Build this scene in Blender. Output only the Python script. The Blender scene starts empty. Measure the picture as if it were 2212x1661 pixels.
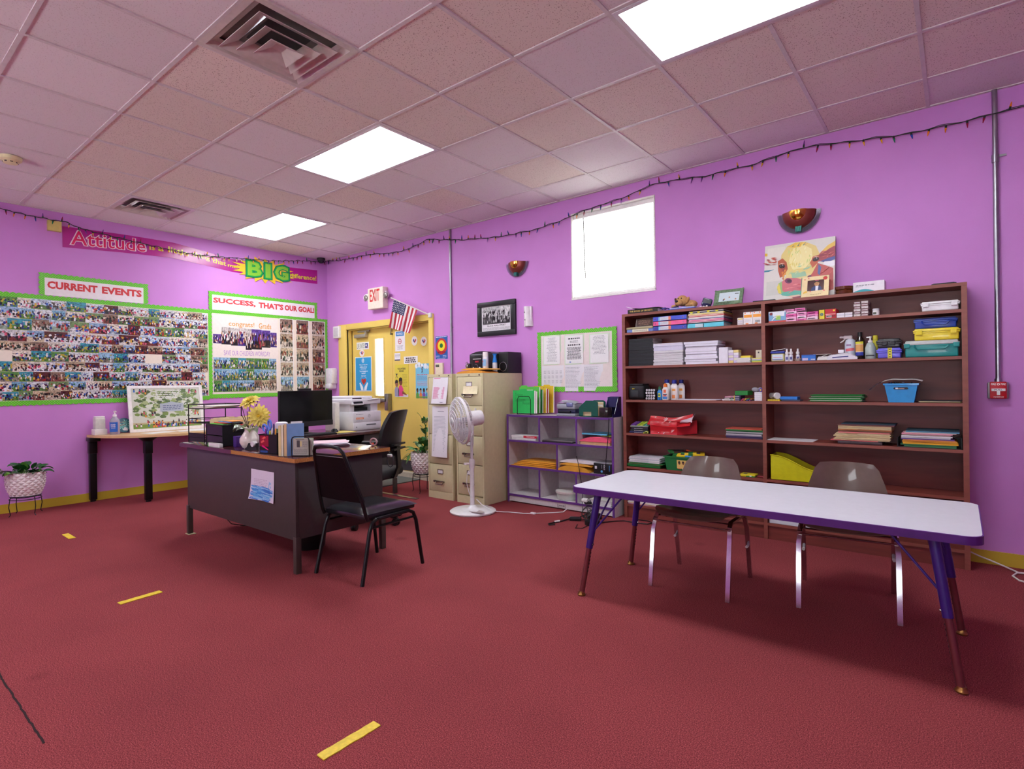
import bpy,bmesh,math,random
from mathutils import Vector,Matrix
rnd=random.Random(7)
scene=bpy.context.scene
COL=scene.collection
R=math.radians
def S2L(c):
 o=[]
 for v in c[:3]:
  v=v/255.0
  o.append(v/12.92 if v<=.04045 else((v+.055)/1.055)**2.4)
 return(o[0],o[1],o[2],1.0)
 #  camera
FPX,YAW,ROLL,SHY=1204.4,-.6754,-.0134,-5.7
cam_data=bpy.data.cameras.new('camera')
cam_data.sensor_fit='HORIZONTAL'; cam_data.sensor_width=36.0
cam_data.lens=FPX/2212*36.0
cam_data.shift_y=SHY/2212
cam_data.clip_start=.05; cam_data.clip_end=100
cam=bpy.data.objects.new('camera',cam_data); COL.objects.link(cam)
fw=Vector((math.sin(YAW),math.cos(YAW),0)); rt=Vector((fw.y,-fw.x,0)); up=Vector((0,0,1))
cr,sr=math.cos(ROLL),math.sin(ROLL)
cx_=rt*cr+up*sr; cy_=up*cr-rt*sr
mw=Matrix.Identity(4)
for i in range(3):
 mw[i][0]=cx_[i]; mw[i][1]=cy_[i]; mw[i][2]=-fw[i]
mw.translation=Vector((7.399,-4.818,1.237))
cam.matrix_world=mw
scene.camera=cam
#  daylight outside, exposure
SKY_POWER,GROUND_POWER,PANEL_POWER=4.5,17.0,13.0
world=bpy.data.worlds.new('overcast_sky'); scene.world=world; world.use_nodes=True
bg=world.node_tree.nodes['Background']
wl=world.node_tree.links.new; wn=world.node_tree.nodes.new
wt,ws,wr=wn('ShaderNodeTexCoord'),wn('ShaderNodeSeparateXYZ'),wn('ShaderNodeMapRange')
wl(wt.outputs['Generated'],ws.inputs[0]); wl(ws.outputs['Z'],wr.inputs['Value'])
wr.inputs['From Min'].default_value=-.06; wr.inputs['From Max'].default_value=.06; wr.inputs['To Min'].default_value=GROUND_POWER; wr.inputs['To Max'].default_value=SKY_POWER  # ground half set brighter than the sky, added to lift the ceiling
bg.inputs['Color'].default_value=(.93,.98,1,1); wl(wr.outputs[0],bg.inputs['Strength'])
scene.view_settings.view_transform='Standard'; scene.view_settings.look='None'
scene.view_settings.exposure=0.8; scene.view_settings.gamma=1.0; scene.view_settings.use_curve_mapping=False
scene.cycles.use_denoising=True
scene.cycles.max_bounces=8; scene.cycles.diffuse_bounces=5; scene.cycles.glossy_bounces=3
scene.cycles.transmission_bounces=5; scene.cycles.transparent_max_bounces=6
scene.cycles.caustics_reflective=False; scene.cycles.caustics_refractive=False
scene.cycles.sample_clamp_indirect=4.0
#  materials
MATS={}
def newmat(name):
 m=bpy.data.materials.new(name); m.use_nodes=True
 nt=m.node_tree; return m,nt,nt.nodes['Principled BSDF']
def N(nt,t,**kw):
 n=nt.nodes.new(t)
 for k,v in kw.items():
  if k.startswith('i_'):
   key=k[2:]; n.inputs[int(key)if key.isdigit()else key].default_value=v
  else:setattr(n,k,v)
 return n
def ramp(nt,stops,interp='LINEAR'):
 n=nt.nodes.new('ShaderNodeValToRGB'); n.color_ramp.interpolation=interp
 el=n.color_ramp.elements
 while len(el)<len(stops):el.new(.5)
 for e,(p,c)in zip(el,stops):e.position=p; e.color=c
 return n
def mat(rgb,rough=.5,metal=0.0,var=.06,scale=30.0,bump=0.0,coat=0.0,spec=.5,trans=0.0,alpha=1.0,name=None,ior=1.45):
 key=(tuple(rgb),rough,metal,var,scale,bump,coat,spec,trans,alpha)
 if key in MATS:return MATS[key]
 m,nt,b=newmat(name or 'surface_%d_%d_%d'%tuple(rgb)); L=nt.links.new
 c=S2L(rgb)
 tc=N(nt,'ShaderNodeTexCoord'); no=N(nt,'ShaderNodeTexNoise',i_Scale=scale,i_Detail=2.0)
 L(tc.outputs['Object'],no.inputs['Vector'])
 lo=tuple(x*(1-var)for x in c[:3])+(1,); hi=tuple(min(1,x*(1+var))for x in c[:3])+(1,)
 rp=ramp(nt,[(.3,lo),(.7,hi)]); L(no.outputs['Fac'],rp.inputs['Fac'])
 L(rp.outputs['Color'],b.inputs['Base Color'])
 b.inputs['Roughness'].default_value=rough; b.inputs['Metallic'].default_value=metal
 b.inputs['Specular IOR Level'].default_value=spec; b.inputs['Coat Weight'].default_value=coat
 b.inputs['Transmission Weight'].default_value=trans; b.inputs['Alpha'].default_value=alpha
 b.inputs['IOR'].default_value=ior
 if bump:
  bp=N(nt,'ShaderNodeBump',i_Strength=bump,i_Distance=.004); L(no.outputs['Fac'],bp.inputs['Height']); L(bp.outputs['Normal'],b.inputs['Normal'])
 MATS[key]=m
 return m
def printed(rough=.45,name='printed_paper'):
 m,nt,b=newmat(name); L=nt.links.new
 at=N(nt,'ShaderNodeAttribute',attribute_name='Col')
 tc=N(nt,'ShaderNodeTexCoord'); no=N(nt,'ShaderNodeTexNoise',i_Scale=60.0)
 L(tc.outputs['Object'],no.inputs['Vector'])
 hv=N(nt,'ShaderNodeMixRGB',blend_type='MULTIPLY',i_Fac=1.0)
 rp=ramp(nt,[(.3,(.97,.97,.97,1)),(.7,(1,1,1,1))]); L(no.outputs['Fac'],rp.inputs['Fac'])
 L(at.outputs['Color'],hv.inputs[1]); L(rp.outputs['Color'],hv.inputs[2])
 L(hv.outputs['Color'],b.inputs['Base Color']); b.inputs['Roughness'].default_value=rough
 return m
PRINT=printed(); GLOSSPRINT=printed(.22,'glossy_print')
def carpet():
 m,nt,b=newmat('red_carpet'); L=nt.links.new
 tc=N(nt,'ShaderNodeTexCoord')
 n1=N(nt,'ShaderNodeTexNoise',i_Scale=230.0,i_Detail=3.0,i_Roughness=.8); L(tc.outputs['Object'],n1.inputs['Vector'])
 n2=N(nt,'ShaderNodeTexNoise',i_Scale=1.3,i_Detail=4.0); L(tc.outputs['Object'],n2.inputs['Vector'])
 r1=ramp(nt,[(.34,S2L((78,32,36))),(.5,S2L((136,58,62))),(.66,S2L((184,96,97)))]); L(n1.outputs['Fac'],r1.inputs['Fac'])
 r2=ramp(nt,[(.3,(.86,.86,.88,1)),(.62,(1,1,1,1))]); L(n2.outputs['Fac'],r2.inputs['Fac'])
 n3=N(nt,'ShaderNodeTexVoronoi',i_Scale=1.1); L(tc.outputs['Object'],n3.inputs['Vector'])
 r3=ramp(nt,[(.03,(.8,.78,.78,1)),(.07,(1,1,1,1))]); L(n3.outputs['Distance'],r3.inputs['Fac'])
 mx=N(nt,'ShaderNodeMixRGB',blend_type='MULTIPLY',i_Fac=1.0); L(r1.outputs['Color'],mx.inputs[1]); L(r2.outputs['Color'],mx.inputs[2])
 mx2=N(nt,'ShaderNodeMixRGB',blend_type='MULTIPLY',i_Fac=1.0); L(mx.outputs['Color'],mx2.inputs[1]); L(r3.outputs['Color'],mx2.inputs[2])
 L(mx2.outputs['Color'],b.inputs['Base Color']); b.inputs['Roughness'].default_value=.95; b.inputs['Specular IOR Level'].default_value=.1
 return m
def paint(rgb,name):
 m,nt,b=newmat(name); L=nt.links.new; c=S2L(rgb)
 tc=N(nt,'ShaderNodeTexCoord')
 n1=N(nt,'ShaderNodeTexNoise',i_Scale=2.2,i_Detail=5.0); L(tc.outputs['Object'],n1.inputs['Vector'])
 n2=N(nt,'ShaderNodeTexNoise',i_Scale=180.0,i_Detail=2.0); L(tc.outputs['Object'],n2.inputs['Vector'])
 r1=ramp(nt,[(.3,tuple(x*.95 for x in c[:3])+(1,)),(.7,tuple(x*1.04 for x in c[:3])+(1,))]); L(n1.outputs['Fac'],r1.inputs['Fac'])
 L(r1.outputs['Color'],b.inputs['Base Color']); b.inputs['Roughness'].default_value=.55; b.inputs['Specular IOR Level'].default_value=.3
 bp=N(nt,'ShaderNodeBump',i_Strength=.12,i_Distance=.003); L(n2.outputs['Fac'],bp.inputs['Height']); L(bp.outputs['Normal'],b.inputs['Normal'])
 return m
def tilemat():
 m,nt,b=newmat('mineral_fibre_tile'); L=nt.links.new
 at=N(nt,'ShaderNodeAttribute',attribute_name='Col'); tc=N(nt,'ShaderNodeTexCoord')
 vo=N(nt,'ShaderNodeTexVoronoi',i_Scale=105.0,i_Randomness=1.0); no=N(nt,'ShaderNodeTexNoise',i_Scale=110.0,i_Detail=3.0)
 L(tc.outputs['Object'],vo.inputs['Vector']); L(tc.outputs['Object'],no.inputs['Vector'])
 ad=N(nt,'ShaderNodeMath',operation='SUBTRACT'); ml=N(nt,'ShaderNodeMath',operation='MULTIPLY',i_1=.75)
 L(no.outputs['Fac'],ml.inputs[0]); L(vo.outputs['Distance'],ad.inputs[0]); L(ml.outputs[0],ad.inputs[1])
 rp=ramp(nt,[(.0,(1,1,1,1)),(.05,(0,0,0,1))])
 a2=N(nt,'ShaderNodeMath',operation='ADD',i_1=.18); L(ad.outputs[0],a2.inputs[0]); L(a2.outputs[0],rp.inputs['Fac'])
 fa=N(nt,'ShaderNodeMath',operation='MULTIPLY'); L(rp.outputs['Color'],fa.inputs[0]); L(at.outputs['Alpha'],fa.inputs[1])
 mx=N(nt,'ShaderNodeMixRGB',blend_type='MULTIPLY'); mx.inputs[2].default_value=(.5,.42,.39,1)
 L(fa.outputs[0],mx.inputs['Fac']); L(at.outputs['Color'],mx.inputs[1]); L(mx.outputs['Color'],b.inputs['Base Color'])
 b.inputs['Roughness'].default_value=.9; b.inputs['Specular IOR Level'].default_value=.15
 return m
def wood(dark,light,name,scale=(1.5,12,30),rough=.45,coat=.0):
 m,nt,b=newmat(name); L=nt.links.new
 tc=N(nt,'ShaderNodeTexCoord'); mp=N(nt,'ShaderNodeMapping'); mp.inputs['Scale'].default_value=scale
 no=N(nt,'ShaderNodeTexNoise',i_Scale=1.6,i_Detail=5.0,i_Distortion=.8)
 L(tc.outputs['Object'],mp.inputs['Vector']); L(mp.outputs['Vector'],no.inputs['Vector'])
 rp=ramp(nt,[(.3,S2L(dark)),(.7,S2L(light))]); L(no.outputs['Fac'],rp.inputs['Fac'])
 L(rp.outputs['Color'],b.inputs['Base Color']); b.inputs['Roughness'].default_value=rough; b.inputs['Coat Weight'].default_value=coat
 bp=N(nt,'ShaderNodeBump',i_Strength=.08,i_Distance=.002); L(no.outputs['Fac'],bp.inputs['Height']); L(bp.outputs['Normal'],b.inputs['Normal'])
 return m
def emit(rgb,power,name):
 m,nt,b=newmat(name); c=S2L(rgb); L=nt.links.new
 tc=N(nt,'ShaderNodeTexCoord'); no=N(nt,'ShaderNodeTexNoise',i_Scale=200.0)
 L(tc.outputs['Object'],no.inputs['Vector'])
 rp=ramp(nt,[(.3,tuple(x*.97 for x in c[:3])+(1,)),(.7,c)]); L(no.outputs['Fac'],rp.inputs['Fac'])
 L(rp.outputs['Color'],b.inputs['Base Color']); L(rp.outputs['Color'],b.inputs['Emission Color']); b.inputs['Emission Strength'].default_value=power
 return m
def scallop(base,dot,name,s):
 m,nt,b=newmat(name); L=nt.links.new
 tc=N(nt,'ShaderNodeTexCoord'); sp=N(nt,'ShaderNodeSeparateXYZ'); L(tc.outputs['Object'],sp.inputs['Vector'])
 ad=N(nt,'ShaderNodeMath',operation='ADD'); L(sp.outputs['X'],ad.inputs[0]); L(sp.outputs['Y'],ad.inputs[1])
 cb=N(nt,'ShaderNodeCombineXYZ'); L(ad.outputs[0],cb.inputs['X']); L(sp.outputs['Z'],cb.inputs['Y'])
 rot=N(nt,'ShaderNodeMapping'); rot.inputs['Rotation'].default_value=(0,0,R(45)); rot.inputs['Scale'].default_value=(s,s,s); L(cb.outputs[0],rot.inputs['Vector'])
 fr=N(nt,'ShaderNodeVectorMath',operation='FRACTION'); L(rot.outputs[0],fr.inputs[0])
 su=N(nt,'ShaderNodeVectorMath',operation='SUBTRACT'); su.inputs[1].default_value=(.5,.5,0); L(fr.outputs[0],su.inputs[0])
 s2=N(nt,'ShaderNodeVectorMath',operation='MULTIPLY'); s2.inputs[1].default_value=(1,1,0); L(su.outputs[0],s2.inputs[0])
 le=N(nt,'ShaderNodeVectorMath',operation='LENGTH'); L(s2.outputs[0],le.inputs[0])
 rp=ramp(nt,[(.2,S2L(dot)),(.27,S2L(base))]); L(le.outputs['Value'],rp.inputs['Fac'])
 L(rp.outputs['Color'],b.inputs['Base Color']); b.inputs['Roughness'].default_value=.35
 return m
def photomat(name,skies,grounds,people):
 m,nt,b=newmat(name); L=nt.links.new
 uv=N(nt,'ShaderNodeUVMap',uv_map='UV'); at=N(nt,'ShaderNodeAttribute',attribute_name='rnd')
 sp=N(nt,'ShaderNodeSeparateXYZ'); L(uv.outputs[0],sp.inputs[0])
 off=N(nt,'ShaderNodeMath',operation='MULTIPLY',i_1=97.0); L(at.outputs['Fac'],off.inputs[0])
 cb=N(nt,'ShaderNodeCombineXYZ'); L(off.outputs[0],cb.inputs['X']); L(off.outputs[0],cb.inputs['Z'])
 vv=N(nt,'ShaderNodeVectorMath',operation='ADD'); L(uv.outputs[0],vv.inputs[0]); L(cb.outputs[0],vv.inputs[1])
 no=N(nt,'ShaderNodeTexNoise',i_Scale=3.0,i_Detail=4.0); L(vv.outputs[0],no.inputs['Vector'])
 def pick(mul,cols):
  a=N(nt,'ShaderNodeMath',operation='MULTIPLY',i_1=mul); L(at.outputs['Fac'],a.inputs[0])
  f=N(nt,'ShaderNodeMath',operation='FRACT'); L(a.outputs[0],f.inputs[0])
  r=ramp(nt,[(i/len(cols),S2L(c))for i,c in enumerate(cols)],'CONSTANT'); L(f.outputs[0],r.inputs['Fac']); return r
 sky=pick(13.7,skies); gr=pick(31.3,grounds)
 h=N(nt,'ShaderNodeMath',operation='MULTIPLY',i_1=.35); L(no.outputs['Fac'],h.inputs[0])
 hz=N(nt,'ShaderNodeMath',operation='SUBTRACT'); L(sp.outputs['Y'],hz.inputs[0]); L(h.outputs[0],hz.inputs[1])
 st=ramp(nt,[(.22,(0,0,0,1)),(.30,(1,1,1,1))]); L(hz.outputs[0],st.inputs['Fac'])
 m1=N(nt,'ShaderNodeMixRGB'); L(st.outputs['Color'],m1.inputs['Fac']); L(gr.outputs['Color'],m1.inputs[1]); L(sky.outputs['Color'],m1.inputs[2])
 n2=N(nt,'ShaderNodeTexNoise',i_Scale=9.0,i_Detail=3.0); L(vv.outputs[0],n2.inputs['Vector'])
 tint=ramp(nt,[(.38,(.35,.35,.35,1)),(.5,(.9,.9,.9,1)),(.7,(1.25,1.25,1.25,1))]); L(n2.outputs['Fac'],tint.inputs['Fac'])
 m2=N(nt,'ShaderNodeMixRGB',blend_type='MULTIPLY',i_Fac=.8); L(m1.outputs[0],m2.inputs[1]); L(tint.outputs['Color'],m2.inputs[2])
 mp=N(nt,'ShaderNodeMapping'); mp.inputs['Scale'].default_value=(9,4.6,1); L(vv.outputs[0],mp.inputs['Vector'])
 vo=N(nt,'ShaderNodeTexVoronoi',i_Scale=1.0); L(mp.outputs[0],vo.inputs['Vector'])
 s3=N(nt,'ShaderNodeSeparateColor'); L(vo.outputs['Color'],s3.inputs[0])
 pr=ramp(nt,[(i/len(people),S2L(c))for i,c in enumerate(people)],'CONSTANT'); L(s3.outputs[0],pr.inputs['Fac'])
 band=ramp(nt,[(.06,(0,0,0,1)),(.12,(1,1,1,1)),(.74,(1,1,1,1)),(.86,(0,0,0,1))]); L(sp.outputs['Y'],band.inputs['Fac'])
 dd=ramp(nt,[(.58,(1,1,1,1)),(.68,(0,0,0,1))]); L(vo.outputs['Distance'],dd.inputs['Fac'])
 th=N(nt,'ShaderNodeMath',operation='GREATER_THAN',i_1=.25); L(s3.outputs[1],th.inputs[0])
 k1=N(nt,'ShaderNodeMath',operation='MULTIPLY'); L(band.outputs['Color'],k1.inputs[0]); L(dd.outputs['Color'],k1.inputs[1])
 k2=N(nt,'ShaderNodeMath',operation='MULTIPLY'); L(k1.outputs[0],k2.inputs[0]); L(th.outputs[0],k2.inputs[1])
 m3=N(nt,'ShaderNodeMixRGB'); L(k2.outputs[0],m3.inputs['Fac']); L(m2.outputs[0],m3.inputs[1]); L(pr.outputs['Color'],m3.inputs[2])
 L(m3.outputs[0],b.inputs['Base Color']); b.inputs['Roughness'].default_value=.25
 return m
 #  mesh building
class Pl:
 def __init__(s,o,u,v):s.o=Vector(o); s.u=Vector(u).normalized(); s.v=Vector(v).normalized(); s.n=s.u.cross(s.v).normalized()
 def __call__(s,a,b,d=0.0):return s.o+s.u*a+s.v*b+s.n*d
LW=Pl((0,0,0),(0,1,0),(0,0,1))
BW=Pl((0,0,0),(1,0,0),(0,0,1))
def HZ(z):return Pl((0,0,z),(1,0,0),(0,1,0))
TXT={}
def glyphs(s,bold=0.0):
 k=(s,bold)
 if k not in TXT:
  cu=bpy.data.curves.new('t','FONT'); cu.body=s; cu.size=1.0; cu.offset=bold; cu.resolution_u=2
  o=bpy.data.objects.new('t',cu); me=bpy.data.meshes.new_from_object(o)
  vs=[v.co.copy()for v in me.vertices]; fs=[tuple(p.vertices)for p in me.polygons]
  bpy.data.objects.remove(o); bpy.data.curves.remove(cu); bpy.data.meshes.remove(me)
  TXT[k]=(vs,fs)
 return TXT[k]
class M:
 def __init__(s,m=None):s.v=[]; s.f=[]; s.fm=[]; s.fc=[]; s.mats=[]; s.col=None; s.mi=0; s.anycol=False; s.uv={}; s.rn={}
 def use(s,m,col=None):
  if m not in s.mats:s.mats.append(m)
  s.mi=s.mats.index(m); s.col=S2L(col)if col else None
  return s
 def ink(s,col,m=None):return s.use(m or PRINT,col)
 def add(s,vs,fs):
  n=len(s.v); s.v+=[Vector(v)for v in vs]
  for f in fs:
   s.f.append(tuple(i+n for i in f)); s.fm.append(s.mi); s.fc.append(s.col)
  return s
 def mark(s):return len(s.v)
 def xf(s,mt,k=0):
  for i in range(k,len(s.v)):s.v[i]=mt@s.v[i]
  return s
 def box(s,x0,x1,y0,y1,z0,z1,r=0.0,seg=2):
  x0,x1=sorted((x0,x1)); y0,y1=sorted((y0,y1)); z0,z1=sorted((z0,z1))
  if r<=0:
   return s.add([(x,y,z)for z in(z0,z1)for y in(y0,y1)for x in(x0,x1)],[(0,2,3,1),(4,5,7,6),(0,1,5,4),(2,6,7,3),(0,4,6,2),(1,3,7,5)])
  r=min(r,.49*min(x1-x0,y1-y0,z1-z0))
  bm=bmesh.new(); bmesh.ops.create_cube(bm,size=1)
  for v in bm.verts:v.co=Vector(((x0+x1)/2+v.co.x*(x1-x0),(y0+y1)/2+v.co.y*(y1-y0),(z0+z1)/2+v.co.z*(z1-z0)))
  bmesh.ops.bevel(bm,geom=bm.edges[:],offset=r,segments=seg,affect='EDGES',profile=.5)
  bm.verts.index_update(); s.add([v.co.copy()for v in bm.verts],[tuple(v.index for v in f.verts)for f in bm.faces]); bm.free()
  return s
 def cyl(s,p0,p1,r0,r1=None,n=16,caps=True):
  p0,p1=Vector(p0),Vector(p1); r1=r0 if r1 is None else r1
  d=(p1-p0).normalized(); a=d.orthogonal().normalized(); b=d.cross(a)
  vs=[]
  for p,r in((p0,r0),(p1,r1)):
   for i in range(n):t=2*math.pi*i/n; vs.append(p+(a*math.cos(t)+b*math.sin(t))*r)
  fs=[(i,(i+1)%n,n+(i+1)%n,n+i)for i in range(n)]
  if caps:fs+=[tuple(range(n))[::-1],tuple(range(n,2*n))]
  return s.add(vs,fs)
 def tube(s,pts,r,n=8,closed=False):
  P=[Vector(p)for p in pts]; K=len(P); rs=r if isinstance(r,(list,tuple))else[r]*K
  vs=[]; ref=None
  for i in range(K):
   if closed:d=P[(i+1)%K]-P[i-1]
   else:d=P[min(i+1,K-1)]-P[max(i-1,0)]
   d.normalize()
   if ref is None:ref=d.orthogonal().normalized()
   a=(ref-d*ref.dot(d))
   a=a.normalized()if a.length>1e-6 else d.orthogonal().normalized()
   ref=a; b=d.cross(a)
   for j in range(n):t=2*math.pi*j/n; vs.append(P[i]+(a*math.cos(t)+b*math.sin(t))*rs[i])
  fs=[]
  for i in range(K if closed else K-1):
   k=(i+1)%K
   for j in range(n):fs.append((i*n+j,i*n+(j+1)%n,k*n+(j+1)%n,k*n+j))
  if not closed:fs+=[tuple(range(n))[::-1],tuple(range((K-1)*n,K*n))]
  return s.add(vs,fs)
 def sqtube(s,pts,w,h,side):
  P=[Vector(p)for p in pts]; vs=[]; sd=Vector(side).normalized()
  for i in range(len(P)):
   d=(P[min(i+1,len(P)-1)]-P[max(i-1,0)]).normalized(); b=d.cross(sd).normalized()
   for q in((-1,-1),(1,-1),(1,1),(-1,1)):vs.append(P[i]+sd*q[0]*w/2+b*q[1]*h/2)
  fs=[(4*i+j,4*i+(j+1)%4,4*i+4+(j+1)%4,4*i+4+j)for i in range(len(P)-1)for j in range(4)]
  fs+=[(3,2,1,0),tuple(4*(len(P)-1)+j for j in range(4))]
  return s.add(vs,fs)
 def lathe(s,prof,c=(0,0,0),n=28,caps=True):
  c=Vector(c); vs=[]; K=len(prof)
  for r,z in prof:
   for j in range(n):t=2*math.pi*j/n; vs.append(c+Vector((r*math.cos(t),r*math.sin(t),z)))
  fs=[(i*n+j,i*n+(j+1)%n,(i+1)*n+(j+1)%n,(i+1)*n+j)for i in range(K-1)for j in range(n)]
  if caps:fs+=[tuple(range(n))[::-1],tuple(range((K-1)*n,K*n))]
  return s.add(vs,fs)
 def ball(s,c,r,n=16,k=10):
  r=(r,r,r)if isinstance(r,(int,float))else r
  m0=s.mark(); s.lathe([(max(1e-4,math.sin(math.pi*i/k)),-math.cos(math.pi*i/k))for i in range(k+1)],(0,0,0),n)
  return s.xf(Matrix.Translation(c)@Matrix.Diagonal((r[0],r[1],r[2],1)),m0)
 def grid(s,nu,nv,fn):
  vs=[fn(i/nu,j/nv)for j in range(nv+1)for i in range(nu+1)]
  w=nu+1
  return s.add(vs,[(j*w+i,j*w+i+1,(j+1)*w+i+1,(j+1)*w+i)for j in range(nv)for i in range(nu)])
 def rect(s,pl,u0,u1,v0,v1,d=0.0):return s.add([pl(u0,v0,d),pl(u1,v0,d),pl(u1,v1,d),pl(u0,v1,d)],[(0,1,2,3)])
 def slab(s,pl,u0,u1,v0,v1,d0,d1):
  vs=[pl(u,v,d)for d in(d0,d1)for v in(v0,v1)for u in(u0,u1)]
  return s.add(vs,[(0,2,3,1),(4,5,7,6),(0,1,5,4),(2,6,7,3),(0,4,6,2),(1,3,7,5)])
 def shape(s,pl,pts,d,d0=None):
  n=len(pts)
  if d0 is None:return s.add([pl(u,v,d)for u,v in pts],[tuple(range(n))])
  vs=[pl(u,v,d0)for u,v in pts]+[pl(u,v,d)for u,v in pts]
  return s.add(vs,[tuple(range(n))[::-1],tuple(range(n,2*n))]+[(i,(i+1)%n,n+(i+1)%n,n+i)for i in range(n)])
 def disc(s,pl,u,v,r,d,n=20,rv=None):
  rv=rv or r
  return s.shape(pl,[(u+r*math.cos(2*math.pi*i/n),v+rv*math.sin(2*math.pi*i/n))for i in range(n)],d)
 def ring(s,pl,u,v,r,w,d,n=24):
  vs=[]
  for i in range(n):
   t=2*math.pi*i/n
   vs+=[pl(u+r*math.cos(t),v+r*math.sin(t),d),pl(u+(r-w)*math.cos(t),v+(r-w)*math.sin(t),d)]
  return s.add(vs,[(2*i,(2*i+2)%(2*n),(2*i+3)%(2*n),2*i+1)for i in range(n)])
 def text(s,st,pl,u0,u1,v0,v1,d=.001,bold=.0,fn=None,thick=0.0):
  vs,fs=glyphs(st,bold)
  a0=min(v.x for v in vs); a1=max(v.x for v in vs); b0=min(v.y for v in vs); b1=max(v.y for v in vs)
  out=[]
  for v in vs:
   a=(v.x-a0)/(a1-a0); b=(v.y-b0)/(b1-b0)
   out.append(fn(a,b)if fn else pl(u0+(u1-u0)*a,v0+(v1-v0)*b,d))
  return s.add(out,fs)
 def lines(s,pl,u0,u1,v0,v1,n,d=.0008,fill=.45,center=False,seed=1,short=.0):
  q=random.Random(seed); h=(v1-v0)/n
  for i in range(n):
   w=(u1-u0)*(1-short*q.random()); a=u0+((u1-u0)-w)/2 if center else u0
   e=a+w; y=v1-(i+.5)*h
   while a<e-.002:
    L_=min(e-a,(.012+.035*q.random())*max(.25,(u1-u0)/.25)); s.rect(pl,a,a+L_,y-h*fill/2,y+h*fill/2,d); a+=L_+h*.35
  return s
 def photo(s,pl,u0,u1,v0,v1,d,m,r):
  s.use(m); k=len(s.f); s.rect(pl,u0,u1,v0,v1,d); s.uv[k]=((0,0),(1,0),(1,1),(0,1)); s.rn[k]=r; return s
 def build(s,name):
  me=bpy.data.meshes.new(name); me.from_pydata(s.v,[],s.f)
  for m in s.mats:me.materials.append(m)
  me.polygons.foreach_set('material_index',s.fm); me.polygons.foreach_set('use_smooth',[True]*len(s.f))
  if any(c is not None for c in s.fc):
   at=me.attributes.new('Col','FLOAT_COLOR','FACE'); fl=[]
   for c in s.fc:fl+=(c or(1,1,1,1))
   at.data.foreach_set('color',fl)
  if s.uv:
   ul=me.uv_layers.new(name='UV'); ra=me.attributes.new('rnd','FLOAT','FACE')
   for p in me.polygons:
    if p.index in s.uv:
     for li,q in zip(p.loop_indices,s.uv[p.index]):ul.data[li].uv=q
     ra.data[p.index].value=s.rn[p.index]
  me.update(); me.set_sharp_from_angle(angle=R(38))
  return me
OFF={}
def setp(o,label=None,cat=None,group=None,kind=None):
 if label:o['label']=label
 if cat:o['category']=cat
 if group:o['group']=group
 if kind:o['kind']=kind
 return o
def root(name,label,cat,loc,group=None,rz=0.0,local=False):
 o=bpy.data.objects.new(name,None); COL.objects.link(o); o.empty_display_size=.05
 o.location=loc; o.rotation_euler=(0,0,rz); OFF[o.name]=Vector((0,0,0))if local else Vector(loc)
 return setp(o,label,cat,group)
def part(name,m,parent,label=None,kind=None):
 of=OFF[parent.name]
 if of.length>0:m.xf(Matrix.Translation(-of))
 o=bpy.data.objects.new(name,m.build(name)); COL.objects.link(o); o.parent=parent; OFF[o.name]=of
 return setp(o,label,None,None,kind)
def solo(name,m,label,cat,group=None,kind=None):
 xs=[v.x for v in m.v]; ys=[v.y for v in m.v]; zs=[v.z for v in m.v]
 c=Vector(((min(xs)+max(xs))/2,(min(ys)+max(ys))/2,min(zs)))
 m.xf(Matrix.Translation(-c)); o=bpy.data.objects.new(name,m.build(name)); COL.objects.link(o); o.location=c; OFF[o.name]=c
 return setp(o,label,cat,group,kind)
def struct(name,m,parent=None):
 o=bpy.data.objects.new(name,m.build(name)); COL.objects.link(o); OFF[o.name]=Vector((0,0,0))
 if parent:o.parent=parent
 else:o['kind']='structure'
 return o
def dup(o,loc,label=None,group=None,rz=None):
 def cp(a,par):
  c=a.copy(); COL.objects.link(c)
  if par:c.parent=par
  for ch in a.children:cp(ch,c)
  return c
 c=cp(o,None); c.location=loc
 if rz is not None:c.rotation_euler=(0,0,rz)
 if label:c['label']=label
 if group:c['group']=group
 return c
WHITE=mat((232,230,228),.45,name='white_plastic'); BLACK=mat((22,21,23),.4,name='black_plastic'); BLACKM=mat((20,20,22),.35,.3,name='black_painted_metal')
CHROME=mat((205,205,208),.12,1.0,name='chrome'); STEEL=mat((165,167,172),.32,1.0,name='galvanised_steel')
PAPER=mat((236,234,232),.7,var=.03,name='white_paper')
def thinglass():
 m,nt,b=newmat('clear_window_glass'); L=nt.links.new
 tr=N(nt,'ShaderNodeBsdfTransparent'); b.inputs['Roughness'].default_value=.03; tc=N(nt,'ShaderNodeTexCoord'); no=N(nt,'ShaderNodeTexNoise',i_Scale=3.0); L(tc.outputs['Object'],no.inputs['Vector'])
 rp=ramp(nt,[(.3,(.96,.98,.98,1)),(.7,(1,1,1,1))]); L(no.outputs['Fac'],rp.inputs['Fac']); L(rp.outputs['Color'],tr.inputs['Color'])
 mx=N(nt,'ShaderNodeMixShader',i_Fac=.93); L(b.outputs[0],mx.inputs[1]); L(tr.outputs[0],mx.inputs[2]); L(mx.outputs[0],nt.nodes['Material Output'].inputs['Surface'])
 return m
GLASS=thinglass()
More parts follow.
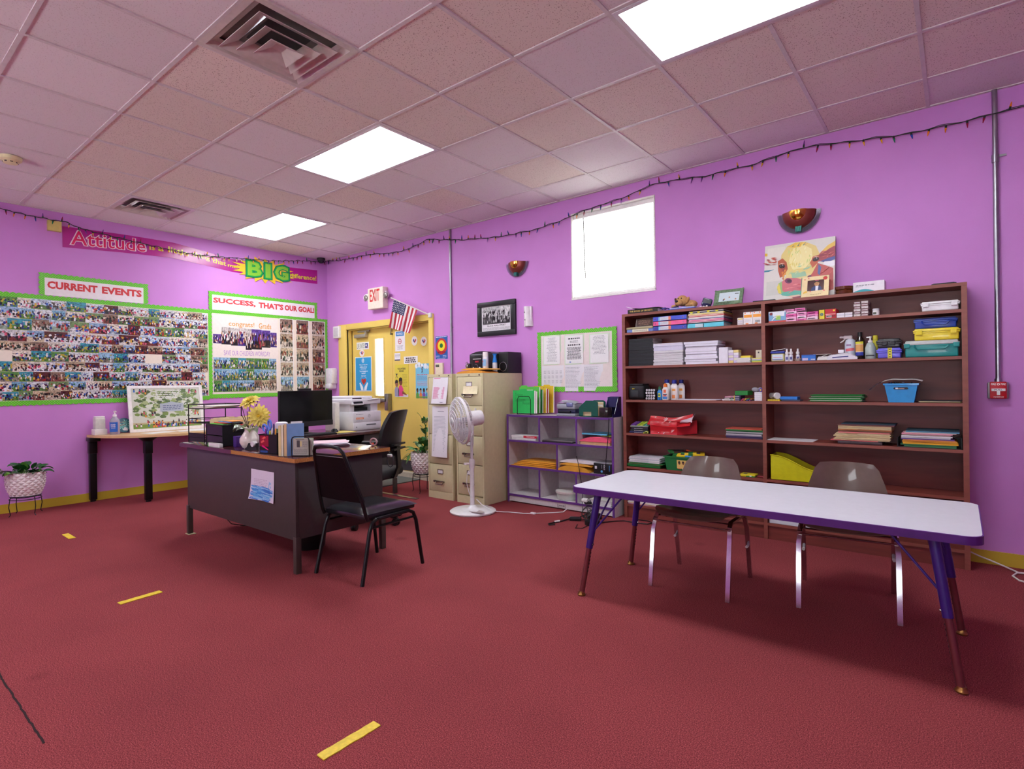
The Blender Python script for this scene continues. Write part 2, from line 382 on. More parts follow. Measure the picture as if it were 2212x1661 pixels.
#  the room
CZ=3.091; GX,GY,TS=6.0351,-2.3024,.6096
XR,YF=10.9,-9.0
PURPLE=paint((202,136,209),'purple_wall_paint'); YELLOWP=paint((230,202,104),'yellow_paint'); BASEY=paint((196,170,52),'yellow_baseboard_paint')
m=M().use(carpet()); m.box(-.2,XR+.2,YF-.2,.2,-.1,0); struct('floor',m)
m=M().use(PURPLE); m.box(-.15,0,YF-.15,.15,0,CZ+.1); struct('wall_left',m)
def holed(u0,u1,holes,put):
 z0,z1=.9,2.0; put(u0,u1,0,z0); put(u0,u1,z1,CZ+.1); e=u0
 for a,b in holes:put(e,a,z0,z1); e=b
 put(e,u1,z0,z1)
HF,HR=((2.0,4.0),(6.6,8.6)),()
m=M().use(PURPLE); holed(YF-.15,.15,HR,lambda a,b,c,d:m.box(XR,XR+.15,a,b,c,d)); struct('wall_right',m)
m=M().use(PURPLE); holed(0,XR,HF,lambda a,b,c,d:m.box(a,b,YF-.15,YF,c,d)); struct('wall_front',m)
wf=mat((235,232,228),.45)
for k,(h,side)in enumerate(((HF[0],0),(HF[1],0))):  # unseen windows added behind the camera to brighten the ceiling
 f=M().use(wf); g=M().use(GLASS)
 def bx(mm,u0,u1,z0,z1,d0,d1):mm.box(u0,u1,YF-d1,YF-d0,z0,z1)if side==0 else mm.box(XR+d0,XR+d1,u0,u1,z0,z1)
 w=(h[1]-h[0])/3
 for j in range(4):u=h[0]+w*j; bx(f,u-.03,u+.03,.9,2.0,.05,.1)
 for z in(.9,1.95):bx(f,h[0],h[1],z,z+.05,.05,.1)
 bx(g,h[0],h[1],.95,1.95,.07,.075); o=struct('window_%d'%(k+2),f); struct('glass',g,o)
DX0,DX1,DZ=.49,2.226,2.02; WX0,WX1,WZ0,WZ1=4.345,5.235,2.072,2.925
m=M().use(PURPLE)
for a,b,c,d in((0,DX0,0,CZ+.1),(DX0,DX1,DZ,CZ+.1),(DX1,WX0,0,CZ+.1),(WX0,WX1,0,WZ0),(WX0,WX1,WZ1,CZ+.1),(WX1,XR,0,CZ+.1)):m.box(a,b,0,.15,c,d)
struct('wall_back',m)
# ceiling: tiles laid in a grid of white bars
lights={(0,0),(1,0),(-5,0),(-4,0),(-9,1),(-8,1),(0,-7),(1,-7),(-5,-7),(-4,-7),(-9,-6),(-8,-6)}
vents={(-3,-2),(-9,-1)}
m=M(); tm=tilemat(); q=random.Random(4)
m.use(mat((210,206,204),.9)); m.box(-.15,XR+.15,YF-.15,.15,CZ+.16,CZ+.3)  # unseen slab added above the tiles to keep daylight out
m.use(tm)
tan={(-3,-1),(-2,-1),(-4,-1),(-3,0),(-2,0),(-1,1),(-2,1),(0,1),(1,1),(1,2),(0,2),(-7,-2),(-6,-2),(-8,-1),(2,2),(1,3),(2,1),(-7,-1),(-1,2)}
for i in range(-11,10):
 for j in range(-12,5):
  if(i,j)in lights or(i,j)in vents:continue
  x0,x1=max(0,GX+i*TS+.009),min(XR,GX+(i+1)*TS-.009); y0,y1=max(YF,GY+j*TS+.009),min(0,GY+(j+1)*TS-.009)
  if x1-x0<.02 or y1-y0<.02:continue
  warm=(i,j)in tan or q.random()<.2
  c=S2L((232,220,210)if warm else(232,225,227)); k=.95+.08*q.random()
  m.col=(c[0]*k,c[1]*k,c[2]*k,(.95 if warm else .4)*(.8+.3*q.random()))
  dz=[CZ+.003+.004*q.random()for _ in range(4)]
  m.add([(x0,y0,dz[0]),(x1,y0,dz[1]),(x1,y1,dz[2]),(x0,y1,dz[3])],[(3,2,1,0)])
  e=.02
  m.add([(x0,y0,dz[0]),(x1,y0,dz[1]),(x1,y1,dz[2]),(x0,y1,dz[3]),(x0,y0,dz[0]+e),(x1,y0,dz[1]+e),(x1,y1,dz[2]+e),(x0,y1,dz[3]+e)],[(0,1,5,4),(1,2,6,5),(2,3,7,6),(3,0,4,7)])
struct('ceiling',m)
m=M().use(mat((214,206,206),.5,name='white_grid_bar'))
for i in range(-9,9):
 x=GX+i*TS; y=YF
 for j in sorted(j for j in range(-11,4)if(i-1,j)in lights and(i,j)in lights):m.box(x-.011,x+.011,y,GY+j*TS-.011,CZ-.002,CZ+.012); y=GY+(j+1)*TS+.011
 m.box(x-.011,x+.011,y,0,CZ-.002,CZ+.012)
for j in range(-10,4):
 y=GY+j*TS; m.box(0,XR,y-.011,y+.011,CZ-.0015,CZ+.012)
m.box(0,.022,YF,0,CZ-.001,CZ+.012); m.box(0,XR,-.022,0,CZ-.001,CZ+.012)
struct('trim_1',m)
# baseboards
m=M().use(BASEY); m.box(0,.014,YF,0,0,.088); struct('baseboard_left',m)
m=M().use(BASEY); m.box(2.31,XR,-.014,0,0,.086); m.box(0,.30,-.014,0,0,.086); struct('baseboard_back',m)
#  ceiling lights
DIFF=emit((244,250,255),PANEL_POWER,'lit_diffuser')
def troffer(i,j,label):
 x0,x1,y0,y1=GX+i*TS,GX+(i+2)*TS,GY+j*TS,GY+(j+1)*TS
 t=root('ceiling_light',label,'ceiling light',((x0+x1)/2,(y0+y1)/2,CZ),'recessed ceiling lights')
 f=M().use(mat((220,218,222),.4,name='white_enamel'))
 a,w=.013,.026
 for b in((x0+a,x1-a,y0+a,y0+a+w),(x0+a,x1-a,y1-a-w,y1-a),(x0+a,x0+a+w,y0+a+w,y1-a-w),(x1-a-w,x1-a,y0+a+w,y1-a-w)):f.box(*b,CZ-.004,CZ+.06)
 f.box(x0+a,x1-a,y0+a,y1-a,CZ+.09,CZ+.11)
 part('frame',f,t)
 d=M().use(DIFF); d.box(x0+a+w,x1-a-w,y0+a+w,y1-a-w,CZ+.004,CZ+.012); part('diffuser',d,t)
 return t
troffer(0,0,'lit rectangular ceiling light above the white activity table, nearest one')
troffer(-5,0,'lit rectangular ceiling light in the middle, between the large vent and the exit door')
troffer(-9,1,'smallest lit ceiling light, farthest away in the corner above the exit door')
for k,ij in enumerate(((0,-7),(-5,-7),(-9,-6))):troffer(*ij,['lit ceiling light behind the viewer, over the open carpet','lit ceiling light behind the viewer on the left','lit ceiling light beyond the left edge of the view'][k])  # fixtures out of view, added for extra room light
#  air vents
def vent(i,j,label):
 x0,x1,y0,y1=GX+i*TS,GX+(i+1)*TS,GY+j*TS,GY+(j+1)*TS; c=((x0+x1)/2,(y0+y1)/2)
 t=root('air_vent',label,'air vent',(c[0],c[1],CZ),'square louvred ceiling vents')
 met=mat((206,196,190),.28,name='vent_enamel',coat=.3)
 def rg(mm,a0,z0,a1,z1):
  vs=[(c[0]+sx*a,c[1]+sy*a,z)for a,z in((a0,z0),(a1,z1))for sx,sy in((-1,-1),(1,-1),(1,1),(-1,1))]
  mm.add(vs,[(k,(k+1)%4,4+(k+1)%4,4+k)for k in range(4)])
 f=M().use(met); h=TS/2
 rg(f,h-.002,CZ-.004,h-.035,CZ-.006); rg(f,h-.035,CZ-.006,h-.06,CZ+.02); rg(f,h-.06,CZ+.02,h-.085,CZ+.03); part('frame',f,t)
 for k,(a0,z0,a1,z1)in enumerate(((.222,-.012,.150,.026),(.158,-.026,.092,.012),(.094,-.038,.03,-.004))):
  l=M().use(met); rg(l,a0,CZ+z0,a1,CZ+z1); rg(l,a0,CZ+z0-.004,a0,CZ+z0); rg(l,a0,CZ+z0-.004,a1,CZ+z1-.004)
  if k==2:l.box(c[0]-.032,c[0]+.032,c[1]-.032,c[1]+.032,CZ+z1-.004,CZ+z1)
  part('louvre',l,t)
 d=M().use(mat((128,118,112),.6)); d.box(c[0]-h+.05,c[0]+h-.05,c[1]-h+.05,c[1]+h-.05,CZ+.045,CZ+.05); d.use(mat((60,54,52),.8)); d.box(c[0]-.12,c[0]+.12,c[1]-.12,c[1]+.12,CZ+.04,CZ+.045); part('duct',d,t)  # flat plate; darker centre colour stands in for shade up the duct
vent(-3,-2,'large square air vent near the top of the view, stepped white louvres')
vent(-9,-1,'small distant air vent above the attitude banner, dark slots')
# smoke detector, security camera, string lights
t=root('smoke_detector','cream round smoke detector on the ceiling at the left edge','smoke detector',(1.49,-3.83,CZ-.05))
cream=mat((226,216,168),.5)
m=M().use(cream); m.lathe([(.03,0),(.045,.004),(.052,.018)],(1.49,-3.83,CZ-.055)); part('sensor_head',m,t)
m=M().use(cream); m.lathe([(.058,.018),(.072,.03),(.075,.054)],(1.49,-3.83,CZ-.055)); part('base',m,t)
m=M().use(BLACK)
for k in range(8):a=k*math.pi/4; m.box(-.008,.008,-.002,.002,-.004,.004); m.xf(Matrix.Translation((1.49+.0475*math.cos(a),-3.83+.0475*math.sin(a),CZ-.044))@Matrix.Rotation(a+math.pi/2,4,'Z'),m.mark()-8)
part('slot',m,t)
t=root('security_camera','small black dome camera on the ceiling in the corner','camera',(.10,-.16,CZ-.07))
m=M().use(BLACK); m.lathe([(.05,0),(.058,.006),(.06,.035)],(.10,-.16,CZ-.037)); part('base',m,t)
m=M().use(mat((30,30,34),.08)); m.lathe([(.004,0),(.03,.008),(.044,.03),(.046,.04)],(.10,-.16,CZ-.077)); part('dome',m,t)
def lightstring(label,path,nb,seed,plane):
 q=random.Random(seed); P=[Vector(p)for p in path]
 t=root('string_lights',label,'string lights',P[0],'holiday light strings')
 seg=[0]
 for a,b in zip(P,P[1:]):seg.append(seg[-1]+(b-a).length)
 def at(s_):
  for k in range(len(P)-1):
   if s_<=seg[k+1]:return P[k].lerp(P[k+1],(s_-seg[k])/max(1e-6,seg[k+1]-seg[k]))
  return P[-1]
 K=160
 pts=[at(seg[-1]*k/K)+Vector((0,0,.004*math.sin(k*1.7)))for k in range(K+1)]
 w=M().use(mat((18,34,26),.5,name='green_black_wire')); w.tube(pts,.003,5)
 w.tube([p+Vector((0,0,.007*math.sin(k*.9)))+plane*.006 for k,p in enumerate(pts)],.0025,5); part('wire',w,t)
 cols=[(28,60,150),(20,120,80),(232,130,24),(150,20,60),(120,60,150),(226,170,30)]
 for k in range(nb):
  p=at(seg[-1]*(k+.5+.3*(q.random()-.5))/nb); s_=-1 if q.random()<.72 else 1; tl=plane*.3*q.random()+Vector((.5*(q.random()-.5)*(1-abs(plane.x)),.5*(q.random()-.5)*(1-abs(plane.y)),s_))
  tl.normalize(); b=M().use(mat((16,40,30),.5)); b.cyl(p,p+tl*.022,.0065,.0065,8)
  b.use(mat(cols[q.randrange(6)],.2,coat=.5)); b.cyl(p+tl*.02,p+tl*.05,.007,.0025,8); part('bulb',b,t)
SB=[(.058,3.075),(.375,3.039),(.765,3.028),(1.081,3.019),(1.62,2.961),(1.896,2.966),(2.073,2.996),(2.245,3.031),(2.633,2.954),(2.915,2.912),(3.411,2.859),(3.862,2.85),(4.166,2.872),(4.554,2.936),(4.886,2.957),(5.217,3.013),(5.306,3.022),(5.746,2.979),(6.123,2.982),(6.465,3.021),(6.775,2.981),(7.058,2.941),(7.381,2.927),(7.593,2.93),(7.738,2.932),(8.3,2.95)]
lightstring('dark string of coloured holiday bulbs along the wall with the window and bookcase',[(x,-.03 if abs(x-2.63)>.1 and abs(x-7.6)>.1 else-.045,z)for x,z in SB],84,3,Vector((0,-1,0)))
SL=[(-4.1,3.06),(-3.666,3.02),(-3.515,3.0),(-3.308,2.988),(-3.154,2.99),(-3.007,2.95),(-2.84,2.933),(-2.617,2.914),(-2.386,2.893),(-2.141,2.88),(-1.882,2.865),(-1.605,2.883),(-1.311,2.907),(-.886,2.945),(-.42,3.02),(-.143,3.05),(-.03,3.07)]
lightstring('dark string of coloured holiday bulbs draped across the attitude banner',[(.05 if-1.55<y<-.4 or-3.35<y<-3.1 else .03,y,z)for y,z in SL],56,5,Vector((1,0,0)))
#  door
m=M().use(YELLOWP)
for a,b,c,d in((.305,DX0,0,2.10),(DX1,2.305,0,2.10),(DX0,DX1,DZ,2.10)):m.box(a,b,-.022,.15,c,d,.004)
m.box(DX0,DX0+.012,.02,.07,0,DZ); m.box(DX1-.012,DX1,.02,.07,0,DZ); m.box(DX0,DX1,.02,.07,DZ-.012,DZ)
m.box(DX0,DX1,.132,.15,DZ-.06,DZ); door=struct('door_1',m)  # holds an added strip behind the leaf tops that blocks a light leak
YD=.085
dl=M().use(YELLOWP); GX0,GX1,GZ0,GZ1=1.02,1.215,1.07,1.86
for a,b,c,d in((DX0+.006,GX0,.075,DZ-.01),(GX1,1.392,.075,DZ-.01),(GX0,GX1,.075,GZ0),(GX0,GX1,GZ1,DZ-.01)):dl.box(a,b,YD,YD+.045,c,d)
leaf1=struct('door_leaf',dl,door)
g=M().use(paint((236,214,140),'pale_yellow_bead'))
for a,b,c,d in((GX0-.012,GX0+.016,GZ0-.012,GZ1+.012),(GX1-.006,GX1+.006,GZ0-.012,GZ1+.012),(GX0,GX1,GZ1,GZ1+.012),(GX0,GX1,GZ0-.012,GZ0)):g.box(a,b,YD-.008,YD,c,d)
struct('glazing_bead',g,leaf1)
g=M().use(GLASS); g.box(GX0,GX1,YD+.018,YD+.024,GZ0,GZ1); struct('glass',g,leaf1)
dr=M().use(YELLOWP); dr.box(1.398,DX1-.006,YD,YD+.045,.075,DZ-.01); leaf2=struct('door_leaf',dr,door)
k=M().use(mat((58,58,62),.4)); k.box(DX0+.01,1.388,YD-.003,YD,.08,.215); k.use(STEEL)
for x in(.6,.9,1.2):k.cyl((x,YD-.006,.1),(x,YD-.002,.1),.008,n=8)
struct('kick_plate',k,leaf1)
k=M().use(mat((58,58,62),.4)); k.box(1.404,DX1-.012,YD-.003,YD,.08,.215); k.use(STEEL)
for x in(1.5,1.8,2.05):k.cyl((x,YD-.006,.1),(x,YD-.002,.1),.008,n=8); k.cyl((x,YD-.006,.19),(x,YD-.002,.19),.008,n=8)
struct('kick_plate',k,leaf2)
c=M().use(mat((176,172,160),.35,.6)); c.box(.60,.87,YD-.055,YD,1.895,1.945,.01); c.box(.66,.93,YD-.03,YD-.012,1.975,1.995); c.box(.85,.88,YD-.05,YD-.02,1.94,1.98); struct('door_closer',c,leaf1)
e=M().use(mat((150,146,138),.3,.8)); e.box(.62,1.34,YD-.075,YD-.03,.985,1.03,.006); e.box(1.30,1.375,YD-.075,YD,.87,1.10,.01); e.box(.60,.66,YD-.075,YD,.97,1.05,.01)
e.use(BLACK); e.box(1.19,1.215,YD-.078,YD-.03,.98,1.035); struct('panic_bar',e,leaf1)
e=M().use(mat((120,112,100),.3,.8)); e.cyl((1.40,YD-.02,1.985),(1.395,YD-.025,1.90),.006); e.box(1.385,1.41,YD-.03,YD,1.895,1.92); struct('flush_bolt',e,leaf2)
m=M().use(mat((190,180,158),.8,bump=.3)); m.box(DX0,DX1,.0,.15,0,.07); struct('trim_2',m)
m=M().use(mat((104,108,104),.95,var=.2,scale=120,bump=.6,name='grey_mat')); m.box(.45,2.02,-.62,-.002,.0005,.012); solo('door_mat',m,'grey mat on the floor inside the yellow exit door','mat')
m=M().use(STEEL); m.box(2.18,2.885,-.845,-.80,.001,.008,.002); solo('carpet_strip',m,'thin metal strip on the carpet beside the left file cabinet','floor strip')
#  window with blind
m=M().use(mat((235,232,228),.45))
for a,b,c,d in((WX0,WX0+.03,WZ0,WZ1),(WX1-.03,WX1,WZ0,WZ1),(WX0,WX1,WZ1-.03,WZ1),(WX0,WX1,WZ0,WZ0+.03),((WX0+WX1)/2-.02,(WX0+WX1)/2+.02,WZ0,WZ1)):m.box(a,b,.09,.14,c,d)
m.box(WX0-.01,WX1+.01,-.006,.09,WZ0-.014,WZ0+.006)
for a,b,c,d in((WX0-.008,WX0+.004,WZ0,WZ1+.008),(WX1-.004,WX1+.01,WZ0,WZ1+.008),(WX0,WX1,WZ1-.004,WZ1+.008)):m.box(a,b,-.006,.09,c,d)
win=struct('window_1',m)
g=M().use(GLASS); g.box(WX0+.03,WX1-.03,.11,.116,WZ0+.03,WZ1-.03); struct('glass',g,win)
def blindmat():
 m,nt,b=newmat('white_blind_slat'); L=nt.links.new
 tr=N(nt,'ShaderNodeBsdfTranslucent'); tc=N(nt,'ShaderNodeTexCoord'); no=N(nt,'ShaderNodeTexNoise',i_Scale=40.0); L(tc.outputs['Object'],no.inputs['Vector'])
 rp=ramp(nt,[(.3,(.9,.89,.86,1)),(.7,(.95,.94,.92,1))]); L(no.outputs['Fac'],rp.inputs['Fac']); L(rp.outputs['Color'],tr.inputs['Color']); L(rp.outputs['Color'],b.inputs['Base Color'])
 mx=N(nt,'ShaderNodeMixShader',i_Fac=.42); L(b.outputs[0],mx.inputs[1]); L(tr.outputs[0],mx.inputs[2]); L(mx.outputs[0],nt.nodes['Material Output'].inputs['Surface'])
 return m
BL=blindmat()
t=root('window_blind','white horizontal slat blind covering the small high window','blind',((WX0+WX1)/2,.045,WZ0+.01))
s_=M().use(BL); nsl=38
for k in range(nsl):
 z=WZ0+.05+(WZ1-WZ0-.1)*k/(nsl-1); tilt=.0105
 s_.add([(WX0+.012,.034,z-tilt),(WX1-.012,.034,z-tilt),(WX1-.012,.058,z+tilt),(WX0+.012,.058,z+tilt)],[(0,1,2,3)])
part('slats',s_,t)
s_=M().use(WHITE); s_.box(WX0+.008,WX1-.008,.025,.07,WZ1-.045,WZ1-.006); part('headrail',s_,t)
s_=M().use(WHITE); s_.box(WX0+.012,WX1-.012,.03,.062,WZ0+.012,WZ0+.032,.004); part('bottom_rail',s_,t)
s_=M().use(mat((110,104,100),.3)); s_.cyl((4.47,.02,WZ1-.05),(4.485,.02,2.27),.005,n=6); part('wand',s_,t)
s_=M().use(WHITE)
for x in(4.6,5.0):s_=M().use(WHITE); s_.cyl((x,.03,WZ0+.03),(x,.03,WZ1-.04),.0015,n=5); part('cord',s_,t)
#  conduits, alarm, sconces
t=root('conduit','grey metal conduit pipe between the exit door and the file cabinets','conduit',(2.622,-.02,1.0),'wall conduits')
m=M().use(STEEL); m.cyl((2.622,-.016,.0),(2.622,-.016,CZ),.0125); part('pipe',m,t)
m=M().use(STEEL); m.cyl((2.622,-.016,1.80),(2.622,-.016,1.84),.017); m.box(2.60,2.644,-.012,0,1.9,1.91); part('coupling',m,t)
t=root('conduit','grey metal conduit pipe running down to the red fire alarm','conduit',(7.60,-.02,1.2),'wall conduits')
m=M().use(STEEL); m.cyl((7.60,-.018,1.19),(7.60,-.018,CZ),.0145); part('pipe',m,t)
m=M().use(STEEL); m.cyl((7.60,-.018,2.62),(7.60,-.018,2.67),.019); m.box(7.58,7.655,-.012,0,2.655,2.667); m.cyl((7.60,-.018,1.19),(7.60,-.018,1.215),.02); part('coupling',m,t)
t=root('fire_alarm','red pull station fire alarm under the conduit right of the bookcase','fire alarm',(7.598,-.03,1.09))
P_=Pl((7.598,-.058,1.14),(1,0,0),(0,0,1))
m=M().use(mat((150,148,150),.4,.8)); m.box(7.545,7.651,-.03,0,1.086,1.192,.006); part('back_box',m,t)
m=M().use(mat((186,20,34),.35,coat=.3)); m.box(7.556,7.640,-.057,-.028,1.086,1.196,.007); part('body',m,t)
m=M().use(mat((235,232,230),.4)); m.slab(P_,-.034,.034,-.004,.012,.001,.009); m.slab(P_,-.008,.008,-.03,-.004,.001,.009); part('pull_handle',m,t,'white T shaped pull handle')
m=M().ink((245,240,236)); m.text('FIRE',P_,-.036,-.012,.034,.046,.0015,.02); m.text('FIRE',P_,.012,.036,.034,.046,.0015,.02); m.text('ADEMCO',P_,-.026,.026,-.046,-.038,.0015,.02); m.ring(P_,0,.04,.007,.003,.0015)
m.ink((70,70,74)); m.text('PULL',P_,-.02,.02,.0,.009,.0098,.02); part('lettering',m,t)
def sconce(cx,cz,w,hgt,label):
 t=root('wall_sconce',label,'wall light',(cx,0,cz-hgt/2),'brass half bowl sconces')
 top=cz+hgt/2; r=w/2*.8; bowl=M().use(mat((230,176,76),.16,1.0,var=.25,scale=25,bump=.5,name='hammered_brass'))
 def half(mm,rx,rd,h0,z0,nu=20,nv=8):
  mm.grid(nu,nv,lambda a,b:Vector((cx+rx*math.cos(math.pi*a)*math.cos(b*math.pi/2*.93),-.004-rd*math.sin(math.pi*a)*math.cos(b*math.pi/2*.93),z0-h0*math.sin(b*math.pi/2))))
 half(bowl,w*.28,.088,hgt*.60,top-.001); part('bowl',bowl,t)
 o=M().use(mat((126,56,50),.35,.5,name='copper_rim')); half(o,w*.39,.072,hgt*.77,top-.004); part('rim',o,t)
 gl=M().use(mat((226,222,240),.05,trans=.9,var=.0,name='sconce_glass',ior=1.2))
 n=20
 gl.add([(cx+w/2*math.cos(math.pi*k/n),-.012-d,top-hgt*math.sin(math.pi*k/n)*.98-.006)for d in(0,.008)for k in range(n+1)]+[(cx+w/2*.8*math.cos(math.pi*k/n),-.012-d,top-hgt*.74*math.sin(math.pi*k/n)-.006)for d in(0,.008)for k in range(n+1)],[(n+1+k,n+2+k,3*(n+1)+k+1,3*(n+1)+k)for k in range(n)]+[(k+1,k,2*(n+1)+k,2*(n+1)+k+1)for k in range(n)]+[(k,k+1,n+2+k,n+1+k)for k in range(n)])
 part('glass_rim',gl,t)
 f=M().use(mat((52,120,110),.3,.5))
 for k in range(-2,3):f.box(cx+k*.008-.003,cx+k*.008+.003,-.05,-.01,top-hgt*.96,top-hgt*.74)
 f.box(cx-.022,cx+.022,-.04,-.002,top-hgt*.8,top-hgt*.7); part('finial',f,t)
sconce(3.642,2.466,.30,.16,'smaller brass half bowl sconce left of the window')
sconce(6.44,2.452,.31,.17,'larger brass half bowl sconce above the cow painting')
#  left wall: boards, banner
GREEN=scallop((92,190,40),(150,226,96),'green_dotted_border',62)
MIX=photomat('snapshot_mixed',[(196,214,232),(222,214,202),(150,180,214),(206,206,210),(92,44,44),(232,222,208),(120,150,96),(216,220,226)],[(92,130,60),(214,208,200),(120,56,52),(206,190,160),(70,66,70),(224,222,226),(150,172,190),(88,120,70)],[(20,20,28),(26,40,92),(150,30,40),(236,232,232),(92,58,44),(16,14,16),(40,84,170),(206,160,60),(60,36,30),(204,90,120),(30,26,30),(70,40,90)])
LAKE=photomat('snapshot_lake',[(204,214,226),(216,224,232),(186,202,222)],[(196,206,216),(150,168,150),(206,204,200)],[(24,22,28),(150,40,44),(30,60,140),(226,222,222),(90,56,44),(210,80,60)])
GRAD=photomat('snapshot_graduates',[(206,196,190),(96,70,150),(214,206,200)],[(30,26,34),(60,40,120),(40,34,40)],[(18,16,20),(210,160,130),(120,74,54),(40,40,110),(232,226,222),(150,40,60),(14,12,14)])
YARD=photomat('snapshot_yard',[(120,170,200),(86,140,70),(60,150,170),(150,190,220)],[(96,140,50),(140,130,116),(70,110,60)],[(30,40,110),(20,24,30),(214,210,206),(180,160,60),(60,90,150),(40,100,60)])
GYM=photomat('snapshot_gym',[(180,160,136),(206,186,156),(140,116,100)],[(200,186,170),(130,70,66),(224,216,208)],[(24,20,22),(60,40,34),(214,200,180),(120,50,44),(40,60,50),(20,18,20),(150,110,70)])
GREY=photomat('grey_crowd_picture',[(206,206,206),(190,190,190)],[(60,60,60),(90,90,90)],[(20,20,20),(60,60,60),(210,210,210),(120,120,120),(30,30,30),(180,180,180)])
def strip(mm,pl,p0,p1,side,w,d=.004,per=.05,amp=.012):
 L_=math.hypot(p1[0]-p0[0],p1[1]-p0[1]); k=max(4,int(L_/.007)); vs=[]
 for i in range(k+1):
  t=i/k; u=p0[0]+(p1[0]-p0[0])*t; v=p0[1]+(p1[1]-p0[1])*t; o=w-amp+amp*abs(math.sin(math.pi*L_*t/per))
  dd=d+.003*math.sin(7*L_*t)**2
  vs+=[pl(u,v,d),pl(u+side[0]*o,v+side[1]*o,dd)]
 return mm.add(vs,[(2*i,2*i+2,2*i+3,2*i+1)for i in range(k)])
CREAMP=mat((232,220,206),.7,var=.03,name='cream_backing_paper')
ZB0,ZB1=1.112,2.155
t=root('bulletin_board','long bulletin board crowded with snapshots under the CURRENT EVENTS heading','bulletin board',(0,-3.0,ZB0-.05))
m=M().use(CREAMP); m.slab(LW,-4.35,-1.70,ZB0-.02,ZB1+.02,.0008,.003); part('backing',m,t)
b=M().use(GREEN); strip(b,LW,(-4.35,ZB0),(-1.70,ZB0),(0,-1),.052); strip(b,LW,(-4.35,ZB1),(-1.70,ZB1),(0,1),.05); part('border',b,t)
b=M().use(GREEN); strip(b,LW,(-1.712,ZB0-.02),(-1.712,ZB1+.02),(1,0),.046,.006); part('border',b,t)
q=random.Random(21); rows=[]
z=ZB1-.004
while z>ZB0+.03:
 h=.096+.026*q.random(); h=min(h,z-ZB0-.002); y=-4.33+.08*q.random()
 while y<-1.735:
  w=h*(1.0+.75*q.random()); w=min(w,-1.722-y)
  if w>.035 and q.random()>.025:rows.append((y,y+w-.001,z-h+.001,z+(.006 if q.random()<.3 else-.001)))
  y+=w
 z-=h
vis=sorted([r for r in rows if r[1]>-3.72],key=lambda r:-(r[1]-r[0])*(r[3]-r[2])); best=set(vis[:98])
rest=M()
for r in rows:
 dd=.0036+.0012*q.random(); mm=[MIX,MIX,LAKE,MIX,GYM,YARD,MIX][q.randrange(7)]
 if r in best:p=M(); p.photo(LW,*r,dd,mm,q.random()); part('photo',p,t)
 else:rest.photo(LW,*r,dd,mm,q.random())
part('photo_collage',rest,t,kind='stuff')
def header(tt,u0,u1,v0,v1,words,w=.045):
 h=M().use(mat((236,230,234),.6,var=.03)); h.slab(LW,u0+w,u1-w,v0,v1-w,.005,.007); hp=part('heading',h,tt)
 bb=M().use(GREEN); strip(bb,LW,(u0+w,v1-w),(u1-w,v1-w),(0,1),w,.0065); strip(bb,LW,(u0+w+.002,v0),(u0+w+.002,v1-.003),(-1,0),w,.008); strip(bb,LW,(u1-w-.002,v0),(u1-w-.002,v1-.003),(1,0),w,.008); part('border',bb,hp)
 l=M().use(PRINT)
 for st,a,c,e,f,cl in words:l.ink(cl); l.text(st,LW,a,c,e,f,.0078,.045)
 part('lettering',l,hp)
header(t,-3.378,-2.375,2.205,2.437,[('CURRENT',-3.305,-2.87,2.275,2.355,(206,52,56)),('EVENTS',-2.83,-2.445,2.275,2.355,(206,52,56))],.05)
t=root('bulletin_board','bulletin board of graduates and workday photos under the SUCCESS heading','bulletin board',(0,-.85,ZB0-.05))
m=M().use(CREAMP); m.slab(LW,-1.668,-.045,ZB0-.01,2.168,.0008,.003); part('backing',m,t)
b=M().use(GREEN); strip(b,LW,(-1.70,ZB0+.018),(-.045,ZB0+.018),(0,-1),.055); strip(b,LW,(-1.70,2.165),(-.045,2.165),(0,1),.05); part('border',b,t)
b=M().use(GREEN); strip(b,LW,(-.05,ZB0-.03),(-.05,2.21),(1,0),.045,.006); part('border',b,t)
header(t,-1.71,-.173,2.209,2.445,[('SUCCESS,',-1.65,-1.10,2.285,2.365,(212,66,70)),("THAT'S",-1.06,-.705,2.285,2.365,(212,66,70)),('OUR GOAL!',-.685,-.225,2.285,2.365,(206,48,52))])
p=M().use(mat((234,222,214),.6,var=.03)); p.slab(LW,-1.662,-.79,1.135,2.145,.0035,.0045); pan=part('congratulation_panel',p,t)
l=M().ink((216,150,66)); l.text('congrats!',LW,-1.46,-1.12,1.995,2.08,.0052,.012); l.text('Grads',LW,-1.06,-.885,2.005,2.08,.0052,.012)
l.ink((176,120,196)); l.text('SAVE OUR CHILDREN WORKDAY',LW,-1.525,-.905,1.63,1.695,.0052,.0); part('lettering',l,pan)
q=random.Random(5); y=-1.655
for w,z0,z1 in((.10,1.78,1.90),(.12,1.77,1.995),(.09,1.76,1.99),(.10,1.76,2.0),(.08,1.71,1.99),(.14,1.72,1.99),(.12,1.75,1.985),(.09,1.76,1.96)):
 p=M(); p.photo(LW,y,y+w,z0,z1,.0052,GRAD,q.random()); part('photo',p,t); y+=w+.001
for k in range(3):
 y=-1.655; z1=1.60-k*.148
 for j in range(8):
  w=.1035; p=M(); p.photo(LW,y,y+w,z1-.147,z1,.0052,YARD if k<2 or j<5 else GYM,q.random()); part('photo',p,t); y+=w+.0012
for(a,c)in((-.76,-.57),(-.515,-.322),(-.265,-.06)):
 s_=M().use(PAPER); s_.slab(LW,a,c+.012,1.14,2.17,.0035,.0045); st=part('photo_strip',s_,t)
 for k in range(5):
  p=M(); p.photo(LW,a+.004,c,2.165-(k+1)*.203,2.165-k*.203-.003,.0052,YARD if k==4 and a<-.3 else GYM,q.random()); part('photo',p,st)
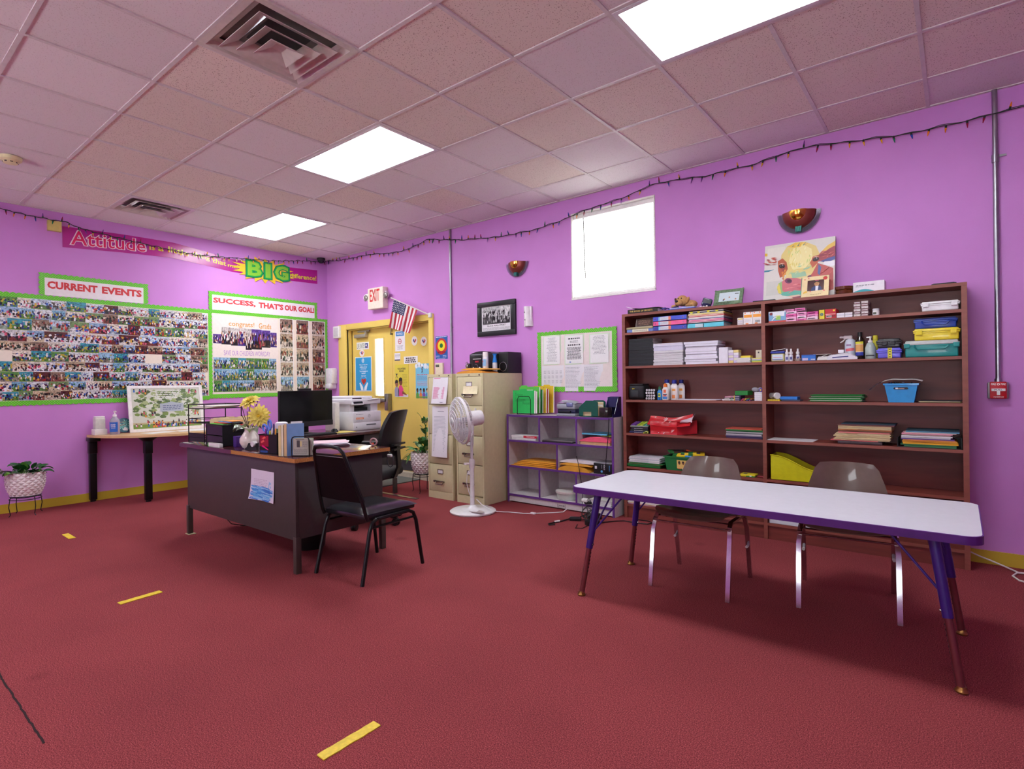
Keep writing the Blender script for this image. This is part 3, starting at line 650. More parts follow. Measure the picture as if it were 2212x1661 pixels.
  # banner
YS=[-3.173,-2.64,-2.117,-1.75,-1.40,-.80,-.163]; TOP=[2.951,2.972,2.976,2.935,2.886,2.895,2.927]; BOT=[2.729,2.765,2.788,2.758,2.724,2.712,2.725]
def lerp(xs,ys,x):
 for i in range(len(xs)-1):
  if x<=xs[i+1]:return ys[i]+(ys[i+1]-ys[i])*(x-xs[i])/(xs[i+1]-xs[i])
 return ys[-1]
def bn(y,b,d):z0=lerp(YS,BOT,y); z1=lerp(YS,TOP,y); return LW(y,z0+(z1-z0)*b,d+.004+.003*math.sin(y*5))
t=root('banner','long magenta wall banner reading Attitude is a little thing that makes a BIG difference','banner',(0,-1.67,2.72))
m=M().ink((176,32,138),GLOSSPRINT); m.grid(70,4,lambda a,b:bn(-3.173+3.01*a,b,0)); part('sheet',m,t)
def bt(mm,s_,y0,y1,b0,b1,d,bold):mm.text(s_,LW,0,1,0,1,fn=lambda a,b:bn(y0+(y1-y0)*a,b0+(b1-b0)*b,d),bold=bold)
l=M().ink((244,214,232),GLOSSPRINT); bt(l,'Attitude',-3.115,-2.385,.13,.90,.0015,.045); l.ink((214,18,92),GLOSSPRINT); bt(l,'Attitude',-3.10,-2.40,.16,.87,.0025,.008)
l.ink((226,212,70),GLOSSPRINT)
for s_,a,c in(('is',-2.36,-2.30),('a',-2.27,-2.21),('little',-2.16,-1.93),('thing',-1.89,-1.68),('that',-1.65,-1.48),('makes',-1.46,-1.21),('a',-1.18,-1.13)):bt(l,s_,a,c,.34,.34+(.36 if s_ in('little','that')else .42 if s_=='thing' else .26),.0015,.02)
bt(l,'difference!',-.60,-.185,.22,.56,.009,.02)
part('lettering',l,t)
b=M().ink((236,196,56),GLOSSPRINT); pts=[]; q=random.Random(9)
for k in range(40):
 a=2*math.pi*k/40; r=1.06 if k%2==0 else .72; r*=.92+.16*q.random(); pts.append((-.965+.44*r*math.cos(a),2.80+.168*r*math.sin(a)))
n=len(pts); b.add([LW(-.965,2.80,.012)]+[LW(u,v,.012)for u,v in pts],[(0,1+i,1+(i+1)%n)for i in range(n)]); part('burst',b,t)
b=M()
for ch,a,c in(('B',-1.235,-.985),('I',-.99,-.86),('G',-.855,-.60)):
 b.ink((20,120,84),GLOSSPRINT); b.text(ch,LW,a,c,2.682,2.925,.014,.1); b.ink((40,168,70),GLOSSPRINT); b.text(ch,LW,a+.014,c-.014,2.695,2.912,.0152,.07); b.ink((132,196,60),GLOSSPRINT); b.text(ch,LW,a+.03,c-.03,2.71,2.897,.0164,.03)
part('big_letters',b,t)
m=M().use(mat((206,190,110),.5)); m.slab(LW,-3.30,-3.187,2.88,2.985,.0,.045); m.slab(LW,-3.29,-3.197,2.89,2.975,.045,.049); solo('chime_box',m,'small yellowed plastic wall box left of the attitude banner','wall box')
#  back wall
t=root('exit_sign','white EXIT sign with two emergency lamps above the yellow door','exit sign',(1.262,-.05,2.25))
PE=Pl((1.10,-.092,2.25),(1,0,0),(0,0,1))
m=M().use(mat((236,224,206),.4)); m.box(1.10,1.425,-.09,-.0,2.25,2.535,.008); part('housing',m,t)
l=M().ink((206,50,44)); l.text('EXIT',PE,.052,.262,.10,.262,.0005,.015); part('lettering',l,t)
for sx,x in((-1,1.085),(1,1.455)):
 h=M().use(mat((206,200,196),.3)); h.cyl((x-sx*.03,-.04,2.42),(x+sx*.015,-.06,2.42),.022); h.lathe([(.02,-.02),(.045,0),(.05,.035)],(0,0,0),18); h.xf(Matrix.Translation((x+sx*.025,-.055,2.415))@Matrix.Rotation(R(75),4,'X')@Matrix.Rotation(sx*R(-25),4,'Y'),h.mark()-54)
 h.use(mat((150,146,140),.15,.6)); h.ball((x+sx*.028,-.09,2.41),(.042,.02,.042)); part('lamp_head',h,t)
m=M().use(WHITE); m.box(.222,.372,-.06,0,1.91,2.085,.012); m.use(mat((206,204,206),.4)); m.box(.245,.35,-.064,-.058,1.935,2.06,.004); solo('wall_siren',m,'white box sounder on the wall at the top left of the door frame','wall box')
# flag
t=root('flag','small stars and stripes flag hanging from a slanted stick at the door frame','flag',(2.28,-.03,2.07))
A,B_=Vector((2.277,-.03,2.08)),Vector((1.785,-.25,2.326))
m=M().use(mat((226,222,214),.4)); m.cyl(A,B_,.008,.006); part('stick',m,t)
m=M().use(mat((222,220,216),.4)); m.box(2.25,2.30,-.05,-.005,2.05,2.11,.008); part('bracket',m,t)
f00,f10,f01,f11=Vector((1.824,-.232,2.298)),Vector((2.125,-.105,2.150)),Vector((1.698,-.205,1.955)),Vector((2.01,-.13,1.862))
def fl(a,b):
 p=(f00.lerp(f10,a)).lerp(f01.lerp(f11,a),b); return p+Vector((.35,-.8,0))*(.016*math.sin(a*13+b*2.0)*(.25+b))
m=M().use(PRINT)
for k in range(13):
 m.ink((178,34,52)if k%2==0 else(238,232,230))
 m.grid(3,14,lambda a,b,k=k:fl((k+a)/13,b))
m.ink((36,44,92)); m.grid(14,10,lambda a,b:fl(a*7/13,b*.42)+Vector((.35,-.9,.0))*.0018); part('cloth',m,t)
m=M().ink((240,238,236))
for r_ in range(9):
 for c in range(6 if r_%2==0 else 5):
  a,b=(.025+.056*r_),(.035+(c+(0 if r_%2==0 else .5))*.068); p=fl(a,b)+Vector((.35,-.9,0))*.0042
  e1=(fl(a+.02,b)-fl(a,b)).normalized(); e2=(fl(a,b+.02)-fl(a,b)).normalized()
  m.add([p+(e1*math.cos(j*math.pi/5)+e2*math.sin(j*math.pi/5))*(.0075 if j%2==0 else .0035)for j in range(10)],[tuple(range(10))])
part('stars',m,t)
# posters on the door
PD=Pl((0,YD-.0015,0),(1,0,0),(0,0,1))
def sheet(name,label,cat,pl,u0,u1,v0,v1,col,fn=None,d=.0015,group=None,mt=None):
 m=M().ink(col,mt); m.slab(pl,u0,u1,v0,v1,0,d)
 q=Pl(pl(0,0,d),pl.u,pl.v)
 if fn:fn(m,q)
 return solo(name,m,label,cat,group)
def heart(c,s,n=24):
 return[(c[0]+s*.0625*16*math.sin(t_)**3,c[1]+s*.0625*(13*math.cos(t_)-5*math.cos(2*t_)-2*math.cos(3*t_)-math.cos(4*t_)))for t_ in[2*math.pi*k/n for k in range(n)]]
def fan(m,pl,pts,d):
 cu=sum(p[0]for p in pts)/len(pts); cv=sum(p[1]for p in pts)/len(pts); n=len(pts)
 m.add([pl(cu,cv,d)]+[pl(u,v,d)for u,v in pts],[(0,1+i,1+(i+1)%n)for i in range(n)])
def blue(m,q):
 m.ink((44,158,214)); m.rect(q,.572,.928,1.142,1.612,.0006)
 m.ink((214,236,246)); m.disc(q,.745,1.57,.028,.0012,rv=.034); m.ink((44,158,214)); m.rect(q,.74,.748,1.54,1.60,.0016); m.rect(q,.748,.765,1.56,1.566,.0016)
 m.ink((240,246,250))
 for s_,w,v in(('Help us help the',.19,1.497),('children of our',.17,1.468),('community!',.13,1.439),('Your donation is',.19,1.408),('needed!',.09,1.379)):m.text(s_,q,.755-w/2,.755+w/2,v,v+.022,.0012,.02)
 m.lines(q,.70,.81,1.343,1.357,1,.0012,.7,True)
 m.ink((212,62,44)); fan(m,q,heart((.757,1.272),.055),.0014); m.ink((120,40,60)); m.lines(q,.737,.777,1.25,1.30,4,.002,.5,True,3)
 m.ink((240,246,250))
 for s_ in(-1,1):
  for k,(x0,w)in enumerate(((.006,.03),(.03,.022),(.045,.016))):m.shape(q,[(.757+s_*x0,1.145),(.757+s_*(x0+w),1.145),(.757+s_*(x0+.055),1.225+k*.012),(.757+s_*(x0+.048-.01*k),1.235+k*.012),(.757+s_*(x0+.012),1.19)],.0013+.0002*k)
  for k in range(3):m.rect(q,.757+s_*(.02+.022*k)-.002,.757+s_*(.02+.022*k)+.002,1.335-.012*k,1.345-.008*k,.0012)
sheet('poster','blue donation poster with red heart between two hands on the left door','poster',PD,.56,.94,1.13,1.624,(232,240,244),blue)
def live(m,q):
 m.ink((60,96,60)); m.text('LIVE UNITED',q,.612,.79,1.745,1.815,.0006,.0); m.ink((30,50,130)); m.rect(q,.80,.862,1.745,1.815,.0006); m.ink((232,236,244)); m.disc(q,.825,1.785,.016,.0012); m.ink((220,120,60)); m.rect(q,.835,.855,1.755,1.765,.0012)
sheet('door_sign','white LIVE UNITED sign at the top of the left door','sign',PD,.60,.885,1.728,1.834,(238,238,232),live)
def badge(x,z,rx,rz_,label):
 m=M().ink((240,236,234)); m.shape(PD,[(x+rx*math.cos(k*math.pi/12),z+rz_*math.sin(k*math.pi/12))for k in range(24)],.0012,0)
 q=Pl(PD(0,0,.0012),PD.u,PD.v); m.ink((200,60,70)); fan(m,q,heart((x+.004,z+.002),rx*.55),.0005); m.ink((44,66,140)); fan(m,q,[(x-rx*.5,z+rz_*.2),(x-rx*.1,z-rz_*.35),(x+rx*.1,z),(x-rx*.2,z+rz_*.45)],.0009)
 m.ink((240,236,234)); m.disc(q,x+.006,z+.012,rx*.16,.0013)
 solo('round_sticker',m,label,'sticker','round heart stickers on the door')
badge(.722,1.678,.058,.05,'round white heart sticker on the left door just above the blue poster')
badge(1.846,1.79,.057,.062,'round white heart sticker on the right door, the left of the pair')
badge(2.024,1.775,.057,.06,'round white heart sticker on the right door, the right of the pair')
def nosm(m,q):
 m.ink((70,140,200)); m.rect(q,1.475,1.64,1.872,1.932,.0006); m.ink((240,240,244)); m.text('NOTICE',q,1.50,1.615,1.885,1.915,.001,.02); m.ink((200,60,66)); m.ring(q,1.555,1.80,.036,.009,.0006); m.rect(q,1.53,1.58,1.797,1.803,.0009); m.ink((120,116,122)); m.lines(q,1.49,1.625,1.69,1.75,4,.0006,.35,True,4,.3)
sheet('notice','white no smoking notice with blue top on the right door','notice',PD,1.458,1.66,1.668,1.938,(238,236,238),nosm)
def sm(m,q):
 m.ink((50,44,70)); m.rect(q,1.445,1.558,1.545,1.558,.0006); m.lines(q,1.455,1.55,1.585,1.63,3,.0006,.35,True,8)
sheet('notice','small white label with dark bottom edge on the right door','notice',PD,1.443,1.56,1.543,1.646,(236,234,240),sm)
def msg(m,q):m.ink((36,34,36)); m.lines(q,1.648,1.885,1.505,1.58,3,.0006,.6,True,6,.25)
sheet('notice','white strip notice with three bold black lines on the right door','notice',PD,1.632,1.905,1.496,1.592,(240,238,234),msg)
def girl(m,q,x,z,s,shirt,skin):
 m.ink(shirt); fan(m,q,[(x-.05*s,z-.15*s),(x+.05*s,z-.15*s),(x+.055*s,z-.05*s),(x+.02*s,z),(x-.03*s,z),(x-.055*s,z-.05*s)],.0011)
 m.ink(skin); m.disc(q,x,z+.045*s,.036*s,.0014,rv=.045*s); m.ink((32,24,24)); fan(m,q,[(x-.045*s,z+.05*s),(x-.02*s,z+.06*s),(x+.036*s,z+.068*s),(x+.03*s,z+.10*s),(x,z+.115*s),(x-.035*s,z+.10*s)],.0017)
 m.ink((40,28,26)); m.disc(q,x+.008*s,z+.05*s,.005*s,.002,8); m.disc(q,x+.026*s,z+.05*s,.005*s,.002,8)
def yel(m,q):
 m.ink((60,52,50)); m.text('VOLUNTEERS',q,1.50,1.665,1.42,1.445,.0006,.025); m.text('NEEDED',q,1.535,1.63,1.39,1.412,.0006,.025)
 m.ink((120,110,60)); m.lines(q,1.60,1.70,1.19,1.36,11,.0006,.25,False,3,.2)
 m.ink((70,66,84))
 for a,c in((1.455,1.50),(1.50,1.455)):m.shape(q,[(a,1.37),(a+.008,1.37),(c+.008,1.31),(c,1.31)],.0006)
 m.disc(q,1.481,1.36,.011,.0008)
 m.ink((214,206,210)); m.rect(q,1.448,1.712,1.052,1.09,.0006); girl(m,q,1.565,1.21,.95,(216,70,130),(120,70,46)); girl(m,q,1.482,1.19,.85,(150,150,176),(150,100,76))
 m.ink((130,78,52)); m.shape(q,[(1.60,1.14),(1.68,1.09),(1.685,1.075),(1.59,1.10)],.0018)
sheet('poster','yellow poster with a smiling child in pink on the right door','poster',PD,1.446,1.722,1.038,1.49,(222,204,74),yel)
def cloud(m,q):
 m.ink((232,240,246))
 for x,z,r in((1.88,1.46,.03),(1.93,1.475,.036),(1.98,1.46,.03),(2.05,1.455,.035),(2.09,1.44,.022)):m.disc(q,x,z,r,.0006,14)
 m.ink((80,76,96)); m.shape(q,[(1.97,1.43),(1.98,1.43),(2.01,1.37),(2.0,1.37)],.001); m.shape(q,[(2.0,1.43),(2.01,1.43),(1.98,1.37),(1.97,1.37)],.001); m.disc(q,1.99,1.44,.012,.0012)
 m.ink((206,120,140)); m.lines(q,1.89,2.10,1.335,1.355,1,.0008,.6,True,2); m.ink((110,120,170)); m.lines(q,1.89,2.10,1.27,1.33,4,.0008,.35,True,3); m.ink((206,120,140)); m.lines(q,1.89,2.10,1.20,1.26,4,.0008,.35,True,5)
 for k,(c,sk)in enumerate((((96,160,60),(110,70,50)),((230,130,70),(190,140,110)),((120,80,170),(90,58,44)),((60,140,190),(200,150,120)))):girl(m,q,1.895+.062*k,1.115,.5,c,sk)
 m.ink((110,170,60)); m.rect(q,1.865,2.118,1.048,1.064,.0016)
sheet('poster','light blue poster with clouds and small cartoon children on the right door','poster',PD,1.862,2.122,1.042,1.488,(120,196,226),cloud)
def tgt(m,q):
 m.ink((200,44,46)); m.disc(q,2.435,1.685,.097,.0006,28,.10); m.ink((238,220,40)); m.disc(q,2.435,1.695,.064,.001,24,.066); m.ink((30,110,50)); m.disc(q,2.435,1.695,.028,.0014)
 m.ink((120,20,40)); m.text('SMART ZONE',q,2.365,2.505,1.60,1.625,.0014,.02); m.ink((236,240,248)); m.lines(q,2.34,2.53,1.795,1.807,1,.0006,.6,False,2); m.lines(q,2.34,2.40,1.55,1.575,2,.0006,.4); m.lines(q,2.46,2.52,1.545,1.58,2,.0006,.5); m.lines(q,2.36,2.50,1.533,1.54,1,.0006,.5)
sheet('poster','blue poster with red, yellow and green target between door and conduit','poster',BW,2.332,2.542,1.53,1.812,(30,92,170),tgt)
t=root('thermostat','cream wall thermostat half hidden behind the left file cabinet','thermostat',(2.41,-.02,1.30))
m=M().use(mat((232,220,190),.45)); m.box(2.347,2.476,-.03,0,1.30,1.482,.006); part('case',m,t)
m=M().use(mat((96,104,88),.2)); m.box(2.36,2.42,-.033,-.029,1.43,1.462); part('display',m,t)
# framed group picture
t=root('picture_frame','black framed grey group photograph on the wall above the stereo','picture',(3.336,-.02,1.76))
m=M().use(mat((24,24,28),.4))
for a,b,c,d in((3.056,3.617,1.762,1.818),(3.056,3.617,2.096,2.15),(3.056,3.114,1.818,2.096),(3.549,3.617,1.818,2.096)):m.box(a,b,-.028,-.001,c,d,.004)
part('frame',m,t)
m=M().ink((226,224,228)); m.slab(BW,3.112,3.552,1.815,2.10,.008,.011); m.ink((40,40,44)); m.text('BLACK WALL STREET',BW,3.20,3.47,1.868,1.885,.0116,.02); m.lines(BW,3.13,3.53,1.826,1.858,3,.0116,.25,False,2)
for k in range(3):m.photo(BW,3.13+k*.134,3.13+(k+1)*.134,1.895,2.088,.0118,GREY,.21+.27*k)
part('picture',m,t)
m=M().use(mat((236,232,234),.35)); m.grid(8,10,lambda a,b:Vector((3.735+.092*a+.018*b*0+.02*(1-b),-.004-.065*math.sin(math.pi*min(1,max(0,a)))**.6,1.832+.212*b))); m.box(3.738,3.84,-.03,0,1.83,2.045,.006); m.use(mat((150,146,150),.4)); m.cyl((3.778,-.071,1.98),(3.778,-.067,1.98),.008); m.cyl((3.782,-.071,1.90),(3.782,-.067,1.90),.008)
solo('air_freshener',m,'slim white air freshener on the wall right of the black framed picture','air freshener')
t=root('soap_dispenser','white sanitizer dispenser on the wall beside the yellow door frame','dispenser',(.15,-.05,1.17))
m=M().use(mat((230,228,232),.3)); m.box(.075,.245,-.10,0,1.24,1.475,.02); part('cover',m,t)
m=M().use(mat((222,220,226),.35)); m.box(.095,.225,-.12,0,1.17,1.25,.02); part('nozzle',m,t)
# green bordered board above the cubby
t=root('bulletin_board','small green bordered bulletin board with white notices above the cubby shelf','bulletin board',(4.37,-.01,1.13))
m=M().use(mat((234,222,218),.7,var=.03)); m.slab(BW,3.94,4.792,1.178,1.722,.001,.006); part('backing',m,t)
b=M().use(GREEN); strip(b,BW,(3.94,1.18),(4.80,1.18),(0,-1),.056,.008); strip(b,BW,(3.94,1.718),(4.80,1.718),(0,1),.042,.008); strip(b,BW,(3.944,1.13),(3.944,1.758),(-1,0),.046,.010); strip(b,BW,(4.79,1.13),(4.79,1.758),(1,0),.056,.010); part('border',b,t)
def notice(u0,u1,v0,v1,label,kind,edge,bend=.004):
 m=M().ink((214,232,206)if edge else(234,232,236)); m.grid(6,6,lambda a,b:BW(u0+(u1-u0)*a,v0+(v1-v0)*b,.0075+bend*math.sin(a*3+1)*(1-b)))
 q=Pl(BW(0,0,.0082+bend),BW.u,BW.v); w=u1-u0; h=v1-v0
 if edge:m.ink((238,238,238)); m.rect(q,u0+.012,u1-.012,v0+.01,v1-.01,.0)
 m.ink((60,60,66)if kind=='bold' else(140,140,148))
 if kind=='bold':
  m.lines(q,u0+.05,u1-.05,v1-.05,v1-.03,1,.0006,.7,True,1); m.lines(q,u0+.07,u1-.07,v1-.085,v1-.06,2,.0006,.4,True,2); m.lines(q,u0+.045,u1-.045,v1-.115,v1-.095,1,.0006,.7,True,3); m.lines(q,u0+.03,u1-.03,v0+.05,v1-.125,11,.0006,.5,True,4,.2); m.ink((90,120,200)); m.rect(q,u0+.06,u0+.08,v0+.02,v0+.03,.0006)
 elif kind=='list':m.lines(q,u0+.045,u1-.045,v0+.03,v1-.02,22,.0006,.3,True,5,.5)
 elif kind=='script':m.lines(q,u0+.03,u1-.03,v0+.09,v1-.02,14,.0006,.3,True,6,.4)
 elif kind=='grid':
  for k in range(3):
   for j in range(5):m.lines(q,u0+.03+j*w*.18,u0+.03+j*w*.18+.03,v1-.05-k*.05-.035,v1-.05-k*.05,3,.0006,.35,False,k*5+j)
 else:m.lines(q,u0+.01,u1-.02,v0+.03,v1-.02,16,.0006,.22,False,7,.4)
 solo('notice',m,label,'notice')
notice(3.974,4.20,1.408,1.714,'green edged notice in tiny print, left of the top row on the small board','list',True)
notice(4.243,4.478,1.405,1.708,'green edged notice with dark print, middle of the top row on the small board','bold',True)
notice(4.536,4.765,1.405,1.702,'green edged notice in pale script, right of the top row on the small board','script',True)
notice(3.952,4.23,1.182,1.40,'white calendar sheet at the lower left of the small board','grid',False)
notice(4.246,4.47,1.134,1.402,'white memo overhanging the bottom border of the small board','memo',False,.008)
notice(4.47,4.686,1.138,1.400,'white table printout beside the memo at the lower right of the small board','memo',False,.008)
#  bookcase
WOOD=wood((100,42,36),(128,58,48),'red_brown_bookcase_wood',(1.2,10,14)); WOODE=wood((124,66,54),(142,78,64),'bookcase_edge_banding',(3,20,20))  # second wood is a lighter copy, light on front edges put into colour
BX0,BX1,BY,BT=5.022,7.447,-.248,1.833
T1,T2,T3,T4,T5,T6=1.664,1.364,1.062,.763,.462,.125
t=root('bookcase','tall red brown wooden bookcase with two bays of crowded shelves','bookcase',((BX0+BX1)/2,BY/2,0))
def board(name,x0,x1,z0,z1,y1=-.012,front='x'):
 m=M().use(WOOD); m.box(x0,x1,BY+.004,y1,z0,z1); m.use(WOODE); m.box(x0+(.0006 if front=='z' else 0),x1-(.0006 if front=='z' else 0),BY,BY+.0045,z0+.0004,z1-.0004); return part(name,m,t)
board('side_panel',BX0,BX0+.03,0,BT-.022); board('side_panel',BX1-.03,BX1,0,BT-.022); board('divider',6.213,6.240,0,BT-.022)
board('top_panel',BX0,BX1,BT-.022,BT+.0005,front='z')
for x0,x1 in((BX0+.03,6.213),(6.240,BX1-.03)):
 for z in(T1,T2,T3,T4,T5,T6):board('shelf',x0,x1,z-.021,z,front='z')
m=M().use(wood((92,36,32),(116,50,42),'bookcase_back_wood',(1.0,10,8))); m.box(BX0,BX1,-.012,-.002,0,BT); part('back_panel',m,t)  # darker wood copy, shade inside the bookcase put into its colour
m=M().use(WOOD); m.box(BX0+.03,6.213,BY+.012,BY+.03,0,T6-.021); m.box(6.24,BX1-.03,BY+.012,BY+.03,0,T6-.021); part('kick_board',m,t)
#  cubby shelf
CW=mat((206,200,202),.4,name='grey_white_laminate'); CP=mat((98,52,132),.4,name='purple_edge_trim'); CY=-.345
t=root('cubby_shelf','low white cubby shelf unit with purple edges under the small board','cubby shelf',(4.35,-.17,0))
def cb(name,x0,x1,z0,z1,y1=-.006):
 m=M().use(CW); m.box(x0,x1,CY+.006,y1,z0,z1); m.use(CP); m.box(x0-.0004,x1+.0004,CY,CY+.007,z0-.0004,z1+.0004); part(name,m,t)
C1,C2,C3=.642,.380,.086
cb('side_panel',3.738,3.757,.0,.902); cb('side_panel',4.955,4.974,.0,.902); cb('top_panel',3.757,4.955,.880,.9)
for z in(C1,C2,C3):cb('shelf',3.757,4.955,z-.019,z)
cb('divider',4.143,4.158,C1,.88); cb('divider',4.575,4.590,C1,.88); cb('divider',4.352,4.367,C2,C1-.019); cb('divider',4.137,4.152,C3,C2-.019); cb('divider',4.566,4.581,C3,C2-.019)
m=M().use(CW); m.box(3.757,4.955,-.012,-.006,0,.9); part('back_panel',m,t)
m=M().use(CW); m.box(3.757,4.955,CY+.008,CY+.022,.012,C3-.019); part('kick_board',m,t)
q=Pl((4.40,CY+.0075,.035),(1,0,0),(0,0,1)); m=M().ink((60,52,60)); m.text('jonti',q,-.035,.035,-.012,.012,0,.02); m.rect(q,-.046,-.042,-.018,.018,0); m.rect(q,.042,.046,-.018,.018,0); m.rect(q,-.046,.046,-.018,-.015,0); part('maker_badge',m,t)
#  file cabinets
BEIGE=mat((208,199,158),.38,var=.03,name='beige_enamel'); SIL=mat((150,146,138),.25,1.0,name='worn_nickel')
def cabinet(x0,x1,lab,zs,handles,top=1.33):
 t=root('file_cabinet',lab,'file cabinet',((x0+x1)/2,-.33,0),'beige filing cabinets')
 m=M().use(BEIGE); F=-.66
 m.box(x0,x1,F+.02,-.02,0,top,.003); m.box(x0,x0+.016,F,F+.021,0,top); m.box(x1-.016,x1,F,F+.021,0,top); m.box(x0+.016,x1-.016,F,F+.021,top-.032,top); m.box(x0+.016,x1-.016,F,F+.021,0,.075); part('body',m,t)
 m=M().use(SIL); m.cyl((x1-.045,F-.006,top-.018),(x1-.045,F,top-.018),.007); m.box((x0+x1)/2-.012,(x0+x1)/2+.012,F-.002,F,top-.02,top-.014); part('lock',m,t)
 for k in range(4):
  z1,z0=zs[k]-.004,zs[k+1]+.004
  d=M().use(BEIGE); d.box(x0+.019,x1-.019,F+.001,F+.021,z0,z1,.004); dr=part('drawer',d,t)
  if k in handles:
   zc=z0+(z1-z0)*.36; xc=(x0+x1)/2
   h=M().use(SIL); h.tube([(xc-.055,F,zc),(xc-.055,F-.02,zc-.004),(xc-.05,F-.028,zc-.022),(xc+.05,F-.028,zc-.022),(xc+.055,F-.02,zc-.004),(xc+.055,F,zc)],.005,6); h.box(xc-.085,xc+.06,F-.014,F,zc+.002,zc+.012,.003); h.box(xc-.09,xc-.07,F-.022,F,zc-.006,zc+.014,.003); part('handle',h,dr)
   l=M().use(SIL); zl=z0+(z1-z0)*.74
   for a in((xc-.042,xc+.042,zl+.018,zl+.023),(xc-.042,xc+.042,zl-.023,zl-.018),(xc-.042,xc-.037,zl-.018,zl+.018),(xc+.037,xc+.042,zl-.018,zl+.018)):l.box(a[0],a[1],F-.004,F+.001,a[2],a[3])
   l.use(PAPER); l.box(xc-.037,xc+.037,F-.001,F+.001,zl-.018,zl+.018); part('label_holder',l,dr)
cabinet(3.318,3.695,'beige four drawer file cabinet behind the white fan, stereo on top',(1.298,1.002,.694,.398,.085),(0,1,2,3))
cabinet(2.888,3.262,'beige four drawer file cabinet with papers hung on its front',(1.298,1.006,.686,.370,.072),(3,))
PC=Pl((0,-.661,0),(1,0,0),(0,0,1))
def hung(u0,u1,v0,v1,label,fn,bend,slant=0.0):
 m=M().ink((236,232,238)); m.grid(8,14,lambda a,b:PC(u0+(u1-u0)*a+slant*(1-b),v0+(v1-v0)*b,.003+bend*(1-b)**2*(.6+.4*math.sin(3*a))+.006*abs(math.sin(b*6))*a*(1-b)))
 fn(m,lambda a,b,e=0:PC(u0+(u1-u0)*a+slant*(1-b),v0+(v1-v0)*b,.0045+e+bend*(1-b)**2*(.6+.4*math.sin(3*a))+.006*abs(math.sin(b*6))*a*(1-b)))
 solo('hanging_paper',m,label,'paper')
def ln(m,f,a0,a1,b,h):m.add([f(a0,b),f(a1,b),f(a1,b+h),f(a0,b+h)],[(0,1,2,3)])
def pk(m,f):
 q=random.Random(2); m.ink((230,110,160)); ln(m,f,.08,.5,.95,.02)
 for k in range(22):
  m.ink((232,120,170)); ln(m,f,.08,.08+.25+.2*q.random(),.18+k*.021,.009); ln(m,f,.62+.1*q.random(),.8,.18+k*.021,.009)
 m.ink((60,50,70)); ln(m,f,.62,.80,.05,.02)
def pr(m,f):
 q=random.Random(3); m.ink((180,178,190))
 for k in range(26):ln(m,f,.12,.8+.08*q.random(),.12+k*.027,.008)
 m.ink((120,118,130)); ln(m,f,.35,.75,.90,.008)
hung(2.985,3.215,1.016,1.295,'white sheet with pink handwriting on the left file cabinet, upper one',pk,.03,-.02)
hung(2.965,3.205,.449,.985,'long white printed sheets hanging on the left file cabinet, lower one',pr,.035)
m=M().use(mat((238,226,186),.7)); m.grid(6,4,lambda a,b:PC(3.43+.20*a,1.12+.078*b,.003+.012*(1-b)**2)); solo('sticky_note',m,'pale yellow sticky note on the top drawer behind the fan','note')
#  fan
t=root('pedestal_fan','white oscillating floor fan standing in front of the file cabinets','fan',(3.755,-.90,0))
FW=mat((230,228,230),.28,coat=.3,name='white_fan_plastic')
m=M().use(FW); m.lathe([(.20,0),(.218,.004),(.22,.016),(.205,.026),(.12,.036),(.05,.042),(.03,.06),(.024,.065)],(3.765,-.905,0),40); part('base',m,t)
m=M().use(mat((176,160,160),.3)); m.grid(16,2,lambda a,b:Vector((3.885+.085*math.cos(2*math.pi*a)*b,-.985+.05*math.sin(2*math.pi*a)*b,.033+.004*b))); m.xf(Matrix.Translation((0,0,0))); part('base_badge',m,t)
m=M().use(FW); m.cyl((3.755,-.90,.05),(3.755,-.90,.46),.021); part('lower_pole',m,t)
m=M().use(FW); m.lathe([(.026,0),(.028,.01),(.028,.07),(.022,.085)],(3.755,-.90,.42)); m.cyl((3.755,-.90,.46),(3.72,-.94,.46),.012); m.lathe([(.018,0),(.018,.02)],(3.715,-.945,.45)); part('height_collar',m,t)
m=M().use(mat((214,212,216),.3)); m.cyl((3.755,-.90,.47),(3.755,-.90,.80),.0135); part('upper_pole',m,t)
HC_=Vector((3.70,-.985,.875)); dr_=Vector((-.44,-.885,-.12)).normalized()
zz=dr_; xx=zz.cross(Vector((0,0,1))).normalized(); yy=xx.cross(zz)
HM=Matrix(((xx.x,yy.x,zz.x,HC_.x),(xx.y,yy.y,zz.y,HC_.y),(xx.z,yy.z,zz.z,HC_.z),(0,0,0,1)))
m=M().use(FW); m.lathe([(.03,-.22),(.065,-.215),(.072,-.20),(.075,-.11),(.068,-.085),(.03,-.08)]); m.cyl((0,.07,-.16),(0,.095,-.16),.008); m.xf(HM); m.cyl((3.755,-.90,.78),(3.755,-.905,.86),.026,.03); part('motor_housing',m,t)
RF=.222
m=M().use(FW)
for k in range(44):
 a=2*math.pi*k/44; c,s_=math.cos(a),math.sin(a)
 m.tube([(r*c,r*s_,zq)for r,zq in((.055,-.075),(.14,-.068),(.20,-.045),(RF,.0))],.0016,4)
for r,zq in((.14,-.068),(.20,-.045)):m.tube([(r*math.cos(2*math.pi*k/40),r*math.sin(2*math.pi*k/40),zq)for k in range(40)],.002,5,True)
m.xf(HM); part('rear_grille',m,t)
m=M().use(FW); m.lathe([(RF-.004,-.012),(RF+.005,-.012),(RF+.006,.014),(RF-.004,.014)],n=48,caps=False); m.xf(HM); part('rim',m,t)
m=M().use(FW)
for k in range(72):
 a=2*math.pi*k/72; pts=[]
 for r,zq,tw in((.042,.085,0),(.09,.08,.14),(.15,.066,.24),(.20,.04,.3),(RF,.0,.33)):pts.append((r*math.cos(a+tw),r*math.sin(a+tw),zq))
 m.tube(pts,.0016,4)
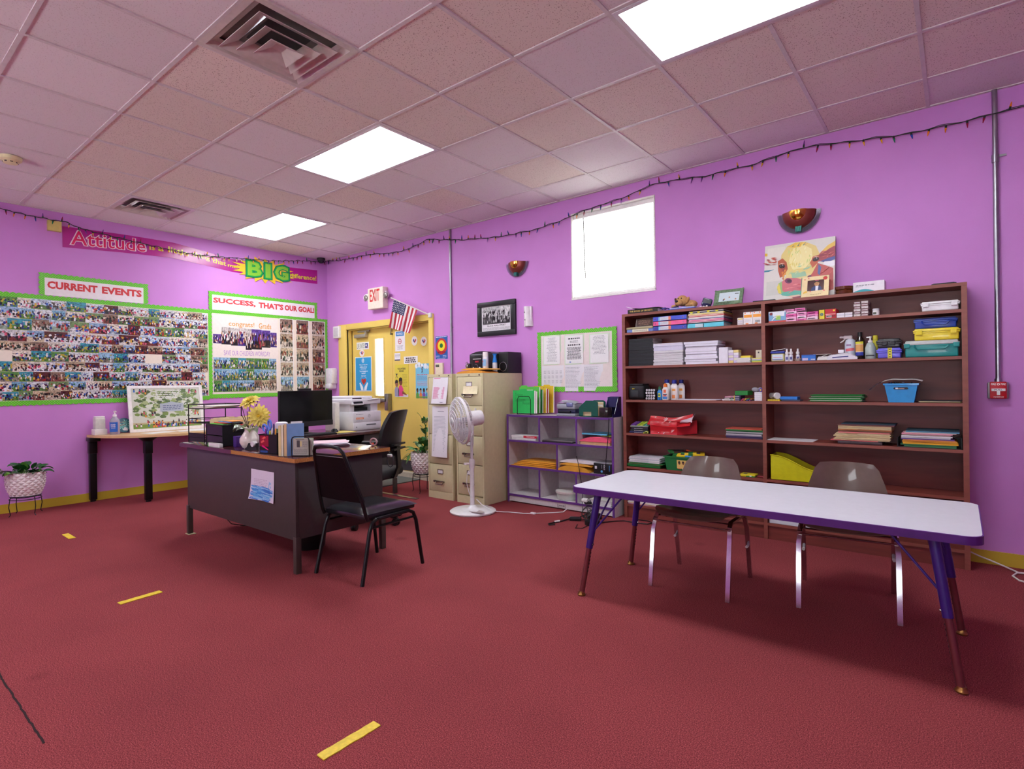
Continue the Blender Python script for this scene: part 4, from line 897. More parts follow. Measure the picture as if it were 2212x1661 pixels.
for r,zq in((.075,.082),(.11,.076),(.145,.067),(.18,.052),(.205,.034)):m.tube([(r*math.cos(2*math.pi*k/44),r*math.sin(2*math.pi*k/44),zq)for k in range(44)],.003,5,True)
m.xf(HM); part('front_grille',m,t)
m=M().use(FW); m.lathe([(.002,.096),(.038,.094),(.046,.086),(.046,.078)],n=24); m.use(mat((190,190,196),.3)); m.lathe([(.001,.0985),(.02,.098),(.024,.095)],n=20); m.xf(HM); part('hub_badge',m,t)
m=M().use(mat((206,206,212),.3))
for k in range(3):
 a0=2*math.pi*k/3
 def bl(a,b):
  r=.03+.165*b; th=a0+(a-.5)*(1.5-.35*b); return Vector((r*math.cos(th),r*math.sin(th),.01+.035*(a-.5)))
 m.grid(8,6,bl)
m.cyl((0,0,-.07),(0,0,.03),.03); m.xf(HM); part('blades',m,t)
m=M().use(FW); m.tube([(3.745,-.90,.42),(3.735,-.945,.37),(3.725,-.945,.28),(3.74,-.935,.2),(3.765,-.93,.14)],.003,6); m.tube([(3.77,-.90,.84),(3.79,-.905,.74),(3.785,-.91,.64),(3.765,-.91,.56)],.003,6)
m.tube([(3.79,-.88,.12),(3.83,-.85,.07),(3.90,-.83,.035),(3.97,-.796,.012),(4.02,-.75,.005),(4.065,-.725,.005),(4.13,-.71,.005),(4.206,-.693,.005),(4.284,-.638,.005),(4.36,-.56,.005),(4.425,-.50,.005),(4.48,-.43,.006),(4.50,-.40,.03)],.004,6)
m.box(4.26,4.31,-.655,-.625,.0,.014,.003); part('power_cord',m,t)
#  activity table
PUR=mat((86,38,122),.4,name='purple_table_edge'); PLEG=mat((52,26,120),.35,coat=.3,name='purple_enamel_leg'); PLEG2=mat((120,62,66),.3,.5,name='reddish_metal_tube'); TOPW=mat((222,222,230),.3,var=.02,name='white_table_laminate')
TX0,TX1,TY0,TY1,TZ=5.60,7.47,-2.05,-1.29,.617
t=root('activity_table','long white activity table with purple edge and purple legs','table',((TX0+TX1)/2,(TY0+TY1)/2,0))
def rr(x0,x1,y0,y1,r,n=6):
 out=[]
 for cx,cy,a0 in((x1-r,y1-r,0),(x0+r,y1-r,90),(x0+r,y0+r,180),(x1-r,y0+r,270)):
  out+=[(cx+r*math.cos(R(a0+90*k/n)),cy+r*math.sin(R(a0+90*k/n)))for k in range(n+1)]
 return out
m=M().use(TOPW); m.shape(HZ(0),rr(TX0+.004,TX1-.004,TY0+.004,TY1-.004,.06),TZ,TZ-.03); part('tabletop',m,t)
m=M().use(PUR); o=rr(TX0,TX1,TY0,TY1,.065); i_=rr(TX0+.005,TX1-.005,TY0+.005,TY1-.005,.06); n=len(o)
m.add([(x,y,z)for z in(TZ-.034,TZ-.001)for x,y in o]+[(x,y,z)for z in(TZ-.034,TZ+.0006)for x,y in i_],[(k,(k+1)%n,n+(k+1)%n,n+k)for k in range(n)]+[(n+k,n+(k+1)%n,3*n+(k+1)%n,3*n+k)for k in range(n)]+[((k+1)%n,k,2*n+k,2*n+(k+1)%n)for k in range(n)]); part('edge_band',m,t)
for fx_,fy_,tx,ty in((5.684,-2.061,5.76,-1.985),(5.664,-1.40,5.745,-1.42),(7.396,-2.026,7.31,-1.955),(7.40,-1.395,7.315,-1.42)):
 a=Vector((fx_,fy_,0)); b=Vector((tx,ty,TZ-.03)); lg=M().use(PLEG); pm=a.lerp(b,.46); lg.cyl(pm,b,.0195,.021,20); leg=part('leg',lg,t)
 lo=M().use(PLEG2); lo.cyl(a.lerp(b,.03),pm.lerp(b,.02),.0155,n=16); part('lower_tube',lo,leg)
 fo=M().use(mat((150,110,60),.3,.9)); fo.lathe([(.022,0),(.024,.006),(.018,.014),(.016,.024)],(a.x,a.y,0)); part('foot_glide',fo,leg)
 ho=M().use(BLACK); sd=Vector((1 if tx>fx_ else-1,0,0)); dd=(b-a).normalized()
 for k in range(6):p=a.lerp(b,.24+.035*k); ho.cyl(p+sd*.0135,p+sd*.0165,.005,n=8)
 ho.use(SIL); p=a.lerp(b,.5); ho.cyl(p+sd*.018,p+sd*.024,.006,n=8); part('adjustment_holes',ho,leg)
 br=M().use(PLEG); sx=1 if tx>fx_ else-1; sy=1 if ty<-1.7 else-1
 br.cyl(a.lerp(b,.60),(tx+sx*.16,ty,TZ-.032),.0055,n=8); br.cyl(a.lerp(b,.60),(tx+sx*.03,ty+sy*.13,TZ-.032),.0055,n=8); part('brace',br,leg)
 #  student chairs (local, front  -Y)
SH=mat((92,72,62),.28,var=.08,coat=.25,name='brown_plastic_shell')
def student_chair(label,loc,rz):
 t=root('student_chair',label,'chair',loc,'brown shell student chairs',rz,True)
 P=[(-.215,.425),(-.205,.445),(-.15,.448),(-.05,.432),(.05,.425),(.13,.432),(.175,.465),(.20,.53),(.225,.62),(.25,.70),(.262,.735)]
 W=[.185,.205,.222,.232,.236,.232,.225,.212,.190,.163,.135]
 def sf(a,b,o=0):
  k=b*(len(P)-1); i=min(int(k),len(P)-2); f=k-i
  y=P[i][0]+(P[i+1][0]-P[i][0])*f; z=P[i][1]+(P[i+1][1]-P[i][1])*f; w=W[i]+(W[i+1]-W[i])*f
  u=2*a-1; e=abs(u)**3
  if b<.6:z+=.018*e-o
  else:y-=.045*u*u*(1-abs(u)**6*.2); z-=.012*e*(b-.6); y+=o*.9; z-=o*.3
  return Vector((u*w,y,z))
 m=M().use(SH); nu,nv=16,30; m.grid(nu,nv,lambda a,b:sf(a,b)); m.grid(nu,nv,lambda a,b:sf(a,b,.007)); k0=(nu+1)*(nv+1)
 rim=[i for i in range(nu+1)]+[j*(nu+1)+nu for j in range(1,nv+1)]+[nv*(nu+1)+i for i in range(nu-1,-1,-1)]+[j*(nu+1)for j in range(nv-1,0,-1)]
 for a,b in zip(rim,rim[1:]+rim[:1]):m.f.append((a,b,k0+b,k0+a)); m.fm.append(m.mi); m.fc.append(None)
 part('seat_shell',m,t)
 for s_ in(-1,1):
  m=M().use(CHROME); m.sqtube([(s_*.225,-.245,0),(s_*.225,-.19,.33),(s_*.22,-.165,.395)],.024,.014,(1,0,0)); part('leg',m,t,'chrome front leg')
  m=M().use(CHROME); m.sqtube([(s_*.225,.235,0),(s_*.225,.165,.33),(s_*.22,.135,.395)],.024,.014,(1,0,0)); m.use(WHITE); m.cyl((s_*.225,.155,.21),(s_*.225,.183,.21),.008,n=10); part('leg',m,t,'chrome rear leg')
  m=M().use(CHROME); m.sqtube([(s_*.22,-.165,.395),(s_*.218,-.14,.415),(s_*.218,.105,.415),(s_*.22,.135,.395)],.024,.014,(1,0,0)); part('seat_rail',m,t)
 m=M().use(CHROME); m.cyl((-.225,-.185,.385),(.225,-.185,.385),.0055,n=8); m.cyl((-.225,-.13,.405),(.225,-.13,.405),.0055,n=8); m.cyl((-.225,.10,.405),(.225,.10,.405),.0055,n=8); part('crossbar',m,t)
 return t
c1=student_chair('brown plastic chair with chrome legs, left one behind the activity table',(6.157,-1.437,0),R(1.5))
dup(c1,(6.905,-1.247,0),'brown plastic chair with chrome legs, right one behind the activity table',rz=R(7.5))
#  black banquet chair (local, faces +Y)
t=root('banquet_chair','black padded metal chair at the right end of the grey desk','chair',(4.303,-2.50,0),None,R(4.0),True)
VIN=mat((24,25,30),.28,var=.1,coat=.4,name='black_vinyl'); VMAR=mat((20,11,14),.6,spec=.15,name='dark_vinyl_back')
m=M().use(VIN); m.grid(18,18,lambda a,b:Vector(((2*a-1)*(.215-.02*(1-b)),-.21+.44*b,.452-.035*max(abs(2*a-1),abs(2*b-1))**5-.006*(b-.5)))); m.box(-.20,.20,-.205,.225,.385,.42,.012)
part('seat',m,t)
m=M().use(VMAR); m.grid(10,14,lambda a,b:Vector(((2*a-1)*(.195-.055*b),-.235-.085*b-.01*math.sin(math.pi*a)+.02*math.sin(math.pi*a)*0,.50+.285*b)))
m.use(VIN); m.grid(10,14,lambda a,b:Vector(((2*a-1)*(.195-.055*b),-.205-.085*b+.014*math.sin(math.pi*a)*math.sin(math.pi*b)**.5,.50+.285*b)))
m.grid(10,1,lambda a,b:Vector(((2*a-1)*.14,-.32+.03*b,.785))); m.grid(10,1,lambda a,b:Vector(((2*a-1)*.195,-.235+.03*b,.50)))
for s_ in(-1,1):m.grid(1,10,lambda a,b,s_=s_:Vector((s_*(.195-.055*b),-.235-.085*b+.03*a,.50+.285*b)))
part('backrest',m,t)
m=M().use(BLACKM); L_=[]
for s_ in(1,-1):
 pts=[(s_*.212,-.20,.385),(s_*.212,-.215,.42),(s_*.208,-.235,.50),(s_*.152,-.312,.77),(s_*.142,-.325,.815),(s_*.115,-.335,.845),(s_*.05,-.338,.853)]
 L_+=pts if s_==1 else pts[::-1]
m.tube(L_,.0115,8); m.tube([(-.14,-.318,.795),(.14,-.318,.795)],.007,6); part('back_frame',m,t)
for s_ in(-1,1):
 m=M().use(BLACKM); m.tube([(s_*.226,-.262,0),(s_*.215,-.19,.31),(s_*.213,-.165,.365),(s_*.213,-.13,.382)],.0125,8); part('leg',m,t)
 m=M().use(BLACKM); m.tube([(s_*.228,.262,0),(s_*.215,.215,.31),(s_*.213,.19,.365),(s_*.213,.15,.382)],.0125,8); part('leg',m,t)
 m=M().use(BLACKM); m.tube([(s_*.213,-.13,.382),(s_*.213,.15,.382)],.0125,8); m.tube([(s_*.215,-.178,.335),(s_*.215,.202,.335)],.008,6); part('side_rail',m,t)
m=M().use(BLACKM); m.tube([(-.21,-.14,.378),(.21,-.14,.378)],.008,6); m.tube([(-.21,.16,.378),(.21,.16,.378)],.008,6); part('crossbar',m,t)
#  grey desk
GM=mat((72,67,66),.42,.2,var=.04,name='charcoal_enamel'); DT=wood((58,22,26),(78,32,32),'mahogany_laminate',(2,10,10),.22,.4); CHIP=mat((176,118,62),.8,var=.35,scale=160,bump=.4,name='exposed_chipboard')
D0,D1,E0,E1,DZ1=2.27,4.075,-2.905,-2.14,.762
t=root('office_desk','large charcoal metal desk with a dark wood top and chipped right edge','desk',(3.17,-2.52,0))
m=M().use(DT); m.box(D0,D1,E0,E1,DZ1-.028,DZ1,.002); part('desktop',m,t)
m=M().use(DT); m.box(D0-.002,3.20,E0-.003,E0,DZ1-.030,DZ1-.001); part('edge_band',m,t)
m=M().use(CHIP); m.box(3.20,D1+.002,E0-.0022,E0,DZ1-.028,DZ1-.0015); m.box(D1,D1+.0022,E0,E1,DZ1-.028,DZ1-.0015); part('exposed_edge',m,t,'bare chipboard edge where the trim broke off')
m=M().use(GM); m.box(2.33,4.02,-2.872,-2.85,.218,DZ1-.028,.002); part('front_panel',m,t)
m=M().use(GM); m.box(4.0,4.022,-2.85,-2.17,.225,DZ1-.028,.002); part('side_panel',m,t); m=M().use(GM); m.box(2.33,2.352,-2.85,-2.17,.225,DZ1-.028,.002); part('side_panel',m,t)
m=M().use(GM); m.box(3.58,3.998,-2.83,-2.18,.235,DZ1-.03); dr=part('pedestal',m,t)
for k in range(3):d=M().use(GM); d.box(3.59,3.99,-2.18,-2.162,.245+k*.16,.395+k*.16,.003); d.use(SIL); d.box(3.72,3.86,-2.162,-2.15,.33+k*.16,.345+k*.16,.003); part('drawer',d,dr)
for x,y in((2.35,-2.865),(4.005,-2.855),(2.35,-2.175),(4.005,-2.165)):
 m=M().use(mat((84,78,72),.35,.4)); m.box(x-.019,x+.019,y-.019,y+.019,0,.24,.002); part('leg',m,t)
m=M().use(mat((176,170,130),.6)); m.box(2.325,2.40,-2.895,-2.835,.0005,.005,.002); solo('floor_shim',m,'small tan pad under the left front leg of the grey desk','floor pad')
# drawing taped to the front
PF=Pl((0,-2.8725,0),(1,0,0),(0,0,1))
def dp(a,b,e=0.0):
 u=3.44+.318*a-.028*(1-b)**3*(1-a); v=.424+.218*b+.005*a*(1-b)+.006*(1-b)*math.sin(3*a)
 return PF(u,v,.003+.012*(1-b)**2*(1-a)+.008*(1-b)**2*a**2+e)
m=M().ink((226,222,236)); m.grid(10,10,dp); q=random.Random(8)
for k in range(150):
 b=.03+.42*q.random(); a=.03+.6*q.random(); w=.15+.28*q.random(); c=[(60,150,222),(96,180,232),(44,120,206),(150,206,238)][q.randrange(4)]
 a1=min(.96,a+w); m.ink(c); s_=-.10*w; m.add([dp(a,b,.0006+k*.00001),dp(a1,b+s_,.0006+k*.00001),dp(a1,b+s_+.03,.0006+k*.00001),dp(a,b+.03,.0006+k*.00001)],[(0,1,2,3)])
m.ink((150,200,236))
for k in range(12):a=.76+.10*q.random(); b=.42+.2*q.random(); m.add([dp(a,b,.001),dp(a+.03,b,.001),dp(a+.03,b+.06,.001),dp(a,b+.06,.001)],[(0,1,2,3)])
m.ink((170,150,176))
for k in range(5):
 a=.15
 while a<.68:w=.02+.05*q.random(); b=.68-k*.05; m.add([dp(a,b,.001),dp(a+w,b,.001),dp(a+w,b+.012,.001),dp(a,b+.012,.001)],[(0,1,2,3)]); a+=w+.02
solo('child_drawing',m,'crumpled paper with blue crayon scribble on the front of the grey desk','drawing')
m=M().use(BLACK); m.lathe([(.10,0),(.105,.01),(.135,.27),(.14,.275),(.132,.27),(.10,.012)],(3.53,-2.47,0),24,False); m.lathe([(.001,.006),(.10,.006)],(3.53,-2.47,0),24,False); solo('waste_basket',m,'black round waste basket under the grey desk','waste basket')
m=M().use(BLACK); m.tube([(2.38,-2.64,.24),(2.40,-2.62,.12),(2.43,-2.56,.03),(2.47,-2.48,.006),(2.6,-2.40,.005),(2.8,-2.3,.005)],.004,6); solo('floor_cable',m,'thin black cord drooping to the carpet under the grey desk','cord')
#  second desk
t=root('computer_desk','charcoal metal desk with wood top that carries the monitor and printer','desk',(2.07,-1.41,0))
m=M().use(DT); m.box(1.69,2.45,-2.13,-.68,.696,.724,.002); part('desktop',m,t)
m=M().use(GM); m.box(2.40,2.424,-1.15,-.72,.17,.696,.002); part('side_panel',m,t); m=M().use(GM); m.box(1.72,2.40,-.745,-.722,.17,.696,.002); part('end_panel',m,t); m=M().use(GM); m.box(1.72,1.745,-2.1,-.745,.17,.696,.002); part('back_panel',m,t)
for x,y in((2.425,-.745),(1.735,-.74),(2.415,-2.1),(1.735,-2.1)):m=M().use(mat((84,78,72),.35,.4)); m.box(x-.019,x+.019,y-.019,y+.019,0,.696 if y<-2 else .172,.002); part('leg',m,t)
#  office chair (local, faces +X)
t=root('office_chair','black swivel office chair between the two desks','chair',(3.26,-1.72,0),None,R(206.5),True)
m=M().use(BLACK)
for k in range(5):
 a=2*math.pi*k/5+.35; m.sqtube([(.03*math.cos(a),.03*math.sin(a),.115),(.30*math.cos(a),.30*math.sin(a),.075)],.05,.03,(-math.sin(a),math.cos(a),0))
m.lathe([(.05,.09),(.05,.14),(.03,.15)]); part('star_base',m,t)
for k in range(5):
 a=2*math.pi*k/5+.35; c=Vector((.30*math.cos(a),.30*math.sin(a),.03)); w=M().use(BLACK); sd=Vector((-math.sin(a),math.cos(a),0)); w.cyl(c-sd*.022,c-sd*.004,.03,n=16); w.cyl(c+sd*.004,c+sd*.022,.03,n=16); w.box(c.x-.012,c.x+.012,c.y-.012,c.y+.012,.03,.075); part('caster',w,t)
m=M().use(STEEL); m.cyl((0,0,.14),(0,0,.38),.02); part('gas_lift',m,t)
FAB=mat((26,26,28),.75,var=.2,scale=200,bump=.3,name='black_mesh_fabric')
m=M().use(FAB); m.box(-.235,.25,-.24,.24,.40,.48,.035,4); part('seat',m,t)
m=M().use(FAB)
def obk(a,b,o=0):
 w=.215-.05*max(0,(b-.6)/.4)**2-.035*max(0,(.25-b)/.25); u=2*a-1
 return Vector((-.235-.085*b+.045*u*u+o*-.03+.03*math.sin(math.pi*b),u*w,.60+.405*b-.02*abs(u)**3*b))
m.grid(12,14,lambda a,b:obk(a,b)); m.use(BLACK); m.grid(12,14,lambda a,b:obk(a,b,1))
for f_ in(lambda a,b:obk(a,1,b),lambda a,b:obk(a,0,b)):m.grid(12,1,f_)
for f_ in(lambda a,b:obk(0,b,a),lambda a,b:obk(1,b,a)):m.grid(1,14,f_)
part('backrest',m,t)
m=M().use(BLACK); m.sqtube([(-.05,0,.39),(-.25,0,.41),(-.285,0,.50),(-.275,0,.68)],.07,.02,(0,1,0))
for z in(.66,.70):m.box(-.30,-.27,-.12,.12,z-.008,z+.008)
part('back_support',m,t)
for s_ in(-1,1):
 m=M().use(BLACK); m.sqtube([(-.02,s_*.24,.43),(.06,s_*.265,.48),(.06,s_*.27,.66)],.05,.018,(1,0,0)); m.box(-.06,.20,s_*.27-.035,s_*.27+.035,.66,.695,.014,3); part('armrest',m,t)
 #  half round side table
t=root('side_table','half round tan side table with black legs against the purple wall','table',(.3,-2.2,0))
MAP=wood((206,166,116),(222,184,134),'maple_laminate',(4,4,20),.4)
m=M().use(MAP); hp=[(.004,-2.2+.785)]+[(.785*math.cos(a),-2.2+.785*math.sin(a))for a in[math.pi/2-math.pi*k/40 for k in range(1,40)]]+[(.004,-2.2-.785)]
m.shape(HZ(0),hp[::-1],.722,.698); part('tabletop',m,t)
for x,y in((.045,-2.945),(.565,-2.585),(.565,-1.815),(.045,-1.455)):
 m=M().use(BLACKM); m.box(x-.032,x+.032,y-.032,y+.032,.02,.66,.006); m.box(x-.037,x+.037,y-.037,y+.037,.52,.66,.006); m.cyl((x,y,0),(x,y,.03),.026); m.cyl((x,y,.655),(x,y,.698),.05,.10,20)if x>.2 else m.box(x-.03,x+.10,y-.05,y+.05,.655,.698,.006); part('leg',m,t)
 #  potted plants on stands
POT=mat((226,218,218),.35,var=.05,name='white_ceramic'); SOIL=mat((50,36,28),.95,bump=.5)
def leafs(m,base,q,n,ln_,wd,spread,lift,cols,dirs=None):
 for k in range(n):
  a=dirs[k][0]if dirs else 2*math.pi*q.random(); e=dirs[k][1]if dirs else lift*(.4+q.random()); L_=ln_*(.7+.6*q.random()); w=wd*(.7+.5*q.random()); c=cols[q.randrange(len(cols))]
  st=Vector(base)+Vector((spread*math.cos(a),spread*math.sin(a),0))*q.random(); d=Vector((math.cos(a)*math.cos(e),math.sin(a)*math.cos(e),math.sin(e))); sd=Vector((-math.sin(a),math.cos(a),0)); dro=.5+.8*q.random()
  stem=L_*(.35+.5*q.random()); m.use(mat((92,140,56),.5)); m.tube([st,st+d*stem*.5,st+d*stem],.0022,5); s2=st+d*stem; tw=(q.random()-.5)*.8
  m.use(mat(c,.3,var=.35,scale=40,coat=.2))
  def lf(u,v,s2=s2,d=d,sd=sd,L_=L_,w=w,dro=dro,tw=tw):
   t_=v; prof=(math.sin(math.pi*min(1,t_*.93+.07)**.62))*(1-.2*t_); x=(2*u-1)*w*prof
   return s2+d*L_*t_*(1-.12*t_)+Vector((0,0,-L_*dro*.45*t_**2))+sd*x+Vector((0,0,abs(2*u-1)*w*.25+tw*x))
  m.grid(4,7,lf)
def pot(name_label,c,r,h,seedv,stand_h):
 x,y=c; t=root('plant_stand',name_label[0],'plant stand',(x,y,0),'wire plant stands'); W_=BLACKM; sr=r*.82
 m=M().use(W_)
 for z,rr_ in((stand_h,sr),(stand_h-.012,sr*.75),(stand_h-.03,sr*1.02)):m.tube([(x+rr_*math.cos(2*math.pi*k/28),y+rr_*math.sin(2*math.pi*k/28),z)for k in range(28)],.0035,6,True)
 part('ring',m,t)
 for k in range(4):
  a=name_label[3]+math.pi/2*k; ca,sa=math.cos(a),math.sin(a)
  m=M().use(W_); m.tube([(x+sr*ca,y+sr*sa,stand_h),(x+(sr+.012)*ca,y+(sr+.012)*sa,stand_h-.02),(x+(sr+.022)*ca,y+(sr+.022)*sa,stand_h*.5),(x+(sr+.008)*ca,y+(sr+.008)*sa,.02),(x+(sr+.022)*ca,y+(sr+.022)*sa,.004)],.004,6); part('leg',m,t)
 t=root('potted_plant',name_label[1],'potted plant',(x,y,stand_h+.004),'plants in white pineapple pots')
 m=M().use(POT); z0=stand_h+.004; nj,ni=10,32
 def pr_(j,extra=0):v=j/nj; return r*(.70+.30*math.sin(min(1,v*1.5+.08)*math.pi/2)-.06*max(0,v-.7))+extra
 for j in range(-1,nj+1):
  for i in range(ni):
   if(i+j)%2:continue
   def pt(ii,jj,e=0):a=2*math.pi*ii/ni; jj_=max(0,min(nj,jj)); return(x+pr_(jj_,e)*math.cos(a),y+pr_(jj_,e)*math.sin(a),z0+h*jj_/nj)
   c_=pt(i,j,.011); P4=[pt(i-1,j),pt(i,j-1),pt(i+1,j),pt(i,j+1)]; n0=len(m.v); m.add([c_]+P4,[(0,1,2),(0,2,3),(0,3,4),(0,4,1)])
 m.lathe([(pr_(nj)+.002,h),(pr_(nj)-.01,h),(pr_(nj)-.012,h-.03)],(x,y,z0),32,False); m.lathe([(.001,.001),(r*.72,.001)],(x,y,z0),32,False); part('pot',m,t)
 m=M().use(SOIL); m.lathe([(.001,h-.03),(pr_(nj)-.011,h-.032)],(x,y,z0),24,False); part('soil',m,t)
 m=M(); name_label[2](m,(x,y,z0+h-.03)); part('foliage',m,t)
def pothos(m,b):
 q=random.Random(31); G=[(24,70,34),(36,96,40),(30,84,36),(70,120,44)]
 leafs(m,b,q,26,.105,.036,.08,.75,G); leafs(m,b,q,9,.10,.036,.06,1.2,G)
 for a,e,L_ in((-1.75,.55,.2),(-1.5,.15,.16),(-1.3,-.05,.13),(-.9,.1,.12)):
  leafs(m,(b[0]+.10*math.cos(a),b[1]+.13*math.sin(a),b[2]+.03),q,2,.09,.034,.01,e,[(96,150,40),(120,170,50),(50,110,40)],[(a,e),(a+.35,e+.2)])
def dieff(m,b):
 q=random.Random(12); G=[(40,104,52),(96,150,84),(60,124,60),(150,180,120)]
 leafs(m,b,q,18,.13,.032,.05,.9,G); leafs(m,(b[0]+.02,b[1],b[2]+.08),q,14,.12,.032,.03,1.1,G)
 m.use(mat((80,110,60),.5)); m.tube([(b[0]+.03,b[1],b[2]),(b[0]+.05,b[1],b[2]+.18),(b[0]+.06,b[1]-.01,b[2]+.34)],.005,6)
 leafs(m,(b[0]+.05,b[1],b[2]+.2),q,8,.11,.03,.01,1.0,G); leafs(m,(b[0]+.06,b[1]-.01,b[2]+.32),q,7,.12,.03,.01,1.1,G)
 for a,e in((-2.6,-.35),(-2.9,-.5),(-2.2,-.6),(2.8,.1)):leafs(m,(b[0]+.11*math.cos(a),b[1]+.11*math.sin(a),b[2]+.03),q,2,.10,.028,.01,e,G,[(a,e),(a+.3,e-.3)])
pot(('black wire plant stand at the left edge of the view','trailing pothos in a white pineapple pot near the left wall',pothos,.35),(.24,-3.54),.148,.225,1,.19)
pot(('black wire plant stand beside the beige file cabinets','variegated leafy plant in a white pot by the yellow door',dieff,.5),(2.63,-.50),.135,.235,2,.215)
# carpet tape and cords
def tape(pts,label):
 m=M().use(mat((226,200,50),.5,var=.12,scale=60,bump=.2,name='yellow_floor_tape')); m.shape(HZ(0),pts,.004,.0005); solo('floor_tape',m,label,'tape','yellow tape strips on the carpet')
def ragged(a,b,w,seed):
 q=random.Random(seed); a,b=Vector(a),Vector(b); d=b-a; n_=Vector((-d.y,d.x)).normalized()*w/2; o=[]
 for s_ in(1,-1):
  ks=range(13)if s_==1 else range(12,-1,-1)
  for k in ks:p=a+d*k/12+n_*s_*(1+.12*(q.random()-.5)); o.append((p.x,p.y))
 return o[::-1]
tape(ragged((5.737,-3.785),(5.737,-3.553),.042,1),'torn yellow tape strip on the carpet nearest the viewer')
tape(ragged((3.647,-3.747),(3.632,-3.528),.046,2),'yellow tape strip on the carpet, middle of the three')
tape(ragged((1.49,-3.512),(1.71,-3.514),.046,3),'short yellow tape strip on the carpet farthest back by the left wall')
m=M().use(mat((40,20,22),.95)); q=random.Random(4); pts=[(4.0+.9*k/40,-4.335+.004*q.random())for k in range(41)]
m.shape(HZ(0),[(u,v-.003)for u,v in pts]+[(u,v+.003+.002*q.random())for u,v in pts[::-1]],.0012,.0003); solo('carpet_seam',m,'dark frayed seam in the carpet at the lower left','carpet seam')
m=M().use(mat((226,222,216),.4)); m.tube([(7.44,-.03,.07),(7.50,-.03,.045),(7.55,-.035,.03),(7.62,-.07,.012),(7.677,-.141,.006),(7.72,-.13,.006),(7.78,-.16,.006),(7.80,-.26,.006),(7.74,-.35,.006),(7.67,-.32,.006),(7.645,-.24,.006),(7.67,-.16,.008),(7.75,-.14,.01),(7.95,-.2,.006),(8.2,-.25,.006)],.0055,6); solo('extension_cable',m,'white cord looping on the carpet right of the bookcase','cord')
t=root('power_adapters','tangle of black power adapters and cords in front of the cubby shelf','power adapter',(4.8,-.62,0))
m=M().use(BLACK); m.box(-.05,.05,-.024,.024,0,.032,.005); m.xf(Matrix.Translation((4.735,-.62,.0))@Matrix.Rotation(R(25),4,'Z')); part('adapter',m,t)
m=M().use(BLACK); m.box(-.06,.06,-.03,.03,0,.04,.006); m.xf(Matrix.Translation((4.93,-.66,.0))@Matrix.Rotation(R(60),4,'Z')); part('adapter',m,t)
m=M().use(BLACK); m.box(-.07,.07,-.022,.022,0,.05,.006); m.xf(Matrix.Translation((4.86,-.50,.0))@Matrix.Rotation(R(70),4,'Z')); part('power_strip',m,t)
m=M().use(BLACK); q=random.Random(15)
m.tube([(4.69,-.64,.015),(4.66,-.72,.006),(4.635,-.80,.006),(4.62,-.87,.006),(4.645,-.90,.008),(4.69,-.87,.012)],.006,6)
for k in range(9):
 c=Vector((4.80+.1*q.random(),-.56+.12*(q.random()-.5),.02)); rr2=.03+.04*q.random(); ph=q.random()*6; tl=q.random()
 m.tube([(c.x+rr2*math.cos(ph+.5*j),c.y+rr2*.8*math.sin(ph+.5*j),max(.005,c.z+.05*tl+.04*math.sin(.5*j+ph)*tl))for j in range(13)],.0035,6)
m.tube([(4.83,-.74,.006),(4.88,-.85,.005),(4.93,-.82,.005),(4.93,-.70,.01)],.0035,6)
m.tube([(4.80,-.52,.02),(4.70,-.44,.04),(4.665,-.39,.12),(4.655,-.362,.22),(4.63,-.36,.34),(4.61,-.358,.46),(4.59,-.36,.53)],.0032,6)
m.tube([(4.84,-.5,.02),(4.74,-.42,.05),(4.70,-.38,.10),(4.74,-.37,.14),(4.78,-.38,.08)],.0035,6)
m.tube([(4.96,-.60,.01),(5.04,-.45,.006),(5.1,-.40,.006),(5.2,-.40,.006),(5.31,-.385,.006),(5.33,-.32,.006),(5.27,-.285,.006),(5.17,-.29,.006)],.0045,6); part('cords',m,t)
m=M().use(WHITE); m.tube([(4.635,-.80,.013),(4.655,-.75,.013)],.0075,6); part('cord_wrap',m,t,'white tape wrap on a black cord')
m=M().use(WHITE); m.box(4.655,4.72,-.395,-.352,.115,.15,.012); m.use(BLACK); m.box(4.68,4.75,-.39,-.355,.10,.125,.01); solo('wall_adapter',m,'small white charger on the bottom ledge of the cubby shelf','charger')
m=M().use(BLACK); m.tube([(4.935,-.352,.895),(4.93,-.358,.75),(4.915,-.36,.62),(4.905,-.362,.52),(4.90,-.362,.40),(4.897,-.36,.33)],.0035,6); solo('hanging_cable',m,'thin black cord hanging down the right side of the cubby shelf','cord')
